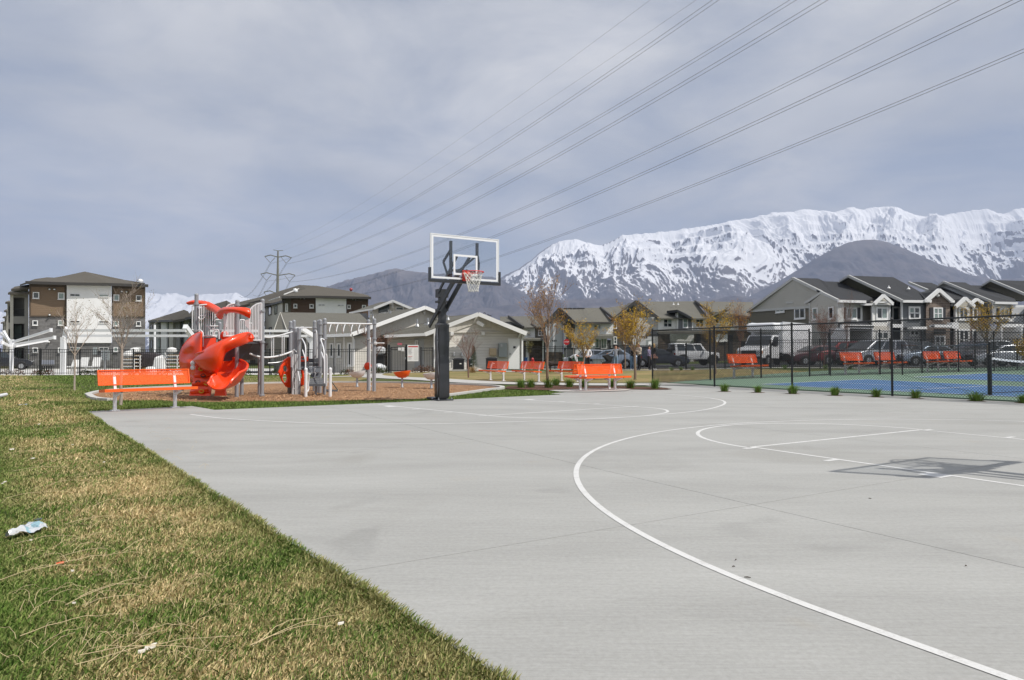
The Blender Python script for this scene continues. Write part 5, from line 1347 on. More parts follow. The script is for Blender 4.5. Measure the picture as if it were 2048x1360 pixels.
# stepped balcony bays receding on its left side
for k, (x0, x1, yt, d) in enumerate(((20, 57, 584, 78), (14.5, 26, 603, 93), (12, 21, 620, 107), (9, 17, 633, 122), (5.5, 13, 644, 140))):
    Fb = Facade(x0, d, x1, d); w_ = x1 - x0
    bwall(Fb, th, [(x0, yt), (x0 + w_ * .18, yt), (x0 + w_ * .18, 736), (x0, 736)], S_cream, .0, 6, 'balcony_pier', ground=True)
    bwall(Fb, th, [(x1 - w_ * .22, yt), (x1, yt), (x1, 736), (x1 - w_ * .22, 736)], S_grst, .0, 6, 'balcony_pier', ground=True)
    H_ = (730 - yt) / 3
    for j in range(3):
        yb = yt + H_ * j; bwall(Fb, th, [(x0 + w_ * .18, yb), (x1 - w_ * .22, yb), (x1 - w_ * .22, yb + H_ * .30), (x0 + w_ * .18, yb + H_ * .30)] if j else [(x0 + w_ * .18, yb), (x1 - w_ * .22, yb), (x1 - w_ * .22, yb + H_ * .22), (x0 + w_ * .18, yb + H_ * .22)], S_grst, -.002, 1.5, 'balcony_slab')
        bwall(Fb, th, [(x0 + w_ * .18, yb + H_ * .2), (x1 - w_ * .22, yb + H_ * .2), (x1 - w_ * .22, yb + H_), (x0 + w_ * .18, yb + H_)], S_grst if j == 0 else B_grey, -1.6, 3.0, 'balcony_back')
        if k < 2 and j < 2:
            ry = yb + H_ * .72
            a, b_ = Fb.pt(x0 + w_ * .18, ry, -.05), Fb.pt(x1 - w_ * .22, ry, -.05); lo = Fb.pt(x0, yb + H_ * .98, 0).z
            q = MB(); q.bar(a, b_, .05); q.bar(Vector((a.x, a.y, lo)), Vector((b_.x, b_.y, lo)), .05)
            for i in range(13): p = a.lerp(b_, i / 12); q.bar(p, Vector((p.x, p.y, lo)), .02, up=Vector((0, 1, 0)))
            q.build('balcony_railing', M_black, th, world=True)['kind'] = 'stuff'
    broof(th, [(x0 - 4, yt + 1, d - .8), (x1 + 1, yt + 1, d - .8), (x1 + 1, yt - 1.5, d + 5), (x0 + 1, yt - 1.5, d + 5)], R_brown, .25)
    if k == 0: broof(th, [(22, 578, 77.5), (58, 574, 77.5), (58, 569, 80), (30, 573, 82)], R_brown, .25); bwall(Fb, th, [(24, 578), (57, 575), (57, 584), (24, 584)], S_cream, -.3, 4)
for yb in (645, 690):
    bwin(Fb := Facade(20, 78, 57, 78), th, 27, yb + 4, 45, yb + 34, off=-1.5, sill=False, m=MATS['dark_trim'])

# ---- distant block between the two
th = bldg('apartment_block', 'farther grey and cream apartment block seen between the left block and slide', 'building', 380, 112, 'brown and white apartment blocks')
F = Facade(298, 135, 482, 100)
bwall(F, th, [(298, 643), (482, 617), (482, 737), (298, 737)], S_grst, 0, 12, ground=True)
for x0, x1, m_, o_ in ((308, 311, M_trim, .6), (322, 333, S_white, .3), (338, 346, S_cream, .5), (352, 360, S_grst, .3), (369, 378, S_lgrey, .4), (392, 402, S_white, .4), (410, 420, S_lgrey, .4), (432, 446, S_white, .3), (455, 468, S_cream, .4)):
    yt = 643 - (x0 - 298) * .141; bwall(F, th, [(x0, yt + 5), (x1, yt + 4), (x1, 737), (x0, 737)], m_, o_, .5, ground=True)
for x0 in (301, 313, 317, 334, 347, 354, 363, 371, 380, 386, 404, 422, 428, 448, 470):
    yt = 643 - (x0 - 298) * .141; hgt = (735 - yt) / 3
    for j in range(3): bwin(F, th, x0, yt + hgt * j + 7, x0 + 3.6, yt + hgt * j + hgt * .75, off=.03, fw=.08, m=MATS['dark_trim'], sill=False)
broof(th, [(296.5, 641, 134), (345, 640, 118), (376, 624, 116), (368, 619.4, 122), (320, 634, 138)], R_brown, .4)
broof(th, [(345, 641, 117), (384, 634, 112), (376, 622.5, 116), (368, 619.6, 120)], R_brown, .4)
broof(th, [(372, 636, 113), (466, 615, 102), (453, 601, 108), (383, 621.6, 120)], R_brown, .4)
broof(th, [(455, 617, 101.5), (500, 607, 100), (480, 606, 108), (463.7, 607, 104), (453, 601, 108)], R_brown, .4)
bline(th, (298, 643, 134), (345, 641.5, 117.5), .3, .4, M_dtrim); bline(th, (372, 637.5, 112.5), (466, 616.5, 101.5), .3, .4, M_dtrim)

# ---- middle apartment block
th = bldg('apartment_block', 'three storey apartment block behind the clubhouse roof with dark brown siding', 'building', 650, 92, 'brown and white apartment blocks')
F = Facade(565, 90, 737, 92)
bwall(F, th, [(582, 593), (630, 593), (630, 735), (582, 735)], S_brown2, 0, 12, ground=True)
bwall(F, th, [(565, 594), (582, 594), (582, 735), (565, 735)], S_olive, -.4, 12, ground=True)
bwall(F, th, [(631.5, 594), (692.4, 595), (692.4, 640), (631.5, 640)], S_white, .35, 12)
bwall(F, th, [(692.6, 596), (736.5, 597), (736.5, 735), (692.6, 735)], S_brown2, .02, 12, ground=True)
for a in ([(582, 593), (630, 593.4), (630, 599), (582, 598.6)], [(629, 594), (631.6, 594), (631.6, 640), (629, 640)], [(692.6, 596), (736.5, 596.6), (736.5, 601.5), (692.6, 601)]): bwall(F, th, a, MATS['umber_trim'], .06, .03, 'trim')
for r_ in ((587, 607.5, 594.6, 616), (619, 608, 627.5, 616.3), (694.5, 609.6, 701.6, 617.4), (724, 610, 732, 618)): bwin(F, th, *r_, off=.05, fw=.10)
for r_ in ((636.7, 608.6, 650, 611.4), (675, 609.2, 688, 612)): bwin(F, th, *r_, nx=2, off=.36, fw=.05)
for a, b_ in ((601, 597), (608.5, 597), (706, 599), (711.5, 599)): vent_light(F, th, a, b_, MATS['galvanised_steel'], .10, .08)
bwin(F, th, 570.6, 607, 576, 623, off=-.38, fw=.12, gm=M_glass2)
Fs = Facade(527, 108, 565, 90)
bwall(Fs, th, [(478, 614), (527, 611), (565, 603), (565, 735), (478, 735)], S_cream, 0, 6, ground=True)
for r_ in ((537.3, 614, 543, 631), (549.3, 612, 554.6, 629.5), (528.5, 616, 531, 645), (539, 655, 543.5, 664), (538, 655, 542, 672), (528.5, 652, 531, 680), (528.5, 686, 531, 705)): bwin(Fs, th, *r_, off=.02, fw=.09, m=MATS['dark_trim'], sill=False)
for a in ([(500, 606), (511, 606), (511, 735), (500, 735)],): bwall(Facade(490, 106, 527, 106), th, a, S_olive, .3, 2, ground=True)
broof(th, [(563, 593.5, 88.8), (631, 592.6, 89.8), (742, 595, 91), (700, 582, 97), (633, 571.5, 104), (612, 577, 100)], R_brown, .25)
broof(th, [(563, 593.5, 88.8), (612, 577, 100), (633, 571.5, 104), (599, 569.8, 112), (560, 583.5, 118), (519, 594.5, 122), (490, 604, 122), (528, 611.8, 104), (566, 602, 90)], R_brown, .25)
broof(th, [(633, 571.5, 104), (700, 582, 97), (742, 595, 91), (735, 590, 110), (650, 575, 118)], R_brown, .25)
broof(th, [(478, 604, 125), (519, 594.5, 122), (528, 611, 105), (520, 600, 112), (478, 610, 120)], R_brown, .25)
bline(th, (563, 594.6, 88.7), (631, 593.6, 89.7), .25, .3, M_dtrim); bline(th, (631, 593.6, 89.7), (742, 596, 90.9), .25, .3, M_dtrim); bline(th, (528, 612.5, 103.8), (566, 603, 89.6), .25, .25, M_dtrim)
for a, b_ in (((538, 601.5, 100), (559, 594, 97)), ((568, 589, 96), (598, 577.5, 106))): bline(th, (a[0], a[1], a[2] - 1), (b_[0], b_[1], b_[2] - 1), .12, .12, M_trim, 'roof_flashing')
q = MB(); q.lathe(at(590.5, 581.5, 89), [(.02, 0), (.20, .03), (.34, .09), (.33, .10), (.18, .05)], 18, (.6, -.5, .7)); q.tube([at(590, 588, 89.2), at(590.5, 582, 89.1)], .03, 6); q.build('satellite_dish', MATS['galvanised_steel'], th, smooth=True, world=True)

# ---- clubhouse
th = bldg('clubhouse', 'single storey beige clubhouse with several white edged gables behind the playground', 'building', 850, 48)
# far clerestory gable
F = Facade(735, 60, 830, 60)
bwall(F, th, [(740, 627), (748, 617.5), (786, 602.5), (823, 618), (830, 632), (740, 645)], S_batten, 0, 6)
bwin(F, th, 759, 618, 778, 626, off=.02, m=M_trim); bwin(F, th, 791, 613, 808, 621, off=.02); bwin(F, th, 738.5, 622, 746, 629, nx=2, off=.02, fw=.08)
q = MB(); q.prism([F.pt(x, y, .10) for x, y in ((757, 617), (779, 607.6), (779, 618), (757, 626.5))], F.n * .03); q.build('clerestory_glass', M_glass, th, world=True)
broof(th, [(699, 625, 62), (748, 617, 59), (786, 601.5, 59), (760, 604.5, 66), (737, 612, 68)], R_olive, .12); broof(th, [(786, 601.5, 59), (824, 617, 59), (832, 617, 66), (790, 603, 66)], R_olive, .12)
bline(th, (748, 617, 58.8), (786, 601.8, 58.8), .14, .20); bline(th, (786, 601.8, 58.8), (824, 617.5, 58.8), .14, .20); bline(th, (699, 625.8, 61.8), (748, 617.8, 58.9), .12, .12)
q = MB(); q.bar(F.pt(785.5, 604, .1), F.pt(785.5, 616, .1), .2, .12, up=Vector((0, 1, 0))); q.build('gable_post', M_trim, th, world=True)
# left wing with the long low roof
F = Facade(560, 50, 707, 46)
bwall(F, th, [(562, 670), (707, 669), (707, 734), (562, 734)], S_beige, 0, 5, ground=True)
for x0, x1 in ((566, 578), (582, 590), (604, 611), (616, 622)): bwall(F, th, [(x0, 677), (x1, 677), (x1, 735), (x0, 735)], siding('shaded_panel', (.16, .165, .17), 4, strength=.02) if 'shaded_panel' not in MATS else MATS['shaded_panel'], .03, .03, 'shaded_opening', ground=True)  # dark openings of the wing: their shade is flat grey put on the wall
for r_ in ((660, 686, 667.5, 714.5), (674.5, 686, 682.5, 714.5), (696, 685, 704, 732)): bwin(F, th, *r_, off=.03, fw=.10)
bwin(F, th, 592, 688, 600, 700, off=.02, gm=M_glass2)
for px in (669.5, 688, 705.5): bwall(F, th, [(px - .9, 671), (px + .9, 671), (px + .9, 733), (px - .9, 733)], M_trim, .05, .04, 'corner_trim')
broof(th, [(573, 661, 46.5), (648, 671.3, 45.5), (702, 669, 44.8), (760, 664, 48), (719.3, 626.6, 53), (560.6, 624.6, 53)], R_olive, .14)
q = MB(); q.prism([at(548, 661, 49), at(560.6, 625.6, 52.4), at(573, 661.5, 46.8)], (0, .5, 0)); q.build('gable_wall', S_olive, th, world=True)
bline(th, (548, 661, 48.9), (560.6, 625, 52.8), .05, .06, S_grey); bline(th, (560.6, 625, 52.8), (574, 661.5, 46.3), .05, .06, S_grey)
bline(th, (648, 671.8, 45.4), (702, 669.6, 44.7), .14, .20)
bwall(Facade(548, 49, 574, 47), th, [(548, 661), (574, 661.5), (574, 735), (548, 735)], S_olive, -.4, 3, ground=True)
q = MB(); q.prism([at(719, 627, 53), at(733, 626.4, 54.5), (at(742, 645, 54.2)), at(722, 646, 51)], (0, 0, -.1)); q.build('roof', R_dark, th, world=True)  # shadowed triangle of the roof: its shade is put in as charcoal shingles
# middle gable
F = Facade(702, 46, 880, 50)
bwall(F, th, [(707, 669), (850, 616), (880, 626), (880, 734), (707, 734)], S_beige, 0, 4, ground=True)
bwall(F, th, [(738, 668), (752, 652), (850, 617), (880, 627), (880, 648), (860, 645), (770, 672)], S_batten, .04, .1, 'batten_gable')
broof(th, [(702, 668.6, 45.2), (850, 614, 48.8), (786, 622, 56), (737, 636, 57), (719, 646, 52)], R_olive, .12)
broof(th, [(850, 614, 48.8), (878, 624.5, 49.3), (900, 633, 53), (832, 617, 56)], R_olive, .12)
bline(th, (702, 669.5, 45.0), (850, 615, 48.6), .16, .24); bline(th, (850, 615, 48.6), (884, 628.5, 49.4), .16, .24)
q = MB(); q.bar(F.pt(849.5, 620, .15), F.pt(849.5, 629, .15), .10, .12, up=Vector((0, 1, 0))); q.bar(F.pt(846, 626, .1), F.pt(850, 620, .3), .08); q.build('gable_bracket', M_trim, th, world=True)
bwall(F, th, [(753, 676), (775, 676), (775, 734), (753, 734)], B_stone, .06, .05, 'stone_recess', ground=True)
q = MB(); q.tube([F.pt(703, 671, .3), F.pt(707, 676, .1), F.pt(708.4, 680, .08), F.pt(708.4, 730, .08)], .05, 8); q.build('downpipe', M_trim, th, world=True)
# entry wall below the lower roof
F = Facade(773, 47, 868, 46.5)
bwall(F, th, [(775, 672), (868, 668), (868, 735), (775, 735)], S_beige, .0, 1.0, ground=True)
bwall(F, th, [(829, 677), (848, 676.5), (848, 735), (829, 735)], S_lgrey, .03, .03, 'entry_door', ground=True)
bwin(F, th, 830, 680, 836, 716, off=.06, gm=M_glass, sill=False)
broof(th, [(757, 669.5, 48), (769, 672.2, 45.6), (852, 668, 45.2), (957, 627.6, 45.6), (880, 633.5, 51), (848, 639.5, 53)], R_olive, .12)
bline(th, (769, 672.8, 45.5), (852, 668.8, 45.1), .12, .18)
for x_, y0_, y1_, r_ in ((834.6, 638, 653, .07), (856, 636, 650, .07), (850, 646, 657, .04), (781, 622, 632, .09), (746, 628, 637, .05), (896, 630, 640, .06)):
    q = MB(); q.tube([at(x_, y1_, 46.6 if x_ > 800 else 54), at(x_, y0_, 46.6 if x_ > 800 else 54)], r_, 10); q.lathe(at(x_, y1_, 46.6 if x_ > 800 else 54), [(r_ * 2.2, 0), (r_, .18)], 10); q.build('roof_vent_pipe', MATS['galvanised_steel'], th, world=True)
# right gable facing the lawn
F = Facade(862, 45.2, 1048, 46.6)
bwall(F, th, [(868, 664), (957, 629), (1046, 666), (1046, 742), (868, 742)], S_beige, 0, 6, ground=True)
bwall(F, th, [(890, 656), (957, 629.5), (1040, 664), (1005, 664), (957, 645), (905, 664), (890, 664)], S_batten, .05, .06, 'batten_gable')
q = MB(); q.bar(F.pt(903, 664.2, .06), F.pt(1040, 665.2, .06), .06, .05); q.build('belt_trim', S_batten, th, world=True)
broof(th, [(957, 627, 44.9), (1052, 666, 45.6), (1060, 664, 50), (975, 632.5, 52)], R_olive, .12)
bline(th, (850, 669, 44.3), (957, 628.2, 44.8), .18, .26); bline(th, (957, 628.2, 44.8), (1053, 667.5, 45.5), .18, .26)
for px in (869, 1045): bwall(F, th, [(px - 1.3, 668), (px + 1.3, 668), (px + 1.3, 740), (px - 1.3, 740)], M_trim, .06, .06, 'corner_trim')
q = MB(); q.tube([at(1052, 668, 45.5), F.pt(1048, 672, .3), F.pt(1043.5, 679, .10), F.pt(1043.5, 737, .10)], .05, 8); q.build('downpipe', M_trim, th, world=True)
q = MB(); q.bar(F.pt(1038, 674, .1), F.pt(1041.5, 666, .5), .10); q.build('gable_bracket', M_trim, th, world=True)
bwall(F, th, [(1016, 677), (1039.5, 677), (1039.5, 739), (1016, 739)], M_trim, .05, .05, 'door_frame')
bwall(F, th, [(1017.5, 679), (1038.3, 679), (1038.3, 738), (1017.5, 738)], mat('white_door', (.80, .80, .79), .4, var=.02), .09, .05, 'door')
bwall(F, th, [(1026.6, 692.5), (1031.4, 692.5), (1031.4, 696.6), (1026.6, 696.6)], M_shut, .11, .02, 'door_plaque')
bwall(F, th, [(1019.6, 706), (1022, 706), (1022, 709.5), (1019.6, 709.5)], MATS['galvanised_steel'], .15, .05, 'door_lever')
M_util = mat('grey_utility_box', (.27, .30, .30), .5)
q = MB()
bwall(F, th, [(998, 686), (1014.6, 686), (1014.6, 714), (998, 714)], M_util, .35, .3, 'electric_meter_box')
bwall(F, th, [(1001, 688.5), (1005, 688.5), (1005, 694), (1001, 694)], MATS['galvanised_steel'], .42, .06, 'meter_dial')
bwall(F, th, [(980, 696.5), (993, 696.5), (993, 711), (980, 711)], mat('tan_utility_box', (.42, .33, .21), .6), .3, .28, 'tan_control_box')
for px, py in ((904.5, 668), (966.5, 667.5)):
    bwall(F, th, [(px - 3, py - 4), (px + 3, py - 4), (px + 3, py + 3), (px - 3, py + 3)], M_trim, .20, .15, 'wall_vent')
bwall(F, th, [(927, 671), (934.5, 671), (934.5, 683), (927, 683)], M_trim, .18, .12, 'wall_lamp')
bwall(F, th, [(928.2, 673), (933.3, 673), (933.3, 678), (928.2, 678)], M_beltrim, .22, .03, 'lamp_lens')
q = MB(); q.bar(F.pt(955, 644, .5), F.pt(968, 651, .7), .30, .22); q.build('flood_light', M_trim, th, world=True)
for px in (908, 924, 944.5):
    q = MB(); q.lathe(F.pt(px, 712, .12), [(.02, 0), (.09, .0), (.09, .22), (.04, .26)], 10); q.tube([F.pt(px, 712, .1), F.pt(px, 728, .1)], .025, 6); q.build('gas_meter', MATS['galvanised_steel'], th, world=True)
# roof-top weathercock-like bracket behind the apex
q = MB(); q.tube([at(969 + 2.2 * math.cos(a), 628 - 2.4 * math.sin(a), 47) for a in [i * .5 for i in range(9)]], .025, 6); q.tube([at(974, 629, 47), at(983, 632, 47)], .03, 6); q.build('roof_bracket', M_black, th, world=True)
def ac_unit(px, py_top, py_bot, w_px, label, d=44.2):
    a = base(px, d); z1 = EYE + (707.3 - py_top) * d / FOC; w_ = w_px * d / FOC
    t = thing('air_conditioner', label, 'air conditioner', (a.x, a.y, .0), .1, 'outdoor air conditioner units')
    q = MB(); q.box((0, 0, .05), (w_ + .1, w_ + .1, .10)); q.build('concrete_pad', M_path, t)
    q = MB(); q.box((0, 0, (.10 + z1) / 2), (w_ - .06, w_ - .06, z1 - .14)); q.build('cabinet', MATS['black_rubber'], t)
    M_ac = mat('dark_ac_louvre', (.035, .037, .045), .5)
    n_ = 9
    for i in range(n_):
        z = .14 + (z1 - .22) * i / (n_ - 1); q = MB(); q.box((0, 0, z), (w_, w_, .035)); q.build('louvre', M_ac, t)
    q = MB(); q.box((0, 0, z1 - .03), (w_ + .02, w_ + .02, .05)); q.lathe((0, 0, z1 - .005), [(w_ * .42, 0), (w_ * .42, .03), (.05, .05)], 16); q.build('fan_top', M_ac, t)
    q = MB(); q.box((.12, -w_ / 2 - .02, z1 * .6), (.12, .01, .07)); q.build('badge', M_trim, t)
ac_unit(917, 717, 735.5, 23, 'black air conditioner left of the small evergreen')
ac_unit(939, 719, 735, 12, 'black air conditioner half hidden by the evergreen', 44.6)
ac_unit(983, 715.5, 735, 22, 'black air conditioner below the tan box left of the white door')

# pool rules notice
F = Facade(812, 41.6, 842, 41.8)
t = thing('pool_rules_sign', 'white pool rules notice board with red heading beside the pool gate', 'sign', base(825, 41.7))
bwall(F, t, [(815, 690), (837, 690), (837, 722.5), (815, 722.5)], M_trim, 0, .03, 'board')
M_ink = mat('grey_print', (.22, .22, .24), .6); M_inkr = mat('red_print', (.50, .05, .05), .6)
bwall(F, t, [(816.5, 692), (836, 692), (836, 694.4), (816.5, 694.4)], M_inkr, .006, .003, 'red_heading')
for i in range(9):
    if i in (5,): continue
    bwall(F, t, [(816.5, 697.5 + i * 2.5), (816.5 + (6.5 if i % 3 else 8), 697.5 + i * 2.5), (816.5 + (6.5 if i % 3 else 8), 698.3 + i * 2.5), (816.5, 698.3 + i * 2.5)], M_ink if i != 6 else M_inkr, .006, .003, 'text_line')
for i in range(10): bwall(F, t, [(828, 697.5 + i * 2.3), (835.5, 697.5 + i * 2.3), (835.5, 698.1 + i * 2.3), (828, 698.1 + i * 2.3)], M_beltrim, .006, .003, 'text_line')
t = thing('gate_notice', 'small white notices fixed on the iron pool gate', 'sign', base(800, 41.9))
F = Facade(782, 41.8, 812, 41.8)
for a in ([(796, 695), (802, 695), (802, 701), (796, 701)], [(803, 694.5), (808.5, 694.5), (808.5, 702.5), (803, 702.5)]): bwall(F, t, a, M_trim, 0, .02, 'notice_sheet')
bwall(F, t, [(795, 686), (804, 686), (804, 690), (795, 690)], mat('faded_red_sign', (.5, .12, .16), .6), 0, .02, 'red_sign')
# ---- row of townhouses across the street
GT = 'townhouses across the street'
DSH[0] = lambda px: (px - 1000) * .036
th = bldg('townhouse', 'white and brown townhouse with olive roof just right of the clubhouse gable', 'building', 1065, 84, GT)
F = Facade(1000, 86, 1092, 82)
bwall(F, th, [(1000, 656), (1047, 656), (1047, 740), (1000, 740)], S_dark, 0, 8, ground=True)
bwall(F, th, [(1047, 655), (1070, 655), (1070, 675), (1047, 675)], S_white, .1, 8)
bwall(F, th, [(1070, 654), (1092, 654), (1092, 675), (1070, 675)], S_olive, .05, 8)
bwall(F, th, [(1047, 675), (1092, 675), (1092, 740), (1047, 740)], B_stone, -.3, 8, ground=True)
bwin(F, th, 1055, 660, 1060.5, 671, off=.11, ny=2, m=MATS['grey_trim']); bwin(F, th, 1076.5, 659.5, 1089, 671.5, off=.07, nx=2, ny=2)
broof(th, [(1000, 656, 84.5), (1047, 655, 83), (1090, 653, 81.4), (1092, 631.5, 90), (1000, 633, 92)], R_olive)
broof(th, [(1047, 678, 80), (1086, 678, 79.4), (1086, 675, 82.5), (1047, 675, 83.5)], R_olive, .2)
broof(th, [(1008, 644, 83), (1021, 643, 83), (1044, 652, 82), (1040, 656, 82.5), (1008, 650, 84)], R_dark, .2)
bline(th, (1017, 632.5, 90.5), (1047, 654.5, 82.6), .2, .3, M_dtrim); bline(th, (1063, 648, 84.5), (1071, 654.5, 82), .2, .3, M_dtrim)
bwall(F, th, [(1085, 679), (1088, 679), (1088, 735), (1085, 735)], M_trim, .9, .3, 'porch_column', ground=True)
bwall(F, th, [(1052, 683), (1058, 683), (1058, 735), (1052, 735)], M_trim, -.2, .1, 'door', ground=True)
broof(th, [(1081, 677, 79), (1092, 669.5, 79.5), (1097, 677, 79)], R_dark, .25)

th = bldg('townhouse', 'townhouse with dark gable and pale grey end wall marked by three small vents', 'building', 1150, 80, GT)
F = Facade(1088, 81, 1228, 77.5)
bwall(F, th, [(1090, 649), (1119, 618.5), (1149, 645), (1126, 645), (1126, 740), (1090, 740)], S_dark, 0, 8, ground=True)
bwall(F, th, [(1091, 648), (1125.5, 644.5), (1125.5, 704), (1091, 704)], S_lgrey, .05, .2)
bwall(F, th, [(1091, 704), (1125.5, 704), (1125.5, 735), (1091, 735)], B_stone, .05, .2, ground=True)
bwall(F, th, [(1127, 648), (1137, 638.5), (1150, 648), (1150, 740), (1127, 740)], S_dark, .4, 6, ground=True)
bwall(F, th, [(1150.2, 645), (1226, 643), (1226, 674), (1150.2, 676)], S_white, .1, 6)
bwall(F, th, [(1150.2, 676.2), (1190, 675.5), (1190, 740), (1150.2, 740)], S_white, .12, 6, ground=True)
bwall(F, th, [(1190, 680), (1226, 680), (1226, 740), (1190, 740)], S_dark, -.6, 6, ground=True)
for i in range(3): bwall(F, th, [(1104.5 + i * 3.3, 679.6), (1106.4 + i * 3.3, 679.6), (1106.4 + i * 3.3, 683), (1104.5 + i * 3.3, 683)], M_shut, .08, .03, 'wall_vent')
bwall(F, th, [(1109, 651), (1113, 651), (1113, 653), (1109, 653)], M_shut, .08, .03, 'wall_vent')
for r_ in ((1144, 663, 1149, 694), (1144.5, 664, 1149, 680)): pass
bwin(F, th, 1143.5, 664, 1149.5, 679, off=.42, ny=2); bwin(F, th, 1143.5, 681, 1149.5, 694, off=.42, ny=2); bwin(F, th, 1128, 666, 1132, 694, off=.42, ny=3)
bwin(F, th, 1158, 678, 1167, 693, off=.14, ny=1); bwin(F, th, 1160, 664, 1168, 673, off=.12); bwin(F, th, 1195, 649, 1202, 659, off=.13, gm=M_glass2)
bwall(F, th, [(1189, 651), (1196, 651), (1196, 659), (1189, 659)], S_olive, .12, .05, 'panel')
for r_ in ((1190, 677, 1199, 697), (1201, 676, 1214, 698), (1221.5, 676, 1226, 696)): bwin(F, th, *r_, off=-.55, fw=.14, nx=2 if r_[0] == 1201 else 1, gm=M_glass2, sill=False)
broof(th, [(1119, 616.6, 80), (1151, 646, 77.8), (1227, 645, 76.8), (1200, 615.5, 84), (1125, 616.5, 87)], R_olive)
broof(th, [(1182, 672, 75), (1227, 671, 75), (1227, 668, 77), (1184, 669, 77.6)], R_olive, .35)
bline(th, (1087.5, 650, 80.6), (1119, 617, 79.6), .2, .32, M_dtrim); bline(th, (1119, 617, 79.6), (1150, 646, 77.7), .2, .32, M_dtrim)
bline(th, (1123.7, 648, 78.8), (1136.7, 638.2, 78.3), .2, .3, M_dtrim); bline(th, (1136.7, 638.2, 78.3), (1150, 648, 77.6), .2, .3, M_dtrim)
bline(th, (1150, 646, 77.5), (1227, 645.3, 76.6), .2, .2, M_dtrim)
q = MB()
for i in range(11):
    q2 = MB(); b_ = F.pt(1188 + i * 3.2, 700, .9); q2.bar(Vector((b_.x, b_.y, .0)), Vector((b_.x, b_.y, 1.3)), .06); q2.build('porch_baluster', M_trim, th, world=True)
for i, px in enumerate((1131, 1140, 1149, 1157.5, 1165)): 
    q = MB(); q.box(at(px, 617.6, 83), (.5, .4, .22)); q.build('ridge_vent', M_dtrim, th, world=True)

th = bldg('townhouse', 'townhouse with tall dark gable behind the yellow leaved tree and grey end wall', 'building', 1290, 78, GT)
F = Facade(1224, 78, 1318, 76)
bwall(F, th, [(1226, 641), (1272, 603.5), (1316, 636), (1316, 740), (1226, 740)], S_dark, 0, 8, ground=True)
bwall(F, th, [(1264, 636), (1315.8, 634), (1315.8, 740), (1264, 740)], S_lgrey, .06, .2, ground=True)
bwin(F, th, 1226.8, 643, 1233.5, 657, off=.03, ny=1); bwin(F, th, 1227, 673, 1233.5, 688, off=.03, ny=2); bwin(F, th, 1246, 673, 1252, 688, off=.03, gm=M_glass2); bwin(F, th, 1260.5, 670, 1263.8, 681, off=.08)
for i in range(3): bwall(F, th, [(1283.5 + i * 4.3, 672.6), (1286 + i * 4.3, 672.6), (1286 + i * 4.3, 676), (1283.5 + i * 4.3, 676)], M_shut, .1, .03, 'wall_vent')
broof(th, [(1201, 615.2, 84), (1228, 637, 76.6), (1272, 602.5, 77), (1255, 607, 86), (1248, 614.6, 86)], R_olive)
bline(th, (1201, 615.4, 83.8), (1228, 637.4, 76.4), .2, .32, M_dtrim)
bline(th, (1222, 642, 77.7), (1272, 602.7, 76.6), .2, .34, M_dtrim); bline(th, (1272, 602.7, 76.6), (1317, 636.5, 75.6), .2, .34, M_dtrim)
bwall(Facade(1292, 74, 1306, 74), th, [(1297, 680), (1305, 680), (1305, 740), (1297, 740)], M_trim, 0, .5, 'porch_column', ground=True)
broof(th, [(1291, 668.5, 73.5), (1305, 659, 74), (1318, 668, 73.6)], R_dark, .3)

th = bldg('townhouse', 'white fronted townhouse above the white jeep with slanted grey dormer and white garage', 'building', 1370, 77, GT)
F = Facade(1316, 76, 1418, 74)
bwall(F, th, [(1316, 635), (1355, 635), (1355, 661), (1316, 661)], S_white, .1, 8)
bwall(F, th, [(1355, 620.5), (1358, 620.5), (1386, 635), (1386, 661), (1355, 661)], S_slate, .5, 8)
bwall(F, th, [(1386, 636), (1418, 635.5), (1418, 661), (1386, 661)], S_white, .1, 8)
bwall(F, th, [(1316, 661), (1418, 661), (1418, 740), (1316, 740)], B_stone, -.2, 8, ground=True)
bwall(F, th, [(1341, 668), (1388, 668), (1388, 683), (1341, 683)], S_white, .0, .3); 
for k in range(3): bwall(F, th, [(1342, 684 + k * 16), (1387, 684 + k * 16), (1387, 699 + k * 16), (1342, 699 + k * 16)], MATS['galvanised_steel'] if False else M_beltrim, -.05, .2, 'garage_panel')
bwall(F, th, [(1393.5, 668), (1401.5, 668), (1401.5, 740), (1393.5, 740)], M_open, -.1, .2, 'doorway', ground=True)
bwin(F, th, 1326.6, 637.5, 1344, 654.5, off=.11, nx=2, ny=2); bwin(F, th, 1365.4, 636, 1375.6, 655.5, off=.52, ny=2, gm=M_glass2); bwin(F, th, 1391, 638, 1407.3, 654.5, off=.11, nx=2, ny=2)
for a in ((1355.6, 621, 661), (1385, 635, 661)): bwall(F, th, [(a[0] - .8, a[1]), (a[0] + .8, a[1]), (a[0] + .8, a[2]), (a[0] - .8, a[2])], M_trim, .56, .06, 'corner_trim')
broof(th, [(1316, 636, 75), (1356, 635.5, 74.4), (1386, 637, 73.6), (1418, 635.8, 73), (1390, 602.4, 82), (1324, 603, 84), (1273, 602.8, 84)], R_olive)
broof(th, [(1333.5, 621.6, 76), (1354.7, 619.3, 74), (1386, 636, 73), (1375, 628, 77), (1352, 622, 79)], R_dark, .3)
broof(th, [(1316, 664, 73.5), (1418, 663.5, 71.5), (1418, 661, 73), (1316, 661, 75)], R_olive, .25)
for px in (1356, 1347):
    q = MB(); q.tube([at(px, 609, 80), at(px, 605, 80)], .05, 6); q.lathe(at(px, 609.5, 80), [(.16, 0), (.06, .15)], 8); q.build('roof_vent_pipe', M_trim, th, world=True)

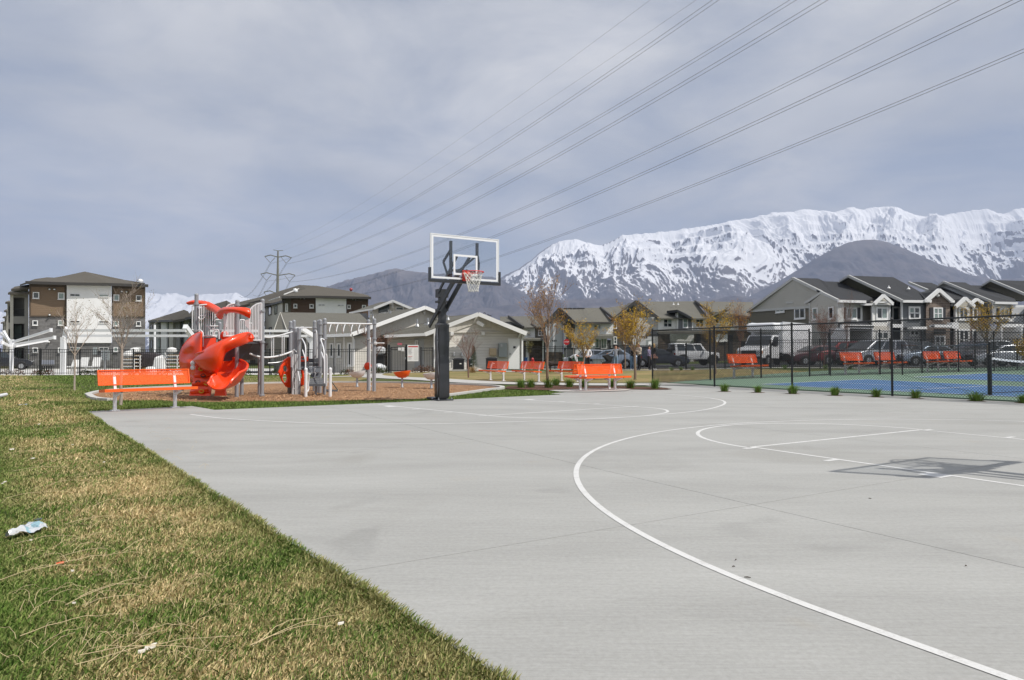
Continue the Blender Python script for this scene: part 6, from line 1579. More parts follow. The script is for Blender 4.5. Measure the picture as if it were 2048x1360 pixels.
th = bldg('townhouse', 'townhouse with grey and white fronts partly hidden by the second yellow tree', 'building', 1450, 75, GT)
F = Facade(1418, 74, 1512, 72)
for x0, x1, m_, o_ in ((1418.2, 1447, S_lgrey, .4), (1447, 1477, S_white, .1), (1477.2, 1512, B_tan, .2)): bwall(F, th, [(x0, 624 if x0 == 1418.2 else 634), (x1, 634 if x0 == 1418.2 else 634), (x1, 662), (x0, 662)], m_, o_, 8)
bwall(F, th, [(1418, 662), (1512, 662), (1512, 740), (1418, 740)], B_stone, -.2, 8, ground=True)
bwin(F, th, 1429.5, 637, 1438, 647.5, off=.42); bwin(F, th, 1457, 639, 1467.5, 654, off=.11, nx=2, ny=2); bwin(F, th, 1485, 639, 1498, 650, off=.22, nx=2, gm=M_glass2)
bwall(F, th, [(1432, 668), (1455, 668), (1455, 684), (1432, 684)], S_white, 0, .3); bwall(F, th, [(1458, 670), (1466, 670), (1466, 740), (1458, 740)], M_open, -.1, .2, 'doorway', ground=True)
broof(th, [(1391, 602.6, 81.5), (1419, 622, 73), (1447, 634.6, 72.4), (1512, 634, 71), (1506, 604, 80)], R_olive)
broof(th, [(1419, 633, 71.5), (1452, 617, 71.8), (1458, 618, 74), (1424, 632, 74)], R_olive, .2)
bline(th, (1390, 602.4, 81.3), (1419, 622.6, 72.8), .2, .34, M_dtrim); bline(th, (1480, 618, 76), (1512, 637, 70.8), .2, .34, M_dtrim); bline(th, (1464, 623, 74), (1478, 633, 71.3), .2, .3, M_dtrim); bline(th, (1447, 634.8, 72.2), (1512, 634.2, 70.8), .2, .2, M_dtrim)
bwall(F, th, [(1446.2, 634), (1447.8, 634), (1447.8, 662), (1446.2, 662)], M_trim, .5, .06, 'corner_trim')

# ---- near row on the right
DSH[0] = lambda px: max(0.0, px - 1675) * .016
GR = 'townhouses of the right hand row'
ZB = 740
th = bldg('townhouse', 'greige end townhouse with big side gable above the white moving van', 'building', 1600, 61, GR)
F = Facade(1495, 68, 1675.5, 55)
bwall(F, th, [(1499, 622.5), (1502, 622), (1618, 614), (1618, ZB), (1502, ZB)], S_olive, 0, 5, ground=True)
bwall(F, th, [(1497, 622.5), (1586.6, 558), (1643.4, 585), (1618, 605), (1618, 614), (1500, 622.3)], S_grey, .04, 4)
bwall(F, th, [(1618, 607), (1643.4, 587), (1675, 602), (1675, ZB), (1618, ZB)], S_grey, .45, 4, ground=True)
q = MB(); q.bar(F.pt(1501, 622.2, .07), F.pt(1618, 614, .07), .06, .20); q.build('belt_trim', M_beltrim, th, world=True)
for px in (1618.6, 1674.6): bwall(F, th, [(px - .9, 606 if px < 1650 else 602), (px + .9, 606 if px < 1650 else 602), (px + .9, ZB), (px - .9, ZB)], M_beltrim, .50, .06, 'corner_trim')
bwin(F, th, 1551.8, 618.4, 1569.5, 626.2, off=.01, nx=2, fw=.12); bwin(F, th, 1589.4, 616.4, 1611.2, 639, off=.01, nx=2, fw=.13, gm=M_glass); bwin(F, th, 1625.4, 615.8, 1636, 640, off=.46, fw=.10); bwin(F, th, 1657.7, 614, 1668, 638.5, off=.46, fw=.10)
bwall(F, th, [(1571.6, 603.6), (1586, 603), (1586, 606.6), (1571.6, 607.2)], M_beltrim, .08, .04, 'gable_vent')
bline(th, (1494, 623.4, 67.6), (1586.6, 556.8, 60.6), .16, .22, M_beltrim); bline(th, (1586.6, 556.8, 60.6), (1644, 584.6, 56.6), .16, .22, M_beltrim)
bline(th, (1610, 606.8, 58.2), (1643.4, 585, 56.3), .16, .2, M_beltrim); bline(th, (1643.4, 585, 56.3), (1676.5, 601, 54.2), .16, .2, M_beltrim)
broof(th, [(1586.6, 555.6, 60.8), (1676, 600.8, 54.2), (1731, 602.3, 54.2), (1745, 596, 56), (1682, 563.5, 64), (1648, 562.6, 64), (1636, 557, 66)], R_dark)
broof(th, [(1494, 623, 67.8), (1586.6, 555.8, 60.8), (1636, 557, 66), (1560, 600, 78)], R_dark)
F = Facade(1676, 55, 1785, 55.5)
bwall(F, th, [(1676, 602), (1725, 602), (1725, 643), (1676, 643)], S_wlap, 0, 5)
bwall(F, th, [(1725, 602), (1745, 602), (1745, ZB), (1725, ZB)], S_grey, -.6, 4, ground=True)
bwall(F, th, [(1676, 655), (1725, 655), (1725, ZB), (1676, ZB)], S_grey, -1.2, 4, ground=True)
bwin(F, th, 1692, 614.3, 1713.5, 638.5, off=.01, nx=2, fw=.13)
for x0 in (1684.5, 1714.6): bwall(F, th, [(x0, 614.8), (x0 + 6.4, 614.8), (x0 + 6.4, 637.6), (x0, 637.6)], M_shut, .05, .04, 'shutter')
bline(th, (1676, 602.2, 54), (1731, 603.6, 54), .16, .20); bline(th, (1722, 609, 54.6), (1786, 608.6, 54.3), .14, .16)
broof(th, [(1672, 642, 54.8), (1734, 646, 54), (1730, 643.6, 55), (1672, 640.6, 56)], R_dark, .12)
bline(th, (1682, 653, 52.6), (1745, 654, 52.6), .2, .3, M_trim, 'porch_beam'); broof(th, [(1670, 641, 55), (1690, 651.5, 52.4), (1748, 652, 52.4), (1730, 644, 55)], R_dark, .1)
for px in (1698, 1745): bwall(F, th, [(px - 1.2, 655), (px + 1.2, 655), (px + 1.2, ZB), (px - 1.2, ZB)], M_trim, 2.0, .2, 'porch_column', ground=True)
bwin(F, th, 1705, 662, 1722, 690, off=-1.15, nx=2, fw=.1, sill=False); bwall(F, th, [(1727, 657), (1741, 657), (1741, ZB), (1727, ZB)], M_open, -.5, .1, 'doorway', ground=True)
broof(th, [(1724, 609, 54.8), (1786, 609, 54.4), (1790, 605, 56), (1760, 586, 60), (1733, 594, 60)], R_dark, .12)

th = bldg('townhouse', 'townhouse with white bay and small white gable beside a navy recess', 'building', 1765, 57, GR)
F = Facade(1744, 54.6, 1805, 54.8)
bwall(F, th, [(1744.6, 610), (1781, 610), (1781, 652), (1744.6, 652)], S_wlap, .0, 4)
bwall(F, th, [(1744.6, 660), (1781, 660), (1781, ZB), (1744.6, ZB)], S_wlap, .02, 4, ground=True)
bwall(F, th, [(1744.6, 652), (1781, 652), (1781, 660), (1744.6, 660)], S_batten, .03, 4)
bwall(F, th, [(1781, 596), (1804, 602), (1804, ZB), (1781, ZB)], S_navy, -1.0, 4, ground=True)
bwin(F, th, 1751.6, 613.5, 1775, 639, off=.01, nx=2, fw=.14); bwin(F, th, 1753, 662, 1777, 692, off=.03, nx=2, ny=2, fw=.13)
bwin(F, th, 1784, 613, 1799.5, 646, off=-.98, fw=.14, sill=False, name='balcony_door')
for px in (1745.6, 1780): bwall(F, th, [(px - 1, 610), (px + 1, 610), (px + 1, ZB), (px - 1, ZB)], M_trim, .06, .08, 'corner_trim', ground=True)
q = MB(); q.prism([F.pt(x, y, .3) for x, y in ((1749, 607.5), (1766.8, 592), (1785, 607.5))], -F.n * .3); q.build('gable_wall', S_grey, th, world=True)
bline(th, (1748.5, 608, 54.0), (1766.8, 591, 54.0), .14, .26); bline(th, (1766.8, 591, 54.0), (1785.5, 608, 54.0), .14, .26)
bline(th, (1756, 604.5, 54.1), (1778, 604.5, 54.1), .1, .12); bline(th, (1781, 651.5, 53.6), (1803, 652, 53.6), .3, .28, M_trim, 'balcony_edge')
q = MB(); a, b_ = F.pt(1782, 641, .2), F.pt(1803, 641, .2); q.bar(a, b_, .05); lo = F.pt(1782, 651, .2).z
for i in range(12): p = a.lerp(b_, i / 11); q.bar(p, Vector((p.x, p.y, lo)), .02, up=Vector((0, 1, 0)))
q.build('balcony_railing', M_black, th, world=True)['kind'] = 'stuff'

th = bldg('townhouse', 'slate grey townhouse with long charcoal roof and two white roof vents', 'building', 1830, 57, GR)
F = Facade(1804, 54.6, 1852, 54.4)
q = MB(); q.prism([at(1680, 563.4, 63.5), at(1697.4, 553, 61), at(1740, 572.5, 58), at(1785, 593, 55.6), at(1805, 603, 54.4), at(1785, 604, 57), at(1740, 598, 60)], (.4, .9, 0)); q.build('gable_wall', S_olive, th, world=True)
bwall(F, th, [(1804, 603), (1852, 603), (1852, 655), (1804, 655)], S_slate, 0, 4)
bwall(F, th, [(1804, 655), (1852, 655), (1852, ZB), (1804, ZB)], S_lgrey, -.6, 4, ground=True)
bwall(F, th, [(1803.2, 602), (1805.8, 602), (1805.8, ZB), (1803.2, ZB)], M_trim, .05, .08, 'corner_trim', ground=True)
bwin(F, th, 1816.8, 612.6, 1840.2, 639, off=.01, nx=2, ny=2, fw=.15); bwin(F, th, 1819, 660, 1838, 672, off=-.58, fw=.13, nx=2)
broof(th, [(1697.4, 551.2, 61), (1805, 601.5, 54.0), (1861, 602.3, 54.0), (1852, 590, 57), (1840, 584, 58.5), (1786.6, 554.2, 66)], R_dark)
bline(th, (1680, 562.8, 63.4), (1697.4, 552.2, 60.8), .16, .2, M_beltrim); bline(th, (1697.4, 552.2, 60.8), (1805, 602.3, 53.9), .16, .22, M_beltrim); bline(th, (1805, 602.6, 53.9), (1861, 603.2, 53.9), .16, .20)
bline(th, (1820, 656, 53.4), (1849, 656, 53.4), .5, .2, M_trim, 'entry_canopy')
for px, py in ((1777.5, 577), (1817, 578.8)):
    q = MB(); q.tube([at(px, py, 58.5), at(px, py - 6, 58.5)], .035, 6); q.lathe(at(px, py - .3, 58.4), [(.16, 0), (.10, .10), (.04, .14)], 10); q.build('roof_vent_pipe', M_trim, th, world=True)
bwin(F, th, 1826, 676, 1844, 700, off=-.58, fw=.1, nx=3, ny=3, name='porch_lattice', sill=False)

th = bldg('townhouse', 'tan brick gabled townhouse with dark shutters in the right row', 'building', 1877, 56, GR)
F = Facade(1852, 54.4, 1900, 54.2)
bwall(F, th, [(1852, 602), (1854.5, 602), (1877.6, 581), (1900, 603), (1900, ZB), (1852, ZB)], B_tan, .25, 5, ground=True)
bwin(F, th, 1866.3, 614.8, 1885, 638.8, off=.26, nx=2, ny=2, fw=.11, gm=M_glass2)
for x0 in (1860, 1885.6): bwall(F, th, [(x0, 615), (x0 + 5.8, 615), (x0 + 5.8, 637.6), (x0, 637.6)], M_shut, .30, .04, 'shutter')
bline(th, (1852, 602, 53.7), (1877.6, 580, 53.7), .18, .30); bline(th, (1877.6, 580, 53.7), (1904, 602.5, 53.7), .18, .30); bline(th, (1900, 603, 53.7), (1908, 603, 53.7), .16, .18); bline(th, (1849, 602, 53.7), (1862, 602.2, 53.7), .16, .18)
broof(th, [(1877.6, 578.6, 53.6), (1853, 600.5, 53.6), (1838, 585, 58), (1862, 580, 60)], R_dark, .12); broof(th, [(1877.6, 578.6, 53.6), (1904, 601.5, 53.6), (1915, 596, 58), (1880, 578.8, 60)], R_dark, .12)
vent_light(F, th, 1874.5, 591.5, M_glob, .12, .3)
bline(th, (1864, 652, 53), (1898, 652.6, 53), .5, .22, M_trim, 'entry_canopy'); broof(th, [(1862, 652, 52.8), (1869, 647.4, 53.6), (1887, 647.4, 53.6), (1896, 652, 52.8)], R_dark, .08)
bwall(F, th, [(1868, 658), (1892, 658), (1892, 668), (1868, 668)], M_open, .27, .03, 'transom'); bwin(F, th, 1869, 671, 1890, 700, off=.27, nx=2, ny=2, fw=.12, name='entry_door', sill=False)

th = bldg('townhouse', 'townhouse with two small white edged gables, one beige and one brick', 'building', 1930, 56, GR)
F = Facade(1900, 54.2, 1988, 54)
bwall(F, th, [(1900, 612), (1912, 612), (1912, ZB), (1900, ZB)], S_dark, -1.0, 4, ground=True)
bwall(F, th, [(1911, 614), (1913, 613), (1930, 597.5), (1947, 613), (1940, 614), (1940, ZB), (1911, ZB)], S_grey, .1, 4, ground=True)
bwall(F, th, [(1940.2, 612), (1953, 600), (1962, 607), (1962, ZB), (1940.2, ZB)], B_tan, -.1, 4, ground=True)
bwin(F, th, 1917, 614.4, 1936, 640, off=.11, nx=2, fw=.14); bwin(F, th, 1944.5, 616, 1954.5, 640, off=-.08, fw=.12); bwin(F, th, 1917, 658, 1938, 700, off=.11, nx=2, ny=2, fw=.14); bwin(F, th, 1944, 659, 1956, 695, off=-.08, ny=2, fw=.13)
bwall(F, th, [(1911.4, 613), (1913.4, 613), (1913.4, ZB), (1911.4, ZB)], M_trim, .14, .06, 'corner_trim', ground=True)
bline(th, (1911, 613.8, 53.5), (1930, 596.4, 53.5), .16, .28); bline(th, (1930, 596.4, 53.5), (1949, 613.4, 53.5), .16, .28); bline(th, (1942, 606.5, 53.8), (1952.8, 598.6, 53.8), .16, .24); bline(th, (1952.8, 598.6, 53.8), (1966, 607, 53.8), .16, .24)
broof(th, [(1818, 564.5, 64), (1821, 563.6, 66), (1863, 565.5, 66), (1945, 600, 56), (1912, 613, 54), (1899, 611, 54.4), (1900, 596, 56.5), (1880, 578.5, 60), (1856, 580.5, 60)], R_dark, .14)
bline(th, (1818, 565, 63.8), (1856, 580.8, 59.8), .14, .20, M_beltrim)
bline(th, (1899, 651, 53), (1912, 651.5, 53), .5, .5, M_trim, 'entry_canopy')
broof(th, [(1930, 595, 53.4), (1911, 612.6, 53.4), (1900, 598, 57), (1925, 594, 60)], R_dark, .1); broof(th, [(1952.8, 597.4, 53.7), (1966, 606.4, 53.7), (1975, 598, 58), (1956, 594, 60), (1944, 602, 54)], R_dark, .1)

th = bldg('townhouse', 'pale grey townhouse with white front and shuttered windows near the right edge', 'building', 2000, 56, GR)
q = MB(); q.prism([at(1878, 571, 61), at(1888, 564.8, 60), at(1940, 585.5, 57), at(1988, 605.5, 54.1), at(1988, 640, 54.1), at(1962, 640, 55), at(1962, 607, 55.5), at(1930, 596, 58)], (.4, .9, 0)); q.build('gable_wall', S_lgrey, th, world=True)
F = Facade(1988, 53.8, 2048, 53.8)
bwall(F, th, [(1988, 606), (2025, 606), (2025, 643), (1988, 643)], S_wlap, .0, 4); bwall(F, th, [(2025, 612), (2062, 612), (2062, ZB), (2025, ZB)], S_lgrey, -.8, 4, ground=True)
bwall(F, th, [(1988, 655), (2025, 655), (2025, ZB), (1988, ZB)], S_grey, -1.0, 4, ground=True)
bwall(F, th, [(1986.6, 605), (1988.6, 605), (1988.6, ZB), (1986.6, ZB)], M_trim, .05, .08, 'corner_trim', ground=True)
bwin(F, th, 1999.5, 616, 2018, 637, off=.01, nx=2, fw=.12, gm=M_glass2); bwin(F, th, 1999, 660, 2016, 695, off=-.98, nx=2, fw=.1, sill=False)
for x0 in (1994, 2018.6): bwall(F, th, [(x0, 616.6), (x0 + 4.6, 616.6), (x0 + 4.6, 636), (x0, 636)], M_shut, .05, .04, 'shutter')
bwall(Facade(1962, 55.2, 1988, 54), th, [(1968, 617), (1978, 617), (1978, 636), (1968, 636)], M_glass, .06, .02, 'pane')
broof(th, [(1888, 563.2, 60), (1989, 604.4, 53.6), (2033, 605.6, 53.4), (2030, 598, 57), (1966, 571, 66), (1941.5, 570.6, 66), (1931, 565, 70)], R_dark, .14)
bline(th, (1878, 570.6, 60.8), (1888, 564, 59.8), .14, .2, M_beltrim); bline(th, (1888, 564, 59.8), (1988, 605, 53.4), .14, .20, M_beltrim); bline(th, (1989, 605.6, 53.4), (2034, 606.6, 53.2), .16, .2); bline(th, (2024, 612.6, 53.4), (2062, 612.6, 53.2), .16, .2)
broof(th, [(1985, 642, 54), (2000, 649.5, 51.8), (2046, 650, 51.8), (2036, 644, 54)], R_dark, .1); bline(th, (2000, 651, 51.8), (2046, 651.6, 51.8), .2, .28, M_trim, 'porch_beam')
for px in (2004, 2044): bwall(F, th, [(px - 1.2, 652), (px + 1.2, 652), (px + 1.2, ZB), (px - 1.2, ZB)], M_trim, 2.0, .2, 'porch_column', ground=True)
th = bldg('townhouse', 'last townhouse at the right edge with steep charcoal roof and dark gable side', 'building', 2045, 60, GR)
q = MB(); q.prism([at(1965.6, 571.4, 64), at(1982, 561.6, 62), at(2048, 588, 57), at(2068, 597, 55.6), at(2048, 602, 57), at(2030, 600, 58)], (.4, .9, 0)); q.build('gable_wall', S_olive, th, world=True)
broof(th, [(1982, 559.8, 61.8), (2070, 596, 55.4), (2200, 600, 54), (2190, 566, 66)], R_dark, .14); bline(th, (1965.6, 571, 63.8), (1982, 560.6, 61.6), .14, .2, M_beltrim); bline(th, (1982, 560.6, 61.6), (2070, 597, 55.2), .14, .22, M_beltrim)
bwall(Facade(2062, 53.8, 2200, 53.8), th, [(2062, 600), (2200, 600), (2200, ZB), (2062, ZB)], S_lgrey, 0, 4, ground=True)

DSH[0] = lambda px: 0.0
# ------------------------------------------------------------------ power line
M_pole = mat('weathered_steel_pole', (.19, .19, .165), .7, var=.15)
M_wire = mat('aluminium_conductor', (.10, .10, .105), .6)
M_insul = mat('insulator_string', (.13, .125, .12), .5)
tw = thing('transmission_tower', 'tall steel power pole with three pairs of arms behind the apartments', 'power pole', (at(555, 700, 290).x, 290, -.5))
def tp(px, py, d=290): return at(px, py, d)
q = MB(); q.tube([Vector((tp(555, 700).x, 290, -.6)), tp(554, 650), tp(555.5, 560), tp(556, 501)], [.85, .75, .55, .32], 12); q.build('mast', M_pole, tw, smooth=True, world=True)
arms = [((547, 500), (551, 501), (566, 501.5), 501), ]
for pts in ([(546.5, 499.7), (556, 501.5), (566, 501)], [(529.5, 513), (541, 510), (556, 514.3), (571.5, 511.5), (583, 515.3)], [(521.6, 548), (533.4, 545.3), (556, 551), (578.7, 547.2), (590, 550.5)], [(528, 584), (539.6, 581.6), (556, 588), (574, 583), (592, 588)]):
    for a, b_ in zip(pts[:-1], pts[1:]):
        q = MB(); q.tube([tp(*a), tp(*b_)], .20 if pts[0][1] > 505 else .12, 8); q.build('crossarm', M_pole, tw, world=True)
for (a, b_, c) in (((529.8, 513.5), (540.6, 525.5), (550.3, 515)), ((562.3, 514.5), (572.3, 526.5), (582.6, 516)), ((522, 549), (533, 561), (542.5, 550.5)), ((569.5, 551), (579, 563), (589.6, 551.3)), ((528.3, 585), (533, 592), (540, 588)), ((574, 589), (585, 600), (592, 589))):
    for e in (a, c): q = MB(); q.tube([tp(*e), tp(*b_)], .10, 6); q.build('insulator_string', M_insul, tw, world=True)
Uw = Vector((math.cos(math.atan2(U.y, U.x) + math.radians(.5)), math.sin(math.atan2(U.y, U.x) + math.radians(.5)), 0))
def wire(name, label, p0, exit_px, curv, r, off=0.0, gap=0.0, px_max=None):
    P0 = Vector(p0); a, b_ = ray(*exit_px)
    t = (a * P0.y - P0.x) / (Uw.x - a * Uw.y)                        # where the plan line crosses the exit sight plane
    E_ = P0 + Uw * t; zE = EYE + b_ * E_.y
    aa = (zE - P0.z - curv * t * t) / t; T_ = t + 60
    pts = [Vector((P0.x + Uw.x * s_, P0.y + Uw.y * s_, P0.z + aa * s_ + curv * s_ * s_)) for s_ in [T_ * i / 60 for i in range(61)]]
    tw_ = thing(name, label, 'power line', pts[0], 0, 'overhead power lines'); k = 0
    for dz, dx in (((0, gap), (0, -gap)) if gap else ((0, 0),)):
        q = MB(); q.tube([p + N * dx for p in pts], r, 6, caps=False); q.build('conductor', M_wire, tw_, world=True)
    return tw_
lbl = ['upper left', 'upper right', 'middle left', 'middle right', 'lower left', 'lower right']
for k, (s_, ex) in enumerate((((540.6, 527), (1431, 0)), ((572.3, 528), (1586, 0)), ((533, 562.5), (1648, 0)), ((579, 564), (1910, 0)), ((534, 593), (2034, 0)), ((586, 601), (2048, 101)))):
    wire('twin_conductor', 'twin dark power cable strung from the %s arm of the steel pole' % lbl[k], tp(*s_), ex, 3.4e-4, 0.021, gap=.36)
for (s_, ex, l_) in (((547, 500), (1300, 0), 'thin pale shield wire from the left tip of the pole top'), ((566, 501), (1392, 0), 'thin pale shield wire from the right tip of the pole top')):
    wire('shield_wire', l_, tp(*s_), ex, 2.6e-4, .013)
for (s_, e_) in (((540.6, 527), (478, 588)), ((533, 562.5), (495, 592)), ((572.3, 528), (505, 585)), ((579, 564), (540, 596))):
    a = tp(*s_); b_ = at(e_[0], e_[1] + 4, 620)
    t_ = thing('twin_conductor', 'faint cable leading away behind the pole from its %s arm' % {541: 'upper left', 533: 'middle left', 572: 'upper right', 579: 'middle right'}[round(s_[0])], 'power line', a, 0, 'power lines beyond the pole')
    for dx in (.22, -.22): q = MB(); q.tube([a.lerp(b_, i / 10) + Vector((dx, 0, -6 * (1 - (i / 5 - 1) ** 2))) for i in range(11)], .05, 5, caps=False); q.build('conductor', M_wire, t_, world=True)
mb_ = thing('aviation_marker_ball', 'small red marker ball hanging on the cable left of the hoop', 'marker ball', at(702, 579, 120))
q = MB(); q.lathe((0, 0, 0), [(.02, -.30), (.2, -.22), (.30, 0), (.2, .22), (.02, .30)], 14); q.build('ball', mat('marker_red', (.35, .03, .04), .5), mb_, smooth=True)

# ------------------------------------------------------------------ white shade frames by the pool
M_frame = mat('white_steel_frame', (.82, .83, .84), .35, var=.03)
sf = thing('shade_frame', 'white steel shade post with four spread arms at the far left', 'shade frame', base(23, 48), 0, 'white shade frames by the pool')
q = MB(); q.bar(base(23, 48), at(24, 679, 48),   .20, .20, up=Vector((0, 1, 0))); q.build('post', M_frame, sf, world=True)
for a, b_ in (((26, 684, 47.5), (102, 660, 44)), ((26, 690, 48.2), (109, 675, 45)), ((22, 688, 48), (8, 664, 50)), ((20, 692, 48), (5, 685, 46)), ((27, 693, 48), (94, 681, 50)), ((23, 684, 48), (4, 668, 52))):
    q = MB(); q.bar(at(*a), at(*b_), .13, .15); q.build('arm', M_frame, sf, world=True)
    q = MB(); e = at(*b_); q.box(e, (.08, .22, .24)); q.build('arm_plate', M_frame, sf, world=True)
sf = thing('shade_frame', 'white steel shade frame with two long horizontal beams before the left apartment block', 'shade frame', base(127, 41), 0, 'white shade frames by the pool')
for px, d, yt in ((127, 41, 674), (392, 42.5, 686)):
    q = MB(); q.bar(base(px, d), at(px, yt, d), .24, .24, up=Vector((0, 1, 0))); q.build('post', M_frame, sf, world=True)
q = MB(); q.prism([at(124, 676, 41), at(128, 653, 41), at(131.5, 658, 41), at(131.5, 677, 41)], (0, .3, 0)); q.build('arm_plate', M_frame, sf, world=True)
q = MB(); q.bar(at(370, 653, 40.3), at(396, 688, 42), .24, .28); q.build('rafter', M_frame, sf, world=True)
for a, b_ in (((131, 661, 41), (372, 661, 40.3)), ((131, 671.5, 42.6), (384, 671.5, 42)), ((131, 680, 44), (300, 680, 44.5))): 
    if a[1] < 675: q = MB(); q.bar(at(*a), at(*b_), .14, .15); q.build('beam', M_frame, sf, world=True)
sf = thing('shade_frame', 'white steel shade frame seen between the two playground towers', 'shade frame', base(624, 43), 0, 'white shade frames by the pool')
q = MB(); q.bar(base(624, 43), at(624, 676, 43), .24, .24, up=Vector((0, 1, 0))); q.build('post', M_frame, sf, world=True)
q = MB(); q.bar(at(603, 657, 42), at(633, 676, 43.2), .22, .26); q.build('rafter', M_frame, sf, world=True)
q = MB(); q.bar(at(612, 672, 43), at(623, 688, 43), .16, .16); q.build('brace', M_frame, sf, world=True)
for a, b_ in (((420, 661.5, 41), (603, 662, 42)), ((420, 671.5, 42.3), (630, 672, 43))): q = MB(); q.bar(at(*a), at(*b_), .14, .15); q.build('beam', M_frame, sf, world=True)
sp_ = thing('area_light_pole', 'slim white pole between the left block and the distant apartments', 'pole', base(310, 60)); q = MB(); q.tube([base(310, 60), at(309.5, 650, 60)], .09, 8); q.build('shaft', M_frame, sp_, world=True)

# ------------------------------------------------------------------ plants
M_bark = mat('grey_brown_bark', (.23, .17, .125), .9, var=.25, scale=12, bump=.4, bscale=40)
M_barkp = mat('pale_bark', (.40, .335, .28), .9, var=.2, scale=14, bump=.3, bscale=40)
M_barkr = mat('reddish_bark', (.20, .115, .09), .9, var=.25, scale=12, bump=.4)
def leafmat(name, c, v=.5):
    g = NT(name); oi = g.n('ShaderNodeNewGeometry')
    cc = g.mix(oi.outputs['Random Per Island'], tuple(x * (1 - v) for x in c), tuple(min(1, x * (1 + v)) for x in c)); return g.out(cc, .7, .2)
L_yel = leafmat('yellow_bud_leaves', (.52, .33, .03)); L_ora = leafmat('orange_bud_leaves', (.42, .22, .045)); L_grn = leafmat('green_bud_leaves', (.14, .13, .03)); L_red = leafmat('reddish_buds', (.22, .10, .06))
def tree(px, d, top_y, hw_px, label, seed, bark, leaf, nleaf, trunk_f=.35, tr=.045, sz=.035, lift=.8, lean=0.0, group='young trees of the park', z_add=0.0):
    rr = random.Random(seed); b = base(px, d); H = EYE + (707.3 - top_y) * d / FOC - b.z; HW = hw_px * d / FOC
    t = thing('young_tree', label, 'tree', b, 0, group); w = MB(); tips = []
    def grow(p, dirv, L, r, depth):
        n = 4; pts = [p]; dd = dirv.copy(); q = p
        for i in range(n):
            dd = (dd + Vector((rr.uniform(-.16, .16), rr.uniform(-.16, .16), rr.uniform(.0, .14) * lift))).normalized(); q = q + dd * (L / n); pts.append(q)
        w.tube(pts, [r * (1 - .55 * i / n) for i in range(n + 1)], 6 if depth < 2 else 4, caps=False)
        if depth >= 4 or r < .0035:
            tips.append((pts[-1], dd)); tips.append((pts[-2], dd)); return
        for i, q in enumerate(pts[1:], 1):
            if depth >= 2: tips.append((q, dd))
            for _ in range(2 if i == n else (1 if rr.random() < .75 else 0)):
                a = rr.uniform(0, 2 * PI); s = rr.uniform(.35, .8)
                nd = (dd + Vector((math.cos(a) * s, math.sin(a) * s, rr.uniform(-.05, .25)))).normalized()
                grow(q, nd, L * rr.uniform(.48, .68), r * .52, depth + 1)
    th_ = H * trunk_f; q = Vector((0, 0, -.03)); pts = [q]
    for i in range(6): q = q + Vector((rr.uniform(-.015, .015) + lean * .03, rr.uniform(-.015, .015), (th_ + .03) / 6)); pts.append(q)
    w.tube(pts, [tr * (1.25 - .35 * i / 6) for i in range(7)], 9, caps=False)
    nb = 6; c0 = pts[-1]
    for k in range(nb):
        a = 2 * PI * k / nb + rr.uniform(-.4, .4); s = rr.uniform(.25, .75) * min(1.3, HW / (H - th_) * 1.6)
        grow(c0 - Vector((0, 0, rr.uniform(0, th_ * .18))), Vector((math.cos(a) * s, math.sin(a) * s, 1)).normalized(), (H - th_) * rr.uniform(.42, .60), tr * .50, 1)
    grow(c0, Vector((0, 0, 1)), (H - th_) * .62, tr * .7, 1)
    # scale crown to the wanted size
    mxh = max(v[2] for v in w.v); mxw = sorted(max(abs(v[0]), abs(v[1])) for v in w.v)[int(len(w.v) * .985)]
    fz = (H - th_) / max(.1, mxh - th_); fx = HW / max(.05, mxw)
    def fit(v):
        x, y, z = v
        if z <= th_ * .8: return (x, y, z)
        k_ = min(1, (z - th_ * .8) / (th_ * .2 + .01)); sx = 1 + (fx - 1) * k_
        return (x * sx, y * sx, th_ * .8 + (z - th_ * .8) * (1 + (fz - 1) * k_))
    w.v = [fit(v) for v in w.v]; w.build('trunk', bark, t, smooth=True)
    lf = MB()
    for i in range(nleaf):
        p, dd = rr.choice(tips); p = Vector(fit(p)) + Vector((rr.gauss(0, .035), rr.gauss(0, .035), rr.gauss(0, .04)))
        a = Vector((rr.gauss(0, 1), rr.gauss(0, 1), rr.gauss(0, 1))).normalized(); c = a.cross(Vector((rr.gauss(0, 1), rr.gauss(0, 1), rr.gauss(0, 1)))).normalized(); s = sz * rr.uniform(.5, 1.25)
        lf.add([p, p + a * s * .5 + c * s * .35, p + a * s * 1.1, p + a * s * .5 - c * s * .35], [(0, 1, 2, 3)])
    if nleaf: o = lf.build('foliage', leaf, t); 
    return t
tree(150, 20.9, 588, 36, 'thin pale sapling standing on the lawn left of the bench', 1, M_barkp, L_grn, 420, .42, .022, .028)
tree(242, 14.9, 536, 60, 'pale trunked sapling rising behind the nearest bench', 2, M_barkp, L_grn, 420, .46, .028, .024)
tree(937, 32, 642, 36, 'small leafless tree with reddish twigs before the beige clubhouse gable', 3, M_barkr, L_red, 160, .36, .030, .03, 1.1)
tree(1095, 28.7, 541, 46, 'tallest thin tree with sparse amber buds in the mulch bed', 4, M_bark, L_ora, 2300, .33, .05, .045, 1.3)
tree(1167, 38, 630, 52, 'yellow budding tree behind the back to back benches beside the white hoodie', 5, M_bark, L_yel, 3000, .30, .045, .055)
tree(1270, 29.2, 583, 50, 'yellow leafed tree on the lawn beside the chain link corner', 6, M_bark, L_yel, 4200, .33, .048, .048, 1.0)
tree(1250, 47, 612, 34, 'orange budding tree beyond the picket fence behind the yellow one', 7, M_bark, L_ora, 2400, .34, .05, .06, group='young trees along the street')
tree(1431, 33.5, 600, 44, 'yellow and amber tree behind the chain link fence beside the white jeep', 8, M_bark, L_yel, 2600, .36, .045, .05)
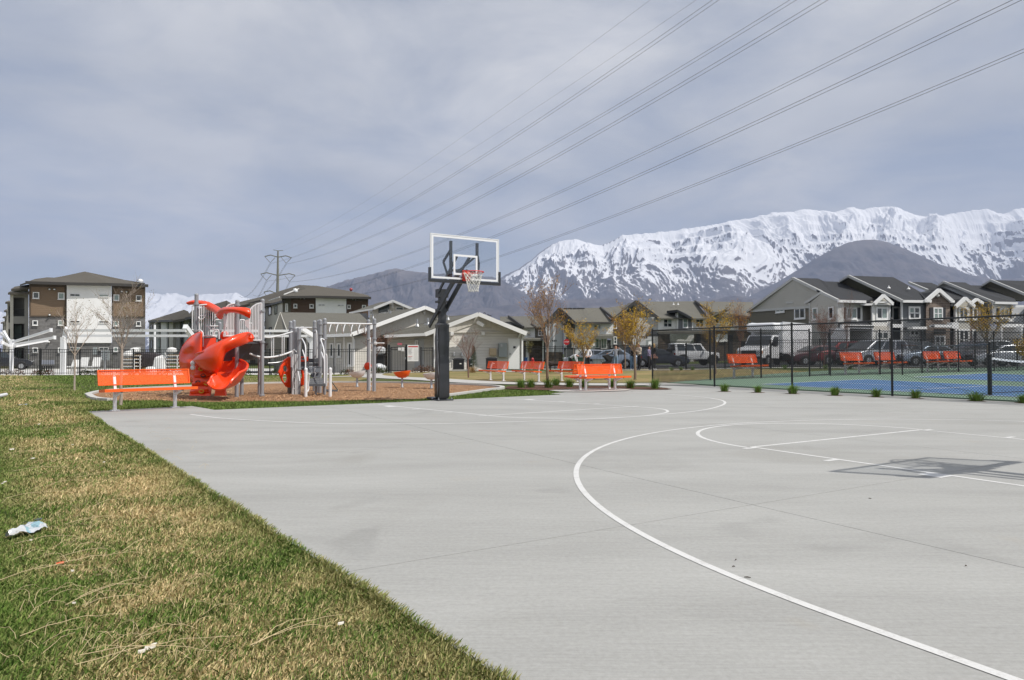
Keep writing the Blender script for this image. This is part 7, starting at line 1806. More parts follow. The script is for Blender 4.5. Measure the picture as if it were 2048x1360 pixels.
tree(1480, 44, 592, 30, 'sparse brown budded tree in front of the white van cab', 9, M_barkr, L_ora, 1100, .34, .04, .055, group='young trees along the street')
tree(1648, 44, 606, 34, 'dense twiggy reddish tree before the greige townhouse end wall', 10, M_barkr, L_red, 1800, .34, .04, .05, group='young trees along the street')
tree(1694, 42, 572, 16, 'slender leafless tree in front of the shuttered white bay', 11, M_barkr, L_red, 260, .36, .03, .04, 1.6, group='young trees along the street')
tree(752, 43, 640, 42, 'small spreading tree with rusty buds left of the pool gate', 12, M_barkr, L_red, 900, .30, .035, .05, .5)
tree(1975, 40, 597, 44, 'bright yellow tree before the pale townhouse near the right edge', 13, M_bark, L_yel, 3400, .40, .045, .055, group='young trees along the street')
tree(2050, 34, 668, 18, 'yellow shrubby tree cut by the right edge of the picture', 14, M_bark, L_yel, 900, .30, .03, .05, group='young trees along the street')
tree(1146, 52, 655, 12, 'thin young street tree with a whitish trunk behind the bending person', 15, M_barkp, L_grn, 120, .5, .03, .04, group='young trees along the street')
tree(1059, 66, 676, 9, 'tiny green street tree by the distant garage', 16, M_bark, L_grn, 900, .3, .03, .07, group='young trees along the street')

M_tuft = leafmat('ornamental_grass_green', (.14, .235, .045), .5); M_tuftb = mat('dead_grass_base', (.22, .13, .05), .9, var=.3)
def tuft(p, h, w_, label, seed, m=None, group='ornamental grass clumps', n=190, name='grass_clump'):
    rr = random.Random(seed); t = thing(name, label, 'grass clump', p, 0, group); mb = MB(); dead = MB()
    for i in range(n):
        a = rr.uniform(0, 2 * PI); r0 = rr.uniform(0, w_ * .22); ln = h * rr.uniform(.55, 1.1); out = rr.uniform(.05, 1) ** 1.2 * w_ * .55
        b = Vector((math.cos(a) * r0, math.sin(a) * r0, -.02)); s = Vector((-math.sin(a), math.cos(a), 0)) * rr.uniform(.004, .008); dv = Vector((math.cos(a), math.sin(a), 0))
        m1 = b + dv * out * .35 + Vector((0, 0, ln * .6)); tp_ = b + dv * out + Vector((0, 0, ln * rr.uniform(.75, 1.0)))
        (dead if rr.random() < .12 and ln < h * .8 else mb).add([b - s, b + s, m1 + s * .8, m1 - s * .8, tp_], [(0, 1, 2, 3), (3, 2, 4)])
    mb.build('blades', m or M_tuft, t)
    if dead.v: dead.build('dry_blades', M_tuftb, t)
    return t
ks = [(1042, 776), (1061, 775.5), (1097, 776), (1112, 771.5), (1139, 774.5), (1169, 775), (1225, 774.5), (1261, 777), (1310, 778)]
names = ['leftmost green grass clump of the mulch bed', 'second green clump touching the leftmost one', 'green clump at the foot of the tallest tree', 'small green clump behind the tallest tree', 'green clump left of the double bench legs', 'low green clump under the double bench seat', 'green clump seen between the double bench legs', 'green clump just right of the double bench', 'large green clump at the chain link corner post']
for i, (px, py) in enumerate(ks): p = G(px, py); tuft(Vector((p.x, p.y, .01)), .36 if i != 8 else .40, .55, names[i], 100 + i)
row = [(1449, 783), (1516, 785), (1585, 787.5), (1670, 791), (1752, 794), (1831, 796.5), (1953, 802), (2049, 806)]
nm2 = ['first clump left of the fence foot row beside the far three point arc', 'second clump of the fence foot row', 'clump at the foot of the second fence post from the corner', 'clump midway along the fence before the blue court tip', 'clump left of the tall fence post before the net', 'clump right of the tall fence post', 'wide clump left of the black net post', 'clump cut by the right edge below the net']
for i, (px, py) in enumerate(row):
    p = G(px, py); pit_ = MB(); pit_.lathe((p.x, p.y, .0015), [(.20, 0), (.19, .002)], 14); o = pit_.build('planting_hole', M_mulch); o['kind'] = 'structure'
    tuft(Vector((p.x, p.y, .0)), (.30, .27, .33, .31, .30, .29, .29, .28)[i], (.44, .40, .50, .42, .40, .44, .62, .5)[i], nm2[i] if 'grass' in nm2[i] else 'green grass ' + nm2[i], 200 + i)
# shrubs
def shrub(px, d, r, h, m, label, seed, group, n=260, name='low_shrub'):
    rr = random.Random(seed); b = base(px, d); t = thing(name, label, 'shrub', b, 0, group); mb = MB(); tw_ = MB()
    for i in range(10):
        a = rr.uniform(0, 2 * PI); tw_.tube([(0, 0, 0), (math.cos(a) * r * .5, math.sin(a) * r * .5, h * .55), (math.cos(a) * r * .8, math.sin(a) * r * .8, h * rr.uniform(.6, .95))], [.01, .006, .003], 4, caps=False)
    tw_.build('stems', M_bark, t)
    for i in range(n):
        a = rr.uniform(0, 2 * PI); e = math.asin(rr.uniform(-.1, 1)); k = rr.uniform(.55, 1) ** .5
        p = Vector((math.cos(a) * math.cos(e) * r * k, math.sin(a) * math.cos(e) * r * k, h * .15 + math.sin(e) * h * .85 * k)); u_ = Vector((rr.gauss(0, 1), rr.gauss(0, 1), rr.gauss(0, 1))).normalized(); c = u_.cross(Vector((0, .3, 1))).normalized(); s = rr.uniform(.03, .07)
        mb.add([p, p + u_ * s + c * s * .4, p + u_ * s * 1.8, p + u_ * s - c * s * .4], [(0, 1, 2, 3)])
    mb.build('foliage', m, t); return t
L_dk = leafmat('dark_green_leaves', (.05, .075, .02)); L_br = leafmat('brown_leaves', (.16, .075, .04)); L_tan = leafmat('tan_dry_grass', (.42, .28, .14))
SHW = ['left of the far left shade post', 'just right of the far left shade post', 'left of the first tall fence post', 'second before the second shade post', 'nearest left of the second shade post', 'left of the standing sapling trunk', 'right of the standing sapling trunk', 'behind the left end of the near bench', 'behind the left third of the near bench', 'behind the right half of the near bench', 'seen between the slide exit and grey posts', 'below the white suspension bridge', 'behind the second playground tower', 'left of the monkey bar ladder', 'beside the dark green one left of the ladder', 'right of the monkey bar ladder']
for i, (px, m_) in enumerate(((14, L_br), (37, L_br), (75, L_br), (85, L_dk), (98, L_br), (172, L_dk), (195, L_dk), (262, L_dk), (290, L_br), (325, L_dk), (492, L_dk), (552, L_dk), (588, L_br), (690, L_dk), (700, L_br), (740, L_dk))):
    shrub(px, 39.0, .30, .32, m_, 'small %s shrub at the pool fence, %s' % ('brown' if m_ is L_br else 'dark green', SHW[i]), 300 + i, 'small shrubs along the pool fence', 150)
for i, (px, lb) in enumerate(((842, 'left rusty brown shrub below the pool rules sign'), (858, 'right rusty brown shrub beside the basketball pole'))): shrub(px, 41.5, .55, .40, L_br, lb, 330 + i, 'rusty shrubs by the clubhouse')
shrub(765, 41, .35, .3, L_dk, 'round dark shrub at the foot of the stone recess', 340, 'clubhouse shrubs'); shrub(757, 40.6, .35, .35, L_dk, 'dark low shrub left of the pool gate', 341, 'clubhouse shrubs')
shrub(1056, 47, .6, .35, leafmat('lime_groundcover', (.16, .2, .03)), 'lime green low shrub right of the white door', 342, 'clubhouse shrubs')
tuft(base(945, 40.5), .45, .9, 'tan dry grass clump below the small evergreen', 343, L_tan, 'dry clumps', 200)
for i, px in enumerate((1343, 1362, 1385, 1570, 1650, 1700)): tuft(base(px, 42.5 if px < 1500 else 38.5), .3, .5, ('green street fence clump %s' % ('left of the off road car', 'below the off road car spare wheel', 'below the off road car front', 'right of the orange bench', 'left of the courts gate', 'right of the courts gate')[i]), 350 + i, None, 'clumps along the street fence', 90)
# small evergreen
b = base(947.5, 42); t = thing('evergreen_shrub', 'narrow blue green conifer beside the bare tree at the clubhouse wall', 'conifer', b); rr = random.Random(8); mb = MB(); H_ = 1.55
q = MB(); q.tube([(0, 0, 0), (0, 0, H_ * .9)], [.03, .008], 6); q.build('trunk', M_bark, t)
for i in range(2600):
    f = rr.random() ** .75; z = H_ * f; r = .36 * (1 - f) ** .8 * rr.uniform(.35, 1.0) + .01; a = rr.uniform(0, 2 * PI); p = Vector((math.cos(a) * r, math.sin(a) * r, z + .04)); dv = Vector((math.cos(a), math.sin(a), rr.uniform(.4, 1.4))).normalized() * rr.uniform(.04, .09); s = Vector((-math.sin(a), math.cos(a), 0)) * .010
    mb.add([p - s, p + s, p + dv], [(0, 1, 2)])
mb.build('foliage', leafmat('conifer_needles', (.085, .12, .07)), t)

# ------------------------------------------------------------------ foreground turf
def inside_poly(px_, py_, poly):
    c = np.zeros(px_.shape, bool); n = len(poly)
    for i in range(n):
        a = poly[i]; b_ = poly[(i + 1) % n]
        cond = ((a[1] > py_) != (b_[1] > py_)); den = (b_[1] - a[1]) if abs(b_[1] - a[1]) > 1e-9 else 1e-9
        c ^= cond & (px_ < (b_[0] - a[0]) * (py_ - a[1]) / den + a[0])
    return c
slab_np = slab_poly; pit_np = [(p.x, p.y) for p in pit_s]; bed_np = [(p.x, p.y) for p in bed]; pad_np = [(p.x, p.y) for p in pad]
def turf(name, regions, hgt, m, seed):
    R_ = np.random.default_rng(seed); PX = []; PY = []; HH = []
    for (x0, x1, y0, y1, dens, hs) in regions:
        n = int((x1 - x0) * (y1 - y0) * dens); x = R_.uniform(x0, x1, n); y = R_.uniform(y0, y1, n)
        k = (x / y > -.80) & (x / y < .80); x, y = x[k], y[k]
        k = ~inside_poly(x, y, slab_np)
        x, y = x[k], y[k]
        for pl in (pit_np, bed_np, pad_np): k = ~inside_poly(x, y, pl); x, y = x[k], y[k]
        PX.append(x); PY.append(y); HH.append(np.full(len(x), hs))
    if seed == 5:                              # a denser, longer fringe creeping over the slab edge
        n = 16000; f_ = R_.random(n) ** 1.7; f_ = 1 - f_; o_ = R_.exponential(.022, n) - .012; PX.append(eA[0] + (eB[0] - eA[0]) * 1.05 * f_ - .799 * o_); PY.append(eA[1] + (eB[1] - eA[1]) * 1.05 * f_ - .6013 * o_); HH.append(np.full(n, .046))
    x = np.concatenate(PX); y = np.concatenate(PY); hh = np.concatenate(HH) ; n = len(x)
    patch = fbm(x * .55, y * .55, 3, 91) + .5 * fbm(x * 2.2, y * 2.2, 2, 95)
    L = hh * R_.uniform(.55, 1.25, n) * (1 + .35 * np.clip(patch, -.8, .9)); az = R_.uniform(0, 2 * np.pi, n); lean = np.abs(R_.normal(.72, .36, n)).clip(.05, 1.35)
    dx, dy, dz = np.cos(az) * np.sin(lean), np.sin(az) * np.sin(lean), np.cos(lean)
    w_ = R_.uniform(.0010, .0022, n) * (1 + np.hypot(x, y) * .16); sa = az + np.pi / 2 + R_.uniform(-.8, .8, n)
    z0 = gzv(x, y) - .016
    b0 = np.stack([x - np.cos(sa) * w_, y - np.sin(sa) * w_, z0], -1); b1 = np.stack([x + np.cos(sa) * w_, y + np.sin(sa) * w_, z0], -1)
    mx_, my_, mz_ = x + dx * L * .45, y + dy * L * .45, z0 + dz * L * .62
    m1 = np.stack([mx_ + np.cos(sa) * w_ * .7, my_ + np.sin(sa) * w_ * .7, mz_], -1)
    tp_ = np.stack([x + dx * L * 1.15, y + dy * L * 1.15, z0 + dz * L], -1)
    co = np.stack([b0, b1, m1, tp_], 1).reshape(-1, 3)
    idx = np.arange(n)[:, None] * 4; tri = np.concatenate([idx + [0, 1, 2], idx + [0, 2, 3]], 1).reshape(-1, 3)
    me = bpy.data.meshes.new(name); me.vertices.add(len(co)); me.vertices.foreach_set('co', co.astype(np.float32).ravel()); me.loops.add(tri.size); me.loops.foreach_set('vertex_index', tri.astype(np.int32).ravel())
    me.polygons.add(len(tri)); me.polygons.foreach_set('loop_start', np.arange(0, tri.size, 3, dtype=np.int32)); me.polygons.foreach_set('loop_total', np.full(len(tri), 3, np.int32))
    a = me.attributes.new('rnd', 'FLOAT', 'POINT'); a.data.foreach_set('value', np.repeat(R_.random(n), 4).astype(np.float32)); me.update(calc_edges=True)
    me.materials.append(m); o = bpy.data.objects.new(name, me); col.objects.link(o); o['kind'] = 'stuff'; return o
g = NT('turf_blades'); geo = g.n('ShaderNodeNewGeometry'); pos = geo.outputs['Position']; at_ = g.n('ShaderNodeAttribute', attribute_name='rnd'); rn = at_.outputs['Fac']
mx = grass_colour(g, pos); dist, sp = edge_green(g, pos)
dry = g.rng(g.math('ADD', mx, g.math('MULTIPLY', g.math('SUBTRACT', rn, .5), .26)), .415, .59)
dry = g.math('MULTIPLY', dry, g.math('MAXIMUM', g.rng(dist, 1.0, 1.5, 1.0, .04), g.rng(sp.outputs['Y'], 11, 15, 0.0, .85)))
dry = g.math('MULTIPLY', dry, g.rng(dist, -.9, -.25, .22, 1.0)); dry = g.math('MULTIPLY', dry, g.rng(dist, .0, .38, .45, 1.0))
r2 = g.math('FRACT', g.math('MULTIPLY', rn, 37.7))
dryc = g.mix(r2, (.38, .28, .125), (.82, .65, .37)); grn = g.mix(r2, (.055, .11, .018), (.165, .25, .05))
M_blade = g.out(g.mix(dry, grn, dryc), .8, .15)
turf('turf', [(-4.6, .4, 1.7, 3.4, 17500, .031), (-4.6, .4, 3.4, 4.6, 12000, .033), (-6.5, -.5, 4.6, 7.2, 6200, .037), (-9.0, -2.5, 7.2, 10.5, 2900, .042), (-14, -5, 10.5, 16, 1100, .052), (-17, -8.0, 16, 21, 520, .055), (-31, -9.0, 21, 38.6, 150, .06), (-8.6, 2.4, 13.5, 21, 900, .045)], .05, M_blade, 5)
# pale stalks blown over the grass
st = MB(); rr = random.Random(21)
def stalk(px, py, L_, a, bend, r=.0017):
    p = G(px, py); pts = []; x, y = p.x, p.y
    for i in range(9):
        pts.append(Vector((x, y, .012 + .03 * math.sin(i / 8 * PI) + rr.uniform(-.004, .006)))); x += math.cos(a) * L_ / 8; y += math.sin(a) * L_ / 8; a += bend / 8
    st.tube(pts, [r * (1 - .6 * i / 8) for i in range(9)], 4, caps=False)
for s_ in ((130, 1215, .42, .9, .5), (150, 1335, .55, .35, .3), (160, 1320, .5, .15, -.2), (215, 1332, .3, 1.2, .3), (270, 1280, .22, .5, -.4), (40, 1280, .35, .6, .2), (0, 1165, .35, .7, .1), (500, 1300, .42, .75, .25), (505, 1298, .3, 1.05, .3), (520, 1290, .28, .4, .3), (165, 1218, .25, .2, .7), (160, 1200, .35, .9, -1.5), (90, 975, .35, .5, .4), (150, 958, .5, .5, .2), (70, 1145, .5, .5, .4), (10, 1000, .45, .4, .2), (245, 1105, .2, 1.1, .4), (130, 1052, .35, .3, .9), (185, 1018, .3, 1.2, -.5), (10, 910, .5, .2, .2), (60, 862, .7, .35, .3), (100, 925, .4, .6, .3), (30, 1090, .4, .1, .4), (25, 945, .5, .3, .3), (120, 1120, .25, .2, 1.2), (135, 1130, .22, 2.4, 1.0), (145, 1112, .2, 1.8, -1.2)): stalk(*s_)
for i in range(140): stalk(rr.uniform(0, 420), rr.uniform(860, 1340), rr.uniform(.06, .20), rr.uniform(0, PI), rr.uniform(-1.5, 1.5), .0011)
tag(st.build('dry_stalks', mat('pale_straw', (.58, .46, .27), .8, var=.2)), kind='stuff')

# ------------------------------------------------------------------ litter
def text_mesh(name, fc, m):
    o = bpy.data.objects.new(name, fc); col.objects.link(o); dg = bpy.context.evaluated_depsgraph_get(); me = bpy.data.meshes.new_from_object(o.evaluated_get(dg)); bpy.data.objects.remove(o)
    me.materials.clear(); me.materials.append(m); q = bpy.data.objects.new(name, me); col.objects.link(q); return q
def scrap(name, label, cat, px, py, w_, h_, m, seed, lift=.03, rz=0.0):
    p = G(px, py); t = thing(name, label, cat, (p.x, p.y, .0), rz); rr = np.random.default_rng(seed); n = 22
    X_, Y_ = np.meshgrid(np.linspace(-w_ / 2, w_ / 2, n), np.linspace(-h_ / 2, h_ / 2, n)); Z_ = lift * (.9 - .5 * np.abs(Y_ / (h_ / 2)) ** 2) + fbm(X_ * 11, Y_ * 11, 3, seed) * lift * .55
    k = 1 - .45 * np.abs(X_ / (w_ / 2)) ** 2 + .3 * np.sin(X_ * 30); Y2 = Y_ * k + .05 * np.sin(X_ * 14)
    mb = MB(); vs = [(X_[i, j], Y2[i, j], max(.0, Z_[i, j])) for i in range(n) for j in range(n)]; mb.add(vs, [(i * n + j, i * n + j + 1, (i + 1) * n + j + 1, (i + 1) * n + j) for i in range(n - 1) for j in range(n - 1)])
    mb.build('film' if cat == 'litter' else 'scrap', m, t, smooth=True); return t
g = NT('printed_plastic_film'); sp = g.n('ShaderNodeSeparateXYZ'); g.l(g.tc.outputs['Object'], sp.inputs[0])
band = g.math('MULTIPLY', g.math('GREATER_THAN', sp.outputs['X'], -.02), g.math('LESS_THAN', sp.outputs['X'], .10))
c = g.mix(g.math('MULTIPLY', band, .75), (.62, .64, .66), g.mix(g.rng(g.noise(22, 2), .45, .55), (.18, .42, .50), (.62, .65, .68)))
edge = g.math('LESS_THAN', sp.outputs['X'], -.13); c = g.mix(g.math('MULTIPLY', edge, .8), c, (.12, .36, .38))
g.b.inputs['Transmission Weight'].default_value = .15; M_film = g.out(c, .18, .7)
bag = scrap('plastic_bag', 'crumpled clear plastic bag with teal print lying in the grass at left', 'litter', 54, 1066, .235, .13, M_film, 3, .045, .9)
fc = bpy.data.curves.new('bag_print', 'FONT'); fc.body = '10'; fc.size = .045; fc.extrude = .0005
fo = text_mesh('bag_print', fc, mat('navy_print', (.03, .06, .16), .5)); fo.parent = bag; fo.location = (.03, -.005, .075); fo.rotation_euler = (.25, 0, -1.2)
q = MB(); q.bar((-.03, -.02, .072), (-.005, -.025, .076), .008, .003); q.build('print_mark', MATS['black_rubber'], bag)
M_wh = mat('white_paper', (.66, .62, .54), .7)
SCW = ['cream crumpled scrap on the pale stalks near the bottom edge', 'smaller cream scrap left of the crumpled one near the bottom', 'pale scrap in the straw close to the slab corner at bottom', 'white speck of paper below the red scrap', 'tiny white scrap just right of the red scrap', 'grey speck right below the plastic bag', 'white speck halfway between the slab corner and the bag', 'pale scrap of paper in the lawn high above the bag', 'long pale scrap near the left edge above the bag', 'white scrap at the left edge above the plastic bag', 'second tiny white scrap at the left edge above the bag', 'white speck on the straw near the slab corner', 'pale paper piece on the lawn below the bench end']
for i, (px, py, s_) in enumerate(((302, 1300, .055), (284, 1308, .035), (682, 1252, .035), (148, 1210, .02), (145, 1145, .018), (62, 1083, .02), (145, 891, .03), (66, 919, .05), (24, 901, .06), (10, 966, .03), (5, 969, .02), (208, 926, .025), (78, 850, .05))):
    scrap('paper_scrap', SCW[i], 'scrap', px, py, s_ * .6, s_ * .45, M_wh, 40 + i, .012 + s_ * .2)['group'] = 'pale scraps in the grass'
scrap('red_scrap', 'small orange red scrap in the dry grass', 'scrap', 121, 1128, .03, .02, mat('orange_scrap', (.7, .08, .02), .5), 70, .012)
scrap('blue_scrap', 'small blue scrap on the lawn left of the bench', 'scrap', 46, 810, .14, .08, mat('blue_scrap', (.18, .26, .42), .5), 71, .02)
TWW = ['largest dark twig beside the white three point line', 'short upright dark twig above the largest one', 'thin dark twig between the other two by the white line', 'dark twig bit below the backboard shadow', 'tiny dark speck of twig near the right edge', 'dark twig bit by the far three point arc end']
for i, (px, py, a, L_) in enumerate(((1495, 1156.5, -.25, .045), (1472, 1121, .9, .022), (1467.5, 1134.5, .0, .022), (1740, 998, -.4, .03), (1932, 1133, .2, .015), (1264, 783, .3, .05))):
    p = G(px, py); t = thing('twig_piece', TWW[i], 'twig', (p.x, p.y, .002), a, 'dark twig bits on the court'); q = MB(); L_ *= .7; q.tube([(-L_ / 2, 0, .003), (0, .002, .004), (L_ / 2, 0, .003)], [.002, .003, .0018], 6); q.build('stem', mat('dark_twig', (.05, .035, .02), .9), t)
a = G(-6, 797); b_ = G(12, 793); t = thing('white_pipe', 'white plastic pipe end lying on the lawn at the left edge', 'pipe', a); q = MB(); q.tube([Vector((a.x, a.y, .05)), Vector((b_.x, b_.y, .05))], .045, 10); q.build('tube', M_white, t, world=True)
# ------------------------------------------------------------------ vehicles
g = NT('car_window'); M_cwin = g.out(g.mix(g.noise(1.3, 2), (.012, .016, .020), (.05, .065, .075)), .05, .8)
M_tyre = mat('tyre_rubber', (.016, .016, .017), .85, var=.3); M_rimc = mat('alloy_rim', (.38, .39, .40), .35, metal=.7); M_lampw = mat('clear_lamp', (.6, .62, .64), .15); M_lampr = mat('red_tail_lamp', (.40, .015, .012), .2); M_amber = mat('amber_lamp', (.7, .25, .02), .25); M_ctrim = mat('dark_car_trim', (.022, .022, .024), .6)
def paint(name, c, met=.25): return mat(name, c, .28, metal=met, var=.04, scale=2, coat=.6)
STY = {  # body side profile, cabin profile, length, width, wheel x, wheel r ; x forward, ground z=0
 'sedan': ([(-2.3, .42), (-2.32, .80), (-2.15, .98), (-1.35, 1.03), (1.0, .98), (1.75, .86), (2.2, .72), (2.32, .50), (2.25, .28), (-2.2, .28)], [(-1.75, 1.0), (-1.05, 1.38), (-.2, 1.45), (.35, 1.40), (1.15, .98)], 1.78, (-1.38, 1.42), .32),
 'suv': ([(-2.3, .50), (-2.34, 1.0), (-2.28, 1.12), (1.05, 1.12), (1.9, 1.02), (2.25, .88), (2.34, .55), (2.26, .34), (-2.22, .34)], [(-2.22, 1.1), (-2.02, 1.68), (-1.6, 1.74), (.25, 1.72), (1.05, 1.10)], 1.88, (-1.40, 1.45), .37),
 'van': ([(-2.4, .45), (-2.46, 1.05), (-2.4, 1.16), (1.5, 1.10), (2.15, .98), (2.5, .78), (2.55, .45), (2.45, .32), (-2.36, .32)], [(-2.38, 1.14), (-2.22, 1.76), (-1.9, 1.82), (.6, 1.80), (1.75, 1.08)], 1.98, (-1.5, 1.6), .36),
 'jeep': ([(-1.95, .62), (-1.98, 1.18), (1.0, 1.20), (1.05, 1.14), (1.95, 1.08), (2.0, .70), (1.9, .55), (-1.9, .52)], [(-1.95, 1.18), (-1.93, 1.82), (-1.7, 1.87), (.42, 1.85), (.85, 1.20)], 1.72, (-1.30, 1.38), .43)}
def car(px, d, head_deg, style, m, label, cat='car', name='parked_car', s=1.0, ridx=None, tint=None):
    body, cab, W_, wx, wr = STY[style]; b = base(px, d)
    t = thing(name, label, cat, b, math.radians(head_deg), 'vehicles parked along the street'); hw = W_ / 2
    def loft(prof, w0, w1, zlo, zhi, nm, mm, par):
        vs = []; n = len(prof)
        for sg in (-1, 1):
            for x, z in prof: k = (z - zlo) / (zhi - zlo) if zhi > zlo else 0; vs.append((x * s, sg * (w0 + (w1 - w0) * max(0, k)) * s, z * s))
        q = MB(); q.add(vs, [tuple(range(n)), tuple(range(2 * n - 1, n - 1, -1))] + [(i, n + i, n + (i + 1) % n, (i + 1) % n) for i in range(n)])
        o = q.build(nm, mm, par); bm = bmesh.new(); bm.from_mesh(o.data); bmesh.ops.recalc_face_normals(bm, faces=bm.faces[:]); bm.to_mesh(o.data); bm.free()
        bv = o.modifiers.new('soft', 'BEVEL'); bv.width = .06 * s; bv.segments = 3; bv.limit_method = 'ANGLE'
        for p in o.data.polygons: p.use_smooth = True
        return o
    zt = max(z for _, z in body); zc = max(z for _, z in cab); zb = min(z for _, z in cab)
    loft(body, hw, hw * .95, .3, zt, 'body', m, t); c_ = loft(cab, hw * .92, hw * .76, zb, zc, 'cabin', m, t)
    # glass: sides, front, back
    def wpt(x, z, sg, off=.012): k = (z - zb) / (zc - zb); return Vector((x * s, sg * (hw * .92 + (hw * .76 - hw * .92) * k + off) * s, z * s))
    zl, zh = zb + .08, zc - .10
    def edge_x(z, front):
        pts = cab; xs = []
        for (x0, z0), (x1, z1) in zip(pts[:-1], pts[1:]):
            if min(z0, z1) <= z <= max(z0, z1) and z0 != z1: xs.append(x0 + (x1 - x0) * (z - z0) / (z1 - z0))
        return (max(xs) if front else min(xs)) if xs else 0
    f0, f1, r0, r1 = edge_x(zl, 1) - .18, edge_x(zh, 1) - .12, edge_x(zl, 0) + .16, edge_x(zh, 0) + .12
    div = [0, .34, .68, 1] if style != 'sedan' else [0, .48, 1]
    for sg in (-1, 1):
        for a, c in zip(div[:-1], div[1:]):
            g_ = .025; p = lambda u, top: (r1 + (f1 - r1) * u if top else r0 + (f0 - r0) * u)
            q = MB(); q.add([wpt(p(a + g_, 0), zl, sg), wpt(p(c - g_, 0), zl, sg), wpt(p(c - g_, 1), zh, sg), wpt(p(a + g_, 1), zh, sg)], [(0, 1, 2, 3) if sg < 0 else (3, 2, 1, 0)]); q.build('side_window', M_cwin, t)
        q = MB(); q.box(((f0 - .05) * s, sg * (hw + .10) * s, (zb + .08) * s), (.14 * s, .20 * s, .13 * s)); q.build('wing_mirror', m, t)
    for fr_, nm in ((1, 'windscreen'), (0, 'rear_window')):
        xa, xb = edge_x(zl, fr_), edge_x(zh, fr_); sg = 1 if fr_ else -1; o_ = .02 * sg
        q = MB(); q.add([Vector(((xa + o_) * s, -hw * .84 * s, (zl + .01) * s)), Vector(((xa + o_) * s, hw * .84 * s, (zl + .01) * s)), Vector(((xb + o_) * s, hw * .70 * s, (zh + .02) * s)), Vector(((xb + o_) * s, -hw * .70 * s, (zh + .02) * s))], [(0, 1, 2, 3) if fr_ else (3, 2, 1, 0)]); q.build(nm, M_cwin, t)
    for x in wx:
        for sg in (-1, 1):
            q = MB(); q.lathe((x * s, sg * (hw - .16) * s, wr * s), [(wr * .55 * s, -.0), (wr * .96 * s, 0), (wr * s, .03 * s), (wr * s, .17 * s), (wr * .96 * s, .20 * s), (wr * .62 * s, .20 * s)], 20, (0, sg, 0)); w_ = q.build('wheel', M_tyre, t, smooth=True)
            q = MB(); q.lathe((x * s, sg * (hw + .035) * s, wr * s), [(wr * .62 * s, 0), (wr * .60 * s, .006), (wr * .2 * s, .012), (0.01, .02)], 12, (0, sg, 0)); r_ = q.build('rim', M_rimc if style != 'jeep' else M_ctrim, None); r_.parent = w_
            q = MB(); q.tube([(x * s + math.cos(a) * (wr + .05) * s, sg * (hw + .005) * s, wr * s + math.sin(a) * (wr + .05) * s) for a in [PI * (.02 + .96 * i / 12) for i in range(13)]], .035 * s if style != 'jeep' else .07 * s, 6); q.build('wheel_arch', M_ctrim, t)
    xf, xr = max(x for x, _ in body), min(x for x, _ in body)
    for sg in (-1, 1):
        q = MB(); q.box(((xf - .06) * s, sg * hw * .72 * s, (zt * .72) * s), (.14 * s, .34 * s, .13 * s)); q.build('headlight', M_lampw, t)
        q = MB(); q.box(((xr + .04) * s, sg * hw * .80 * s, (zt * .82) * s), (.12 * s, .26 * s, .16 * s)); q.build('tail_light', M_lampr, t)
    q = MB(); q.box(((xf - .04) * s, 0, .48 * s), (.14 * s, hw * 1.7 * s, .16 * s)); q.build('front_bumper', M_ctrim, t)
    q = MB(); q.box(((xr + .04) * s, 0, .50 * s), (.14 * s, hw * 1.7 * s, .16 * s)); q.build('rear_bumper', M_ctrim, t)
    q = MB(); q.box(((xf - .02) * s, 0, (zt * .68) * s), (.08 * s, hw * .9 * s, .15 * s)); q.build('grille', M_ctrim, t)
    return t
P_wh = paint('white_paint', (.78, .79, .80), 0); P_sil = paint('silver_paint', (.42, .44, .47), .6); P_blu = paint('pale_blue_paint', (.30, .36, .44), .5); P_blk = paint('black_paint', (.014, .015, .018), .2); P_bur = paint('burgundy_paint', (.07, .014, .022), .3); P_red = paint('dark_red_paint', (.22, .018, .02), .3); P_gry = paint('grey_paint', (.14, .15, .165), .5); P_nvy = paint('dark_blue_paint', (.025, .032, .05), .4)
car(1186, 56, 150, 'sedan', P_sil, 'silver sedan behind the person in the white hoodie')
car(1222, 55, 160, 'sedan', P_blu, 'pale blue silver sedan behind the black stroller')
car(1262, 57.5, 168, 'suv', P_blk, 'black suv behind the blonde person in a black jacket', 'suv')
car(1318, 55.5, -8, 'sedan', P_nvy, 'dark sedan with red tail lamp left of the white off road car')
jp = car(1386, 57.5, 12, 'jeep', P_wh, 'white boxy off road car with spare wheel on its back', 'off road car', 'off_road_car', 1.0)
q = MB(); q.lathe((-2.06, 0, 1.02), [(.22, 0), (.40, 0), (.42, .04), (.42, .18), (.38, .22), (.05, .22)], 20, (-1, 0, 0)); q.build('spare_wheel', M_tyre, jp, smooth=True)
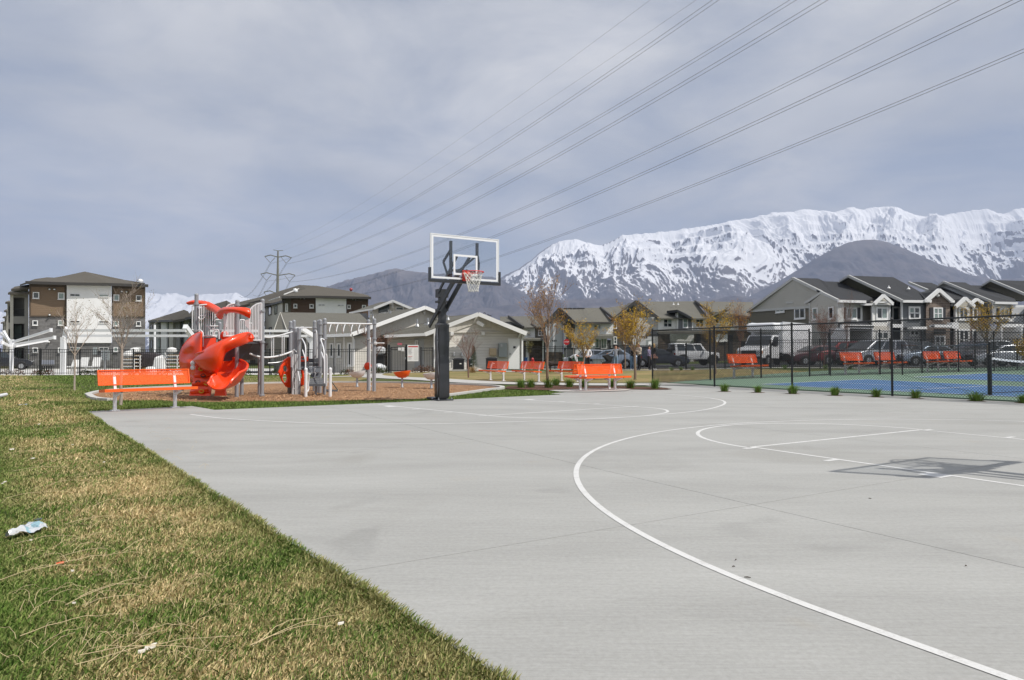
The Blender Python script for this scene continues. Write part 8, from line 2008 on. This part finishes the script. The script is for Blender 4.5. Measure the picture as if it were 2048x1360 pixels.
# moving truck
tr_ = thing('moving_truck', 'large white box truck with dark windscreen parked facing left behind the fence', 'truck', base(1532, 50.5), math.radians(-136), 'vehicles parked along the street')
q = MB(); q.bx(-5.2, -.1, -1.22, 1.22, .95, 3.12); bxo = q.build('cargo_box', mat('white_truck_panel', (.80, .81, .83), .4, var=.03), tr_); bv = bxo.modifiers.new('soft', 'BEVEL'); bv.width = .06; bv.segments = 2
for z in (.93, 3.13):
    for sg in (-1, 1): q = MB(); q.bx(-5.2, -.1, sg * 1.20 - .03, sg * 1.20 + .03, z - .05, z + .05); q.build('edge_rail', M_lampw, tr_)
q = MB(); q.bx(-.6, .9, -1.1, 1.1, 2.45, 3.10); a_ = q.build('cab_over_box', MATS['white_truck_panel'], tr_); bv = a_.modifiers.new('soft', 'BEVEL'); bv.width = .18; bv.segments = 3
def tprism(nm, prof, w_, m, x_in=.0):
    q = MB(); q.prism([(x, -w_, z) for x, z in prof], (0, 2 * w_, 0)); o = q.build(nm, m, tr_); bv = o.modifiers.new('soft', 'BEVEL'); bv.width = .07; bv.segments = 3; bv.limit_method = 'ANGLE'; return o
tprism('cab', [(-.1, .5), (-.1, 2.2), (.75, 2.22), (1.45, 1.42), (2.45, 1.26), (2.62, 1.1), (2.65, .55)], .98, P_wh)
q = MB(); q.add([(.83, -.84, 2.15), (.83, .84, 2.15), (1.45, .90, 1.45), (1.45, -.90, 1.45)], [(0, 1, 2, 3)]); q.build('windscreen', M_cwin, tr_)
for sg in (-1, 1):
    q = MB(); q.add([(.10, sg * 1.0, 1.45), (1.28, sg * 1.0, 1.45), (.78, sg * 1.0, 2.08), (.10, sg * 1.0, 2.08)], [(0, 1, 2, 3)]); q.build('side_window', M_cwin, tr_)
    q = MB(); q.box((1.15, sg * 1.22, 1.55), (.10, .26, .38)); q.build('wing_mirror', M_ctrim, tr_)
    q = MB(); q.box((2.62, sg * .72, .98), (.10, .34, .22)); q.build('headlight', M_lampw, tr_)
    q = MB(); q.box((2.60, sg * .93, .98), (.14, .10, .22)); q.build('indicator', M_amber, tr_)
    for x in (1.75, -3.7):
        q = MB(); q.lathe((x, sg * .78, .40), [(.2, 0), (.39, 0), (.40, .04), (.40, .22), (.38, .25), (.22, .25)], 20, (0, sg, 0)); w_ = q.build('wheel', M_tyre, tr_, smooth=True)
        q = MB(); q.lathe((x, sg * 1.0, .40), [(.22, 0), (.20, .03), (.03, .04)], 12, (0, sg, 0)); r_ = q.build('rim', M_rimc, None); r_.parent = w_
q = MB(); q.box((2.63, 0, .96), (.08, 1.10, .26)); q.build('grille', M_ctrim, tr_); q = MB(); q.box((2.70, 0, .58), (.16, 1.95, .20)); q.build('front_bumper', M_ctrim, tr_)
q = MB(); q.bx(-5.1, 1.2, -.6, .6, .55, .93); q.build('chassis', M_ctrim, tr_)
car(1632, 50, 190, 'sedan', P_bur, 'burgundy sedan between the white truck and the shuttered house')
car(1672, 50.5, 196, 'suv', P_red, 'dark red car behind the left bench of the middle pair', 'suv')
car(1706, 54, 190, 'suv', P_blk, 'black suv roof seen behind the red car', 'suv')
car(1748, 49, 200, 'van', P_sil, 'silver people carrier behind the second bench of the middle pair', 'van')
car(1802, 50, 190, 'suv', P_gry, 'dark grey suv behind the tall fence post before the courts', 'suv')
car(1852, 49, 185, 'sedan', P_blu, 'pale blue grey sedan behind the right bench pair')
car(1945, 47, 172, 'suv', P_gry, 'grey suv parked under the bright yellow tree', 'suv')
car(2005, 46, 180, 'sedan', P_sil, 'silver sedan at the right edge behind the net')
car(8, 66, 30, 'suv', P_blk, 'dark vehicle in shade at the far left edge', 'suv')

# ------------------------------------------------------------------ people
M_skin = mat('skin', (.48, .27, .19), .55, var=.06); M_jean = mat('light_denim', (.22, .31, .43), .85, var=.15); M_jean2 = mat('blue_denim', (.11, .19, .30), .85, var=.15); M_bpan = mat('black_trousers', (.018, .018, .02), .8, var=.2)
M_wtop = mat('white_hoodie_cloth', (.76, .75, .79), .85, var=.06); M_gtop = mat('grey_knit', (.30, .32, .37), .85, var=.1); M_btop = mat('black_jacket_cloth', (.02, .02, .023), .8); M_beig = mat('beige_sweater_cloth', (.50, .43, .36), .9, var=.1); M_purp = mat('mauve_top_cloth', (.22, .19, .30), .85); M_pink = mat('pink_cloth', (.55, .30, .26), .85)
M_hbl = mat('blonde_hair', (.50, .34, .15), .6, var=.25, scale=30); M_hbr = mat('dark_brown_hair', (.035, .02, .014), .5, var=.25); M_hrd = mat('reddish_brown_hair', (.20, .085, .035), .6); M_shoe = mat('white_shoes', (.7, .7, .7), .6); M_shoeb = mat('dark_shoes', (.03, .03, .03), .6)
def person(px, d, face_deg, H, top, pants, hair, shoe, label, pose, long_hair=False, female=True):
    """one skinned body; local +x is where the person faces; joints as offsets scaled by height"""
    b = base(px, d); t = thing('person', label, 'person', b, math.radians(face_deg), 'people standing by the street fence'); k = H / 1.75; sh = .185 if female else .215
    J = {'pel': (0, 0, .95), 'spi': (.0, 0, 1.13), 'che': (.01, 0, 1.34), 'nec': (0, 0, 1.47), 'hea': (.02, 0, 1.56), 'top': (.02, 0, 1.68),
         'sL': (0, sh, 1.42), 'sR': (0, -sh, 1.42), 'eL': (.0, sh + .06, 1.14), 'eR': (.0, -sh - .06, 1.14), 'wL': (.06, sh + .05, .90), 'wR': (.06, -sh - .05, .90), 'hL': (.09, sh + .05, .82), 'hR': (.09, -sh - .05, .82),
         'pL': (0, .095, .90), 'pR': (0, -.095, .90), 'kL': (.02, .11, .50), 'kR': (.02, -.11, .50), 'aL': (-.01, .12, .09), 'aR': (-.01, -.12, .09), 'tL': (.13, .135, .035), 'tR': (.13, -.135, .035)}
    for a, c in pose.items(): J[a] = c
    R_ = {'pel': .135, 'spi': .12 if female else .135, 'che': .135 if female else .155, 'nec': .055, 'hea': .088, 'top': .07, 'sL': .07, 'sR': .07, 'eL': .048, 'eR': .048, 'wL': .033, 'wR': .033, 'hL': .030, 'hR': .030, 'pL': .095, 'pR': .095, 'kL': .062, 'kR': .062, 'aL': .042, 'aR': .042, 'tL': .034, 'tR': .034}
    E_ = [('pel', 'spi'), ('spi', 'che'), ('che', 'nec'), ('nec', 'hea'), ('hea', 'top'), ('che', 'sL'), ('sL', 'eL'), ('eL', 'wL'), ('wL', 'hL'), ('che', 'sR'), ('sR', 'eR'), ('eR', 'wR'), ('wR', 'hR'), ('pel', 'pL'), ('pL', 'kL'), ('kL', 'aL'), ('aL', 'tL'), ('pel', 'pR'), ('pR', 'kR'), ('kR', 'aR'), ('aR', 'tR')]
    names = list(J); me = bpy.data.meshes.new('body'); me.from_pydata([tuple(c * k for c in J[n]) for n in names], [(names.index(a), names.index(c)) for a, c in E_], [])
    o = bpy.data.objects.new('body', me); col.objects.link(o); o.modifiers.new('skin', 'SKIN'); sb = o.modifiers.new('sub', 'SUBSURF'); sb.levels = 2; sb.render_levels = 2
    if not me.skin_vertices: 
        me.attributes.new('skin', 'FLOAT', 'POINT') if False else None
    for i, n in enumerate(names):
        sv = me.skin_vertices[0].data[i]; sv.radius = (R_[n] * k, R_[n] * k * (1.0 if n not in ('che', 'spi', 'pel') else .78)); sv.use_root = n == 'pel'
    dg = bpy.context.evaluated_depsgraph_get(); dg.update(); ev = o.evaluated_get(dg); m2 = bpy.data.meshes.new_from_object(ev); col.objects.unlink(o); bpy.data.objects.remove(o)
    P_ = {n: Vector(J[n]) * k for n in names}
    segs = [(('nec', 'hea'), 0), (('hea', 'top'), 0), (('wL', 'hL'), 0), (('wR', 'hR'), 0), (('pel', 'spi'), 1), (('spi', 'che'), 1), (('che', 'nec'), 1), (('che', 'sL'), 1), (('che', 'sR'), 1), (('sL', 'eL'), 1), (('eL', 'wL'), 1), (('sR', 'eR'), 1), (('eR', 'wR'), 1), (('pel', 'pL'), 2), (('pel', 'pR'), 2), (('pL', 'kL'), 2), (('kL', 'aL'), 2), (('pR', 'kR'), 2), (('kR', 'aR'), 2), (('aL', 'tL'), 3), (('aR', 'tR'), 3)]
    for m_ in (M_skin, top, pants, shoe): m2.materials.append(m_)
    def sd_(p, a, c): ab = c - a; f = max(0, min(1, (p - a).dot(ab) / max(ab.length_squared, 1e-9))); return (p - a - ab * f).length
    for pl in m2.polygons:
        c = pl.center; pl.material_index = min(segs, key=lambda s_: sd_(c, P_[s_[0][0]], P_[s_[0][1]]))[1]; pl.use_smooth = True
    # fingers: five short tapered chains on each hand, face features on the head
    mb = MB(); n0 = len(m2.vertices)
    for s_ in ('L', 'R'):
        h = P_['h' + s_]; dv = (h - P_['w' + s_]).normalized(); sd0 = dv.cross(Vector((0, 0, 1))); sd0 = sd0.normalized() if sd0.length > .1 else Vector((0, 1, 0))
        for i, (off, ln) in enumerate(((-.028, .060), (-.010, .075), (.010, .072), (.028, .055))): mb.tube([h + sd0 * off * k, h + sd0 * off * k + dv * ln * .6 * k, h + sd0 * off * 1.05 * k + dv * ln * k + Vector((0, 0, -.012))], [.0095 * k, .0085 * k, .006 * k], 5)
        mb.tube([h - dv * .03 * k + sd0 * .025 * k, h + sd0 * .055 * k, h + dv * .03 * k + sd0 * .065 * k], [.011 * k, .010 * k, .007 * k], 5)
    hd = P_['hea'].lerp(P_['top'], .35); mb.tube([hd + Vector((.08 * k, 0, .0)), hd + Vector((.115 * k, 0, -.022 * k))], [.010 * k, .014 * k], 5)
    for sg in (-1, 1): mb.tube([hd + Vector((.0, sg * .083 * k, .02 * k)), hd + Vector((-.005, sg * .093 * k, -.025 * k))], .014 * k, 6)
    bm = bmesh.new(); bm.from_mesh(m2); tmp = mb.mesh('tmp', M_skin); bm2 = bmesh.new(); bm2.from_mesh(tmp); tmp2 = bpy.data.meshes.new('x'); bm2.to_mesh(tmp2); bm.from_mesh(tmp2); bm.to_mesh(m2); bm.free(); bm2.free()
    bo = bpy.data.objects.new('body', m2); m2.name = 'body'; col.objects.link(bo); bo.parent = t
    for sg in (-1, 1): q = MB(); q.lathe(hd + Vector((.083 * k, sg * .030 * k, .022 * k)), [(.010 * k, 0), (.004 * k, .006 * k)], 8, (1, 0, 0)); q.build('eye', M_hbr, t)
    q = MB(); q.box(hd + Vector((.088 * k, 0, -.048 * k)), (.008, .042 * k, .010)); q.build('mouth', mat('lip', (.35, .12, .10), .5), t)
    up = (P_['top'] - P_['hea']).normalized(); hc = P_['hea'].lerp(P_['top'], .55) + Vector((-.018 * k, 0, 0)); vs = []; fs = []
    q = MB(); nn = 14; rr = random.Random(px)
    prof = [(.0, .108), (.05, .098), (.088, .06), (.102, .0), (.098, -.05), (.085, -.10 if not long_hair else -.13)] + ([(.085, -.24), (.06, -.34)] if long_hair else [])
    for r, z in prof:
        for a_ in range(nn):
            w = 2 * PI * a_ / nn; cx = math.cos(w); keep = r * k * (1.0 if cx < .25 else (1 if z > .035 else .0)); vs.append(hc + Vector((cx * keep if cx < .25 or z > .035 else -.02 * k, math.sin(w) * r * k * (1 if cx < .25 or z > .035 else .75), 0)) + up * (z * k + rr.uniform(-.004, .004)))
    for i in range(len(prof) - 1):
        for a_ in range(nn): a2 = (a_ + 1) % nn; fs.append((i * nn + a_, i * nn + a2, (i + 1) * nn + a2, (i + 1) * nn + a_))
    q.add(vs, fs); q.build('hair', hair, t, smooth=True); return t
D_ = 46.3
person(1143, 46.8, -20, 1.62, M_wtop, M_bpan, M_hbr, M_shoeb, 'person in a white top bending down beside the green cabinet', {'pel': (-.10, 0, .86), 'spi': (.05, 0, 1.0), 'che': (.24, 0, 1.10), 'nec': (.38, 0, 1.09), 'hea': (.46, 0, 1.04), 'top': (.56, 0, .98), 'sL': (.28, .17, 1.10), 'sR': (.28, -.17, 1.10), 'eL': (.34, .2, .84), 'eR': (.34, -.2, .84), 'wL': (.42, .14, .62), 'wR': (.42, -.14, .62), 'hL': (.46, .12, .54), 'hR': (.46, -.12, .54), 'pL': (-.10, .095, .82), 'pR': (-.10, -.095, .82), 'kL': (.04, .12, .46), 'kR': (.0, -.12, .46)})
person(1175, 45.2, -78, 1.66, M_wtop, M_bpan, M_hrd, M_shoeb, 'person in a white hoodie and black trousers standing with a hand in the pocket', {'eL': (.02, .29, 1.16), 'wL': (.12, .17, 1.0), 'hL': (.15, .12, .97), 'eR': (.02, -.29, 1.16), 'wR': (.12, -.18, .98), 'hR': (.14, -.12, .94)})
person(1231.5, 45.0, -100, 1.70, M_gtop, M_jean, M_hbr, M_shoe, 'long haired person in grey top and pale jeans raising one hand to the hair', {'eL': (.02, .40, 1.38), 'wL': (.04, .24, 1.50), 'hL': (.03, .16, 1.53), 'eR': (.06, -.32, 1.20), 'wR': (.12, -.50, 1.16), 'hR': (.14, -.57, 1.14)}, True)
person(1264, 45.6, -50, 1.64, M_btop, M_jean2, M_hbl, M_shoe, 'blonde person in black jacket and blue jeans left of the beige sweater', {'eL': (.06, .25, 1.17), 'wL': (.24, .14, 1.16), 'hL': (.30, .10, 1.18), 'eR': (.06, -.25, 1.17), 'wR': (.22, -.12, 1.12), 'hR': (.29, -.08, 1.12)})
person(1278.5, 45.4, 198, 1.80, M_beig, M_bpan, M_hrd, M_shoeb, 'person in a beige sweater and black trousers looking down at their hands', {'hea': (.07, 0, 1.55), 'top': (.11, 0, 1.66), 'eL': (.04, .27, 1.17), 'wL': (.26, .10, 1.24), 'hL': (.32, .05, 1.26), 'eR': (.04, -.27, 1.17), 'wR': (.26, -.10, 1.22), 'hR': (.32, -.04, 1.25)}, False, False)
person(1298, 45.2, -30, 1.62, M_purp, M_bpan, M_hbr, M_shoeb, 'dark haired person in a mauve top beside the chain link corner post', {'eR': (.06, -.24, 1.18), 'wR': (.2, -.2, 1.05), 'hR': (.27, -.18, 1.06)})
person(1308, 44.6, 20, 1.76, M_btop, M_bpan, M_hbl, M_shoe, 'person with long blonde hair in black jacket and pink cloth at the waist', {}, True)
b = base(1308, 44.6); pk = thing('pink_jacket', 'pink jacket tied round the waist of the long haired blonde person', 'jacket', b + Vector((0, -.02, .92))); q = MB(); q.lathe((0, 0, 0), [(.155, -.14), (.185, -.08), (.170, .06), (.158, .14)], 16); q.build('cloth', M_pink, pk, smooth=True)
# dog
b = base(1109, 40); dg_ = thing('dog', 'black brown dog standing beyond the orange benches', 'dog', b, math.radians(168)); JD = {'hip': (-.30, 0, .50), 'mid': (0, 0, .50), 'cht': (.26, 0, .50), 'nk': (.42, 0, .64), 'hd': (.52, 0, .74), 'mz': (.66, 0, .70), 'tl': (-.42, 0, .56), 'tt': (-.56, 0, .70), 'fL': (.26, .09, .34), 'fL2': (.25, .09, .18), 'fL3': (.27, .09, .03), 'fR': (.26, -.09, .34), 'fR2': (.25, -.09, .18), 'fR3': (.27, -.09, .03), 'bL': (-.24, .09, .36), 'bL2': (-.38, .09, .20), 'bL3': (-.34, .09, .03), 'bR': (-.24, -.09, .36), 'bR2': (-.38, -.09, .20), 'bR3': (-.34, -.09, .03), 'e1': (.50, .06, .84), 'e2': (.50, -.06, .84)}
RD = {'hip': .105, 'mid': .105, 'cht': .135, 'nk': .08, 'hd': .075, 'mz': .035, 'tl': .03, 'tt': .018, 'e1': .02, 'e2': .02}
nm_ = list(JD); me = bpy.data.meshes.new('dog_body'); ED = [('mid', 'hip'), ('mid', 'cht'), ('cht', 'nk'), ('nk', 'hd'), ('hd', 'mz'), ('hip', 'tl'), ('tl', 'tt'), ('hd', 'e1'), ('hd', 'e2')] + [(('cht' if a[0] == 'f' else 'hip'), a) for a in ('fL', 'fR', 'bL', 'bR')] + [(a, a + '2') for a in ('fL', 'fR', 'bL', 'bR')] + [(a + '2', a + '3') for a in ('fL', 'fR', 'bL', 'bR')]
me.from_pydata([JD[n] for n in nm_], [(nm_.index(a), nm_.index(c)) for a, c in ED], []); o = bpy.data.objects.new('body', me); col.objects.link(o); o.parent = dg_; o.modifiers.new('skin', 'SKIN'); sb = o.modifiers.new('sub', 'SUBSURF'); sb.levels = 2; sb.render_levels = 2
for i, n in enumerate(nm_): r = RD.get(n, .055 if n in ('bL', 'bR') else .045 if len(n) == 2 else .028); me.skin_vertices[0].data[i].radius = (r, r); me.skin_vertices[0].data[i].use_root = n == 'mid'
me.materials.append(mat('black_brown_fur', (.03, .018, .014), .8, var=.4))
# stroller
b = base(1213, 45); t = thing('stroller', 'black folding stroller held by the person in the grey top', 'stroller', b, math.radians(195)); M_str = MATS['black_rubber']
for sg in (-.24, .24):
    q = MB(); q.tube([(.42, sg, .12), (-.45, sg, 1.02)], .016, 6); q.build('frame_tube', M_str, t); q = MB(); q.tube([(-.36, sg, .12), (.30, sg, .62)], .016, 6); q.build('frame_tube', M_str, t)
    for x in (.44, -.38): q = MB(); q.lathe((x, sg, .12), [(.05, -.02), (.12, -.02), (.12, .02), (.05, .02)], 14, (0, 1, 0)); q.build('wheel', M_tyre, t)
q = MB(); q.tube([(-.45, -.24, 1.02), (-.50, 0, 1.05), (-.45, .24, 1.02)], .018, 6); q.build('handle', M_str, t)
q = MB(); q.prism([(-.25, -.2, .50), (.22, -.2, .42), (.25, -.2, .52), (-.15, -.2, .66), (-.34, -.2, .95), (-.40, -.2, .90)], (0, .4, 0)); q.build('seat', M_str, t)
q = MB(); pts = [(.02 - .36 * math.cos(a), .62 + .42 * math.sin(a)) for a in [PI * i / 10 for i in range(8)]]; q.prism([(x, -.22, z) for x, z in pts] + [(-.05, -.22, .66)], (0, .44, 0)); q.build('canopy', M_str, t)
q = MB(); q.box((-.05, 0, .26), (.40, .36, .14)); q.build('basket', MATS['dark_car_trim'], t)

# ------------------------------------------------------------------ street furniture and clutter
t = thing('utility_cabinet', 'dark green utility cabinet behind the bending person', 'utility box', base(1152, 49.5)); q = MB(); q.box((0, 0, .40), (1.05, .8, .80)); o = q.build('cabinet', mat('dark_green_cabinet', (.04, .10, .06), .5), t); q = MB(); q.box((0, -.41, .40), (.02, .012, .70)); q.build('door_gap', M_ctrim, t); q = MB(); q.box((0, 0, .83), (1.10, .85, .05)); q.build('lid', MATS['dark_green_cabinet'], t)
q = MB(); q.box((0, 0, .02), (1.2, .95, .08)); q.build('concrete_pad', M_path, t)
t = thing('utility_cabinet', 'grey utility box standing left of the stroller', 'utility box', base(1197, 49.5)); q = MB(); q.box((0, 0, .35), (.8, .6, .7)); q.build('cabinet', MATS['grey_utility_box'], t); q = MB(); q.box((0, 0, .72), (.84, .64, .04)); q.build('lid', MATS['grey_utility_box'], t)
t = thing('stop_sign', 'red octagonal stop sign on a thin post behind the street fence', 'road sign', base(1133, 55)); c = at(1133, 684, 55) - base(1133, 55)
q = MB(); q.tube([(0, 0, 0), (0, 0, c.z + .2)], .03, 6); q.build('post', M_steel, t)
q = MB(); q.prism([(c.x + .25 * math.cos(PI / 8 + i * PI / 4), -.05, c.z + .25 * math.sin(PI / 8 + i * PI / 4)) for i in range(8)], (0, .01, 0)); q.build('plate', mat('sign_red', (.50, .02, .025), .4), t)
fc = bpy.data.curves.new('stop_word', 'FONT'); fc.body = 'STOP'; fc.size = .16; fc.align_x = 'CENTER'; fc.align_y = 'CENTER'; fo = text_mesh('stop_word', fc, M_trim); fo.parent = t; fo.location = (c.x, -.063, c.z); fo.rotation_euler = (PI / 2, 0, 0)
for px, py0, d, m_, lb, nm, ct, w_, h_ in ((1050, 702, 66, mat('blue_bin_plastic', (.03, .12, .32), .5), 'blue recycling bin by the distant garage', 'recycling_bin', 'bin', .55, .65), (774, 700, 45, MATS['black_rubber'], 'black rubbish bin with white bags in the clubhouse recess', 'rubbish_bin', 'bin', .62, 1.0)):
    t = thing(nm, lb, ct, base(px if nm != 'rubbish_bin' else 761, d)); q = MB(); q.prism([(-w_ / 2 + .05, -w_ / 2 + .05, .05), (w_ / 2 - .05, -w_ / 2 + .05, .05), (w_ / 2 - .05, w_ / 2 - .05, .05), (-w_ / 2 + .05, w_ / 2 - .05, .05)], (0, 0, h_)); q.build('bin_body', m_, t); q = MB(); q.box((0, 0, h_ + .07), (w_ + .04, w_ + .04, .06)); q.build('lid', m_, t)
t = thing('fire_hydrant', 'small red fire hydrant beside the distant driveway', 'hydrant', base(1065, 62)); q = MB(); q.lathe((0, 0, 0), [(.16, 0), (.16, .05), (.11, .07), (.11, .55), (.14, .57), (.13, .64), (.04, .76)], 12); q.build('barrel', MATS['sign_red'], t, smooth=True); q = MB(); q.tube([(-.2, 0, .42), (.2, 0, .42)], .055, 8); q.build('outlet', MATS['sign_red'], t)
for i, (px, z, s_) in enumerate(((758, .25, .34), (764, .22, .30), (761, 1.2, .36))):
    t = thing('rubbish_bag', ('white rubbish bag on the ground left of its neighbour', 'white rubbish bag on the ground beside the first one', 'white bag stuffed on top of the black bin')[i], 'bag', base(px, 44.4 if i < 2 else 45) + Vector((0, 0, z - .22 if i < 2 else z - .1))); rr = random.Random(i); vs = []; n_ = 12; q = MB()
    for j in range(7):
        for k_ in range(n_): ph = PI * j / 6; r = s_ * math.sin(ph) ** .8 * rr.uniform(.8, 1.1) if 0 < j < 6 else .02; vs.append((r * math.cos(2 * PI * k_ / n_), r * math.sin(2 * PI * k_ / n_), s_ * .8 - s_ * .8 * math.cos(ph)))
    q.add(vs, [(j * n_ + k_, j * n_ + (k_ + 1) % n_, (j + 1) * n_ + (k_ + 1) % n_, (j + 1) * n_ + k_) for j in range(6) for k_ in range(n_)]); q.build('film', mat('white_bag_film', (.62, .64, .66), .3), t, smooth=True)
# wrapped pool furniture piled on the deck
M_wrap = mat('white_wrap', (.74, .74, .72), .6, var=.08, bump=.4, bscale=9); M_tarp = mat('dark_tarp', (.035, .026, .026), .35, bump=.6, bscale=6); M_wood = mat('stacked_wood', (.30, .20, .09), .8, var=.4)
def lumpy(nm, lb, ct, px, d, dims, m, seed, z=0, grp='furniture stored on the pool deck'):
    t = thing(nm, lb, ct, base(px, d) + Vector((0, 0, z)), 0, grp); rr = random.Random(seed); n_ = 16; vs = []; q = MB(); w_, dp, h = dims
    for j, (f, zz_) in enumerate(((1.0, 0), (1.02, .3), (.97, .65), (.86, .9), (.5, 1.0), (.05, 1.03))):
        for k_ in range(n_):
            a = 2 * PI * k_ / n_; ca, sa = math.cos(a), math.sin(a); qq = max(abs(ca), abs(sa)) ** .7; fl = 1 + rr.uniform(-.07, .07); vs.append((ca / qq * w_ / 2 * f * fl, sa / qq * dp / 2 * f * fl, h * zz_ * rr.uniform(.95, 1.04) + .01))
    q.add(vs, [(j * n_ + k_, j * n_ + (k_ + 1) % n_, (j + 1) * n_ + (k_ + 1) % n_, (j + 1) * n_ + k_) for j in range(5) for k_ in range(n_)]); q.build('cover', m, t, smooth=False); return t
def chair_stack(px, d, n, lb, top=True):
    t = thing('chair_stack', lb, 'chair stack', base(px, d), 0, 'furniture stored on the pool deck')
    for i in range(n):
        z = .22 + i * .24; q = MB(); q.bar((-.38, -.25, z), (.38, -.25, z), .05); q.bar((-.38, .25, z), (.38, .25, z), .05); q.bar((-.38, -.25, z), (-.38, .25, z), .05); q.bar((.38, -.25, z), (.38, .25, z), .05)
        q.bar((-.38, -.25, z), (-.46, -.25, z + .22), .05); q.bar((.38, -.25, z), (.40, -.25, z - .2), .05); q.build('chair_frame', M_wrap, t); q = MB(); q.box((0, 0, z + .05), (.66, .44, .05)); q.build('seat_pad', M_wood, t)
    if top: q = MB(); q.lathe((-.12, 0, .22 + n * .24), [(.30, 0), (.34, .12), (.26, .28), (.05, .34)], 12); q.build('wrapped_cushion', M_wrap, t, smooth=True)
chair_stack(261, 47, 4, 'left stack of white chairs in front of the grey brick wall'); chair_stack(273, 47.6, 5, 'tall stack of white chairs left of the dark tarp'); chair_stack(347, 47, 5, 'stack of white framed chairs next to the crescent slide wall')
lumpy('tarp_covered_stack', 'dark brown tarp draped over stacked furniture on the pool deck', 'covered stack', 298, 48, (1.75, 1.0, .95), M_tarp, 1, .45); lumpy('wood_pile', 'stacked wooden furniture parts below the dark tarp', 'wood pile', 296, 48, (1.7, .9, .45), M_wood, 2)
lumpy('wrapped_furniture', 'tall white fabric cover over furniture right of the dark tarp', 'covered furniture', 323, 47, (.85, .8, 1.15), M_wrap, 3); lumpy('wrapped_furniture', 'low white wrapped bundle below the dark tarp', 'covered furniture', 302, 46, (.55, .5, .42), M_wrap, 4)
for i, px in enumerate((151, 167.5, 192)):
    t = thing('sun_lounger', ('left white lounger back standing before the brick wall', 'middle white upright lounger back', 'right white lounger back before the meter box')[i], 'lounger', base(px, 56), .1, 'white loungers on the pool deck'); q = MB(); q.prism([(-.32, 0, .45), (.32, 0, .45), (.30, .25, 1.15 if i else .95), (-.30, .25, 1.15 if i else .95)], (0, .05, 0)); q.build('backrest', M_wrap, t); q = MB(); q.box((0, -.6, .40), (.62, 1.3, .07)); q.build('seat', M_wrap, t)
    for sx in (-.25, .25):
        for sy in (-1.1, -.1): q = MB(); q.box((sx, sy, .19), (.05, .05, .38)); q.build('leg', M_wrap, t)
t = thing('electric_meter_bank', 'grey bank of electric meters on a post before the left block', 'meter box', base(210, 60)); q = MB(); q.box((0, 0, 1.35), (.68, .2, .85)); q.build('cabinet', MATS['grey_utility_box'], t)
for i in range(8): q = MB(); q.lathe((-.2 + .4 * (i % 2), -.11, 1.05 + .2 * (i // 2)), [(.07, 0), (.07, .05), (.02, .08)], 10, (0, -1, 0)); q.build('meter', M_steel, t)
q = MB(); q.box((0, 0, .45), (.1, .1, .92)); q.build('post', M_steel, t)
t = thing('meter_panel', 'small grey wall box left of the meter bank', 'meter box', base(190, 72)); q = MB(); q.box((0, 0, 1.9), (.35, .15, .75)); q.build('cabinet', MATS['grey_utility_box'], t)
for i in range(6):
    t = thing('patio_chair', 'small black chair with pale back behind the pool fence, %s in its row' % ('leftmost', 'second from left', 'third from left', 'third from right', 'second from right', 'rightmost')[i], 'chair', base(80 + i * 4.6, 55), 0, 'black chairs with pale backs'); q = MB(); q.box((0, 0, .45), (.2, .4, .04)); q.build('seat', M_str, t); q = MB(); q.box((0, .2, .75), (.18, .04, .35)); q.build('backrest', M_gtop, t)
    for sx in (-.08, .08):
        for sy in (-.17, .17): q = MB(); q.box((sx, sy, .22), (.025, .025, .44)); q.build('leg', M_str, t)
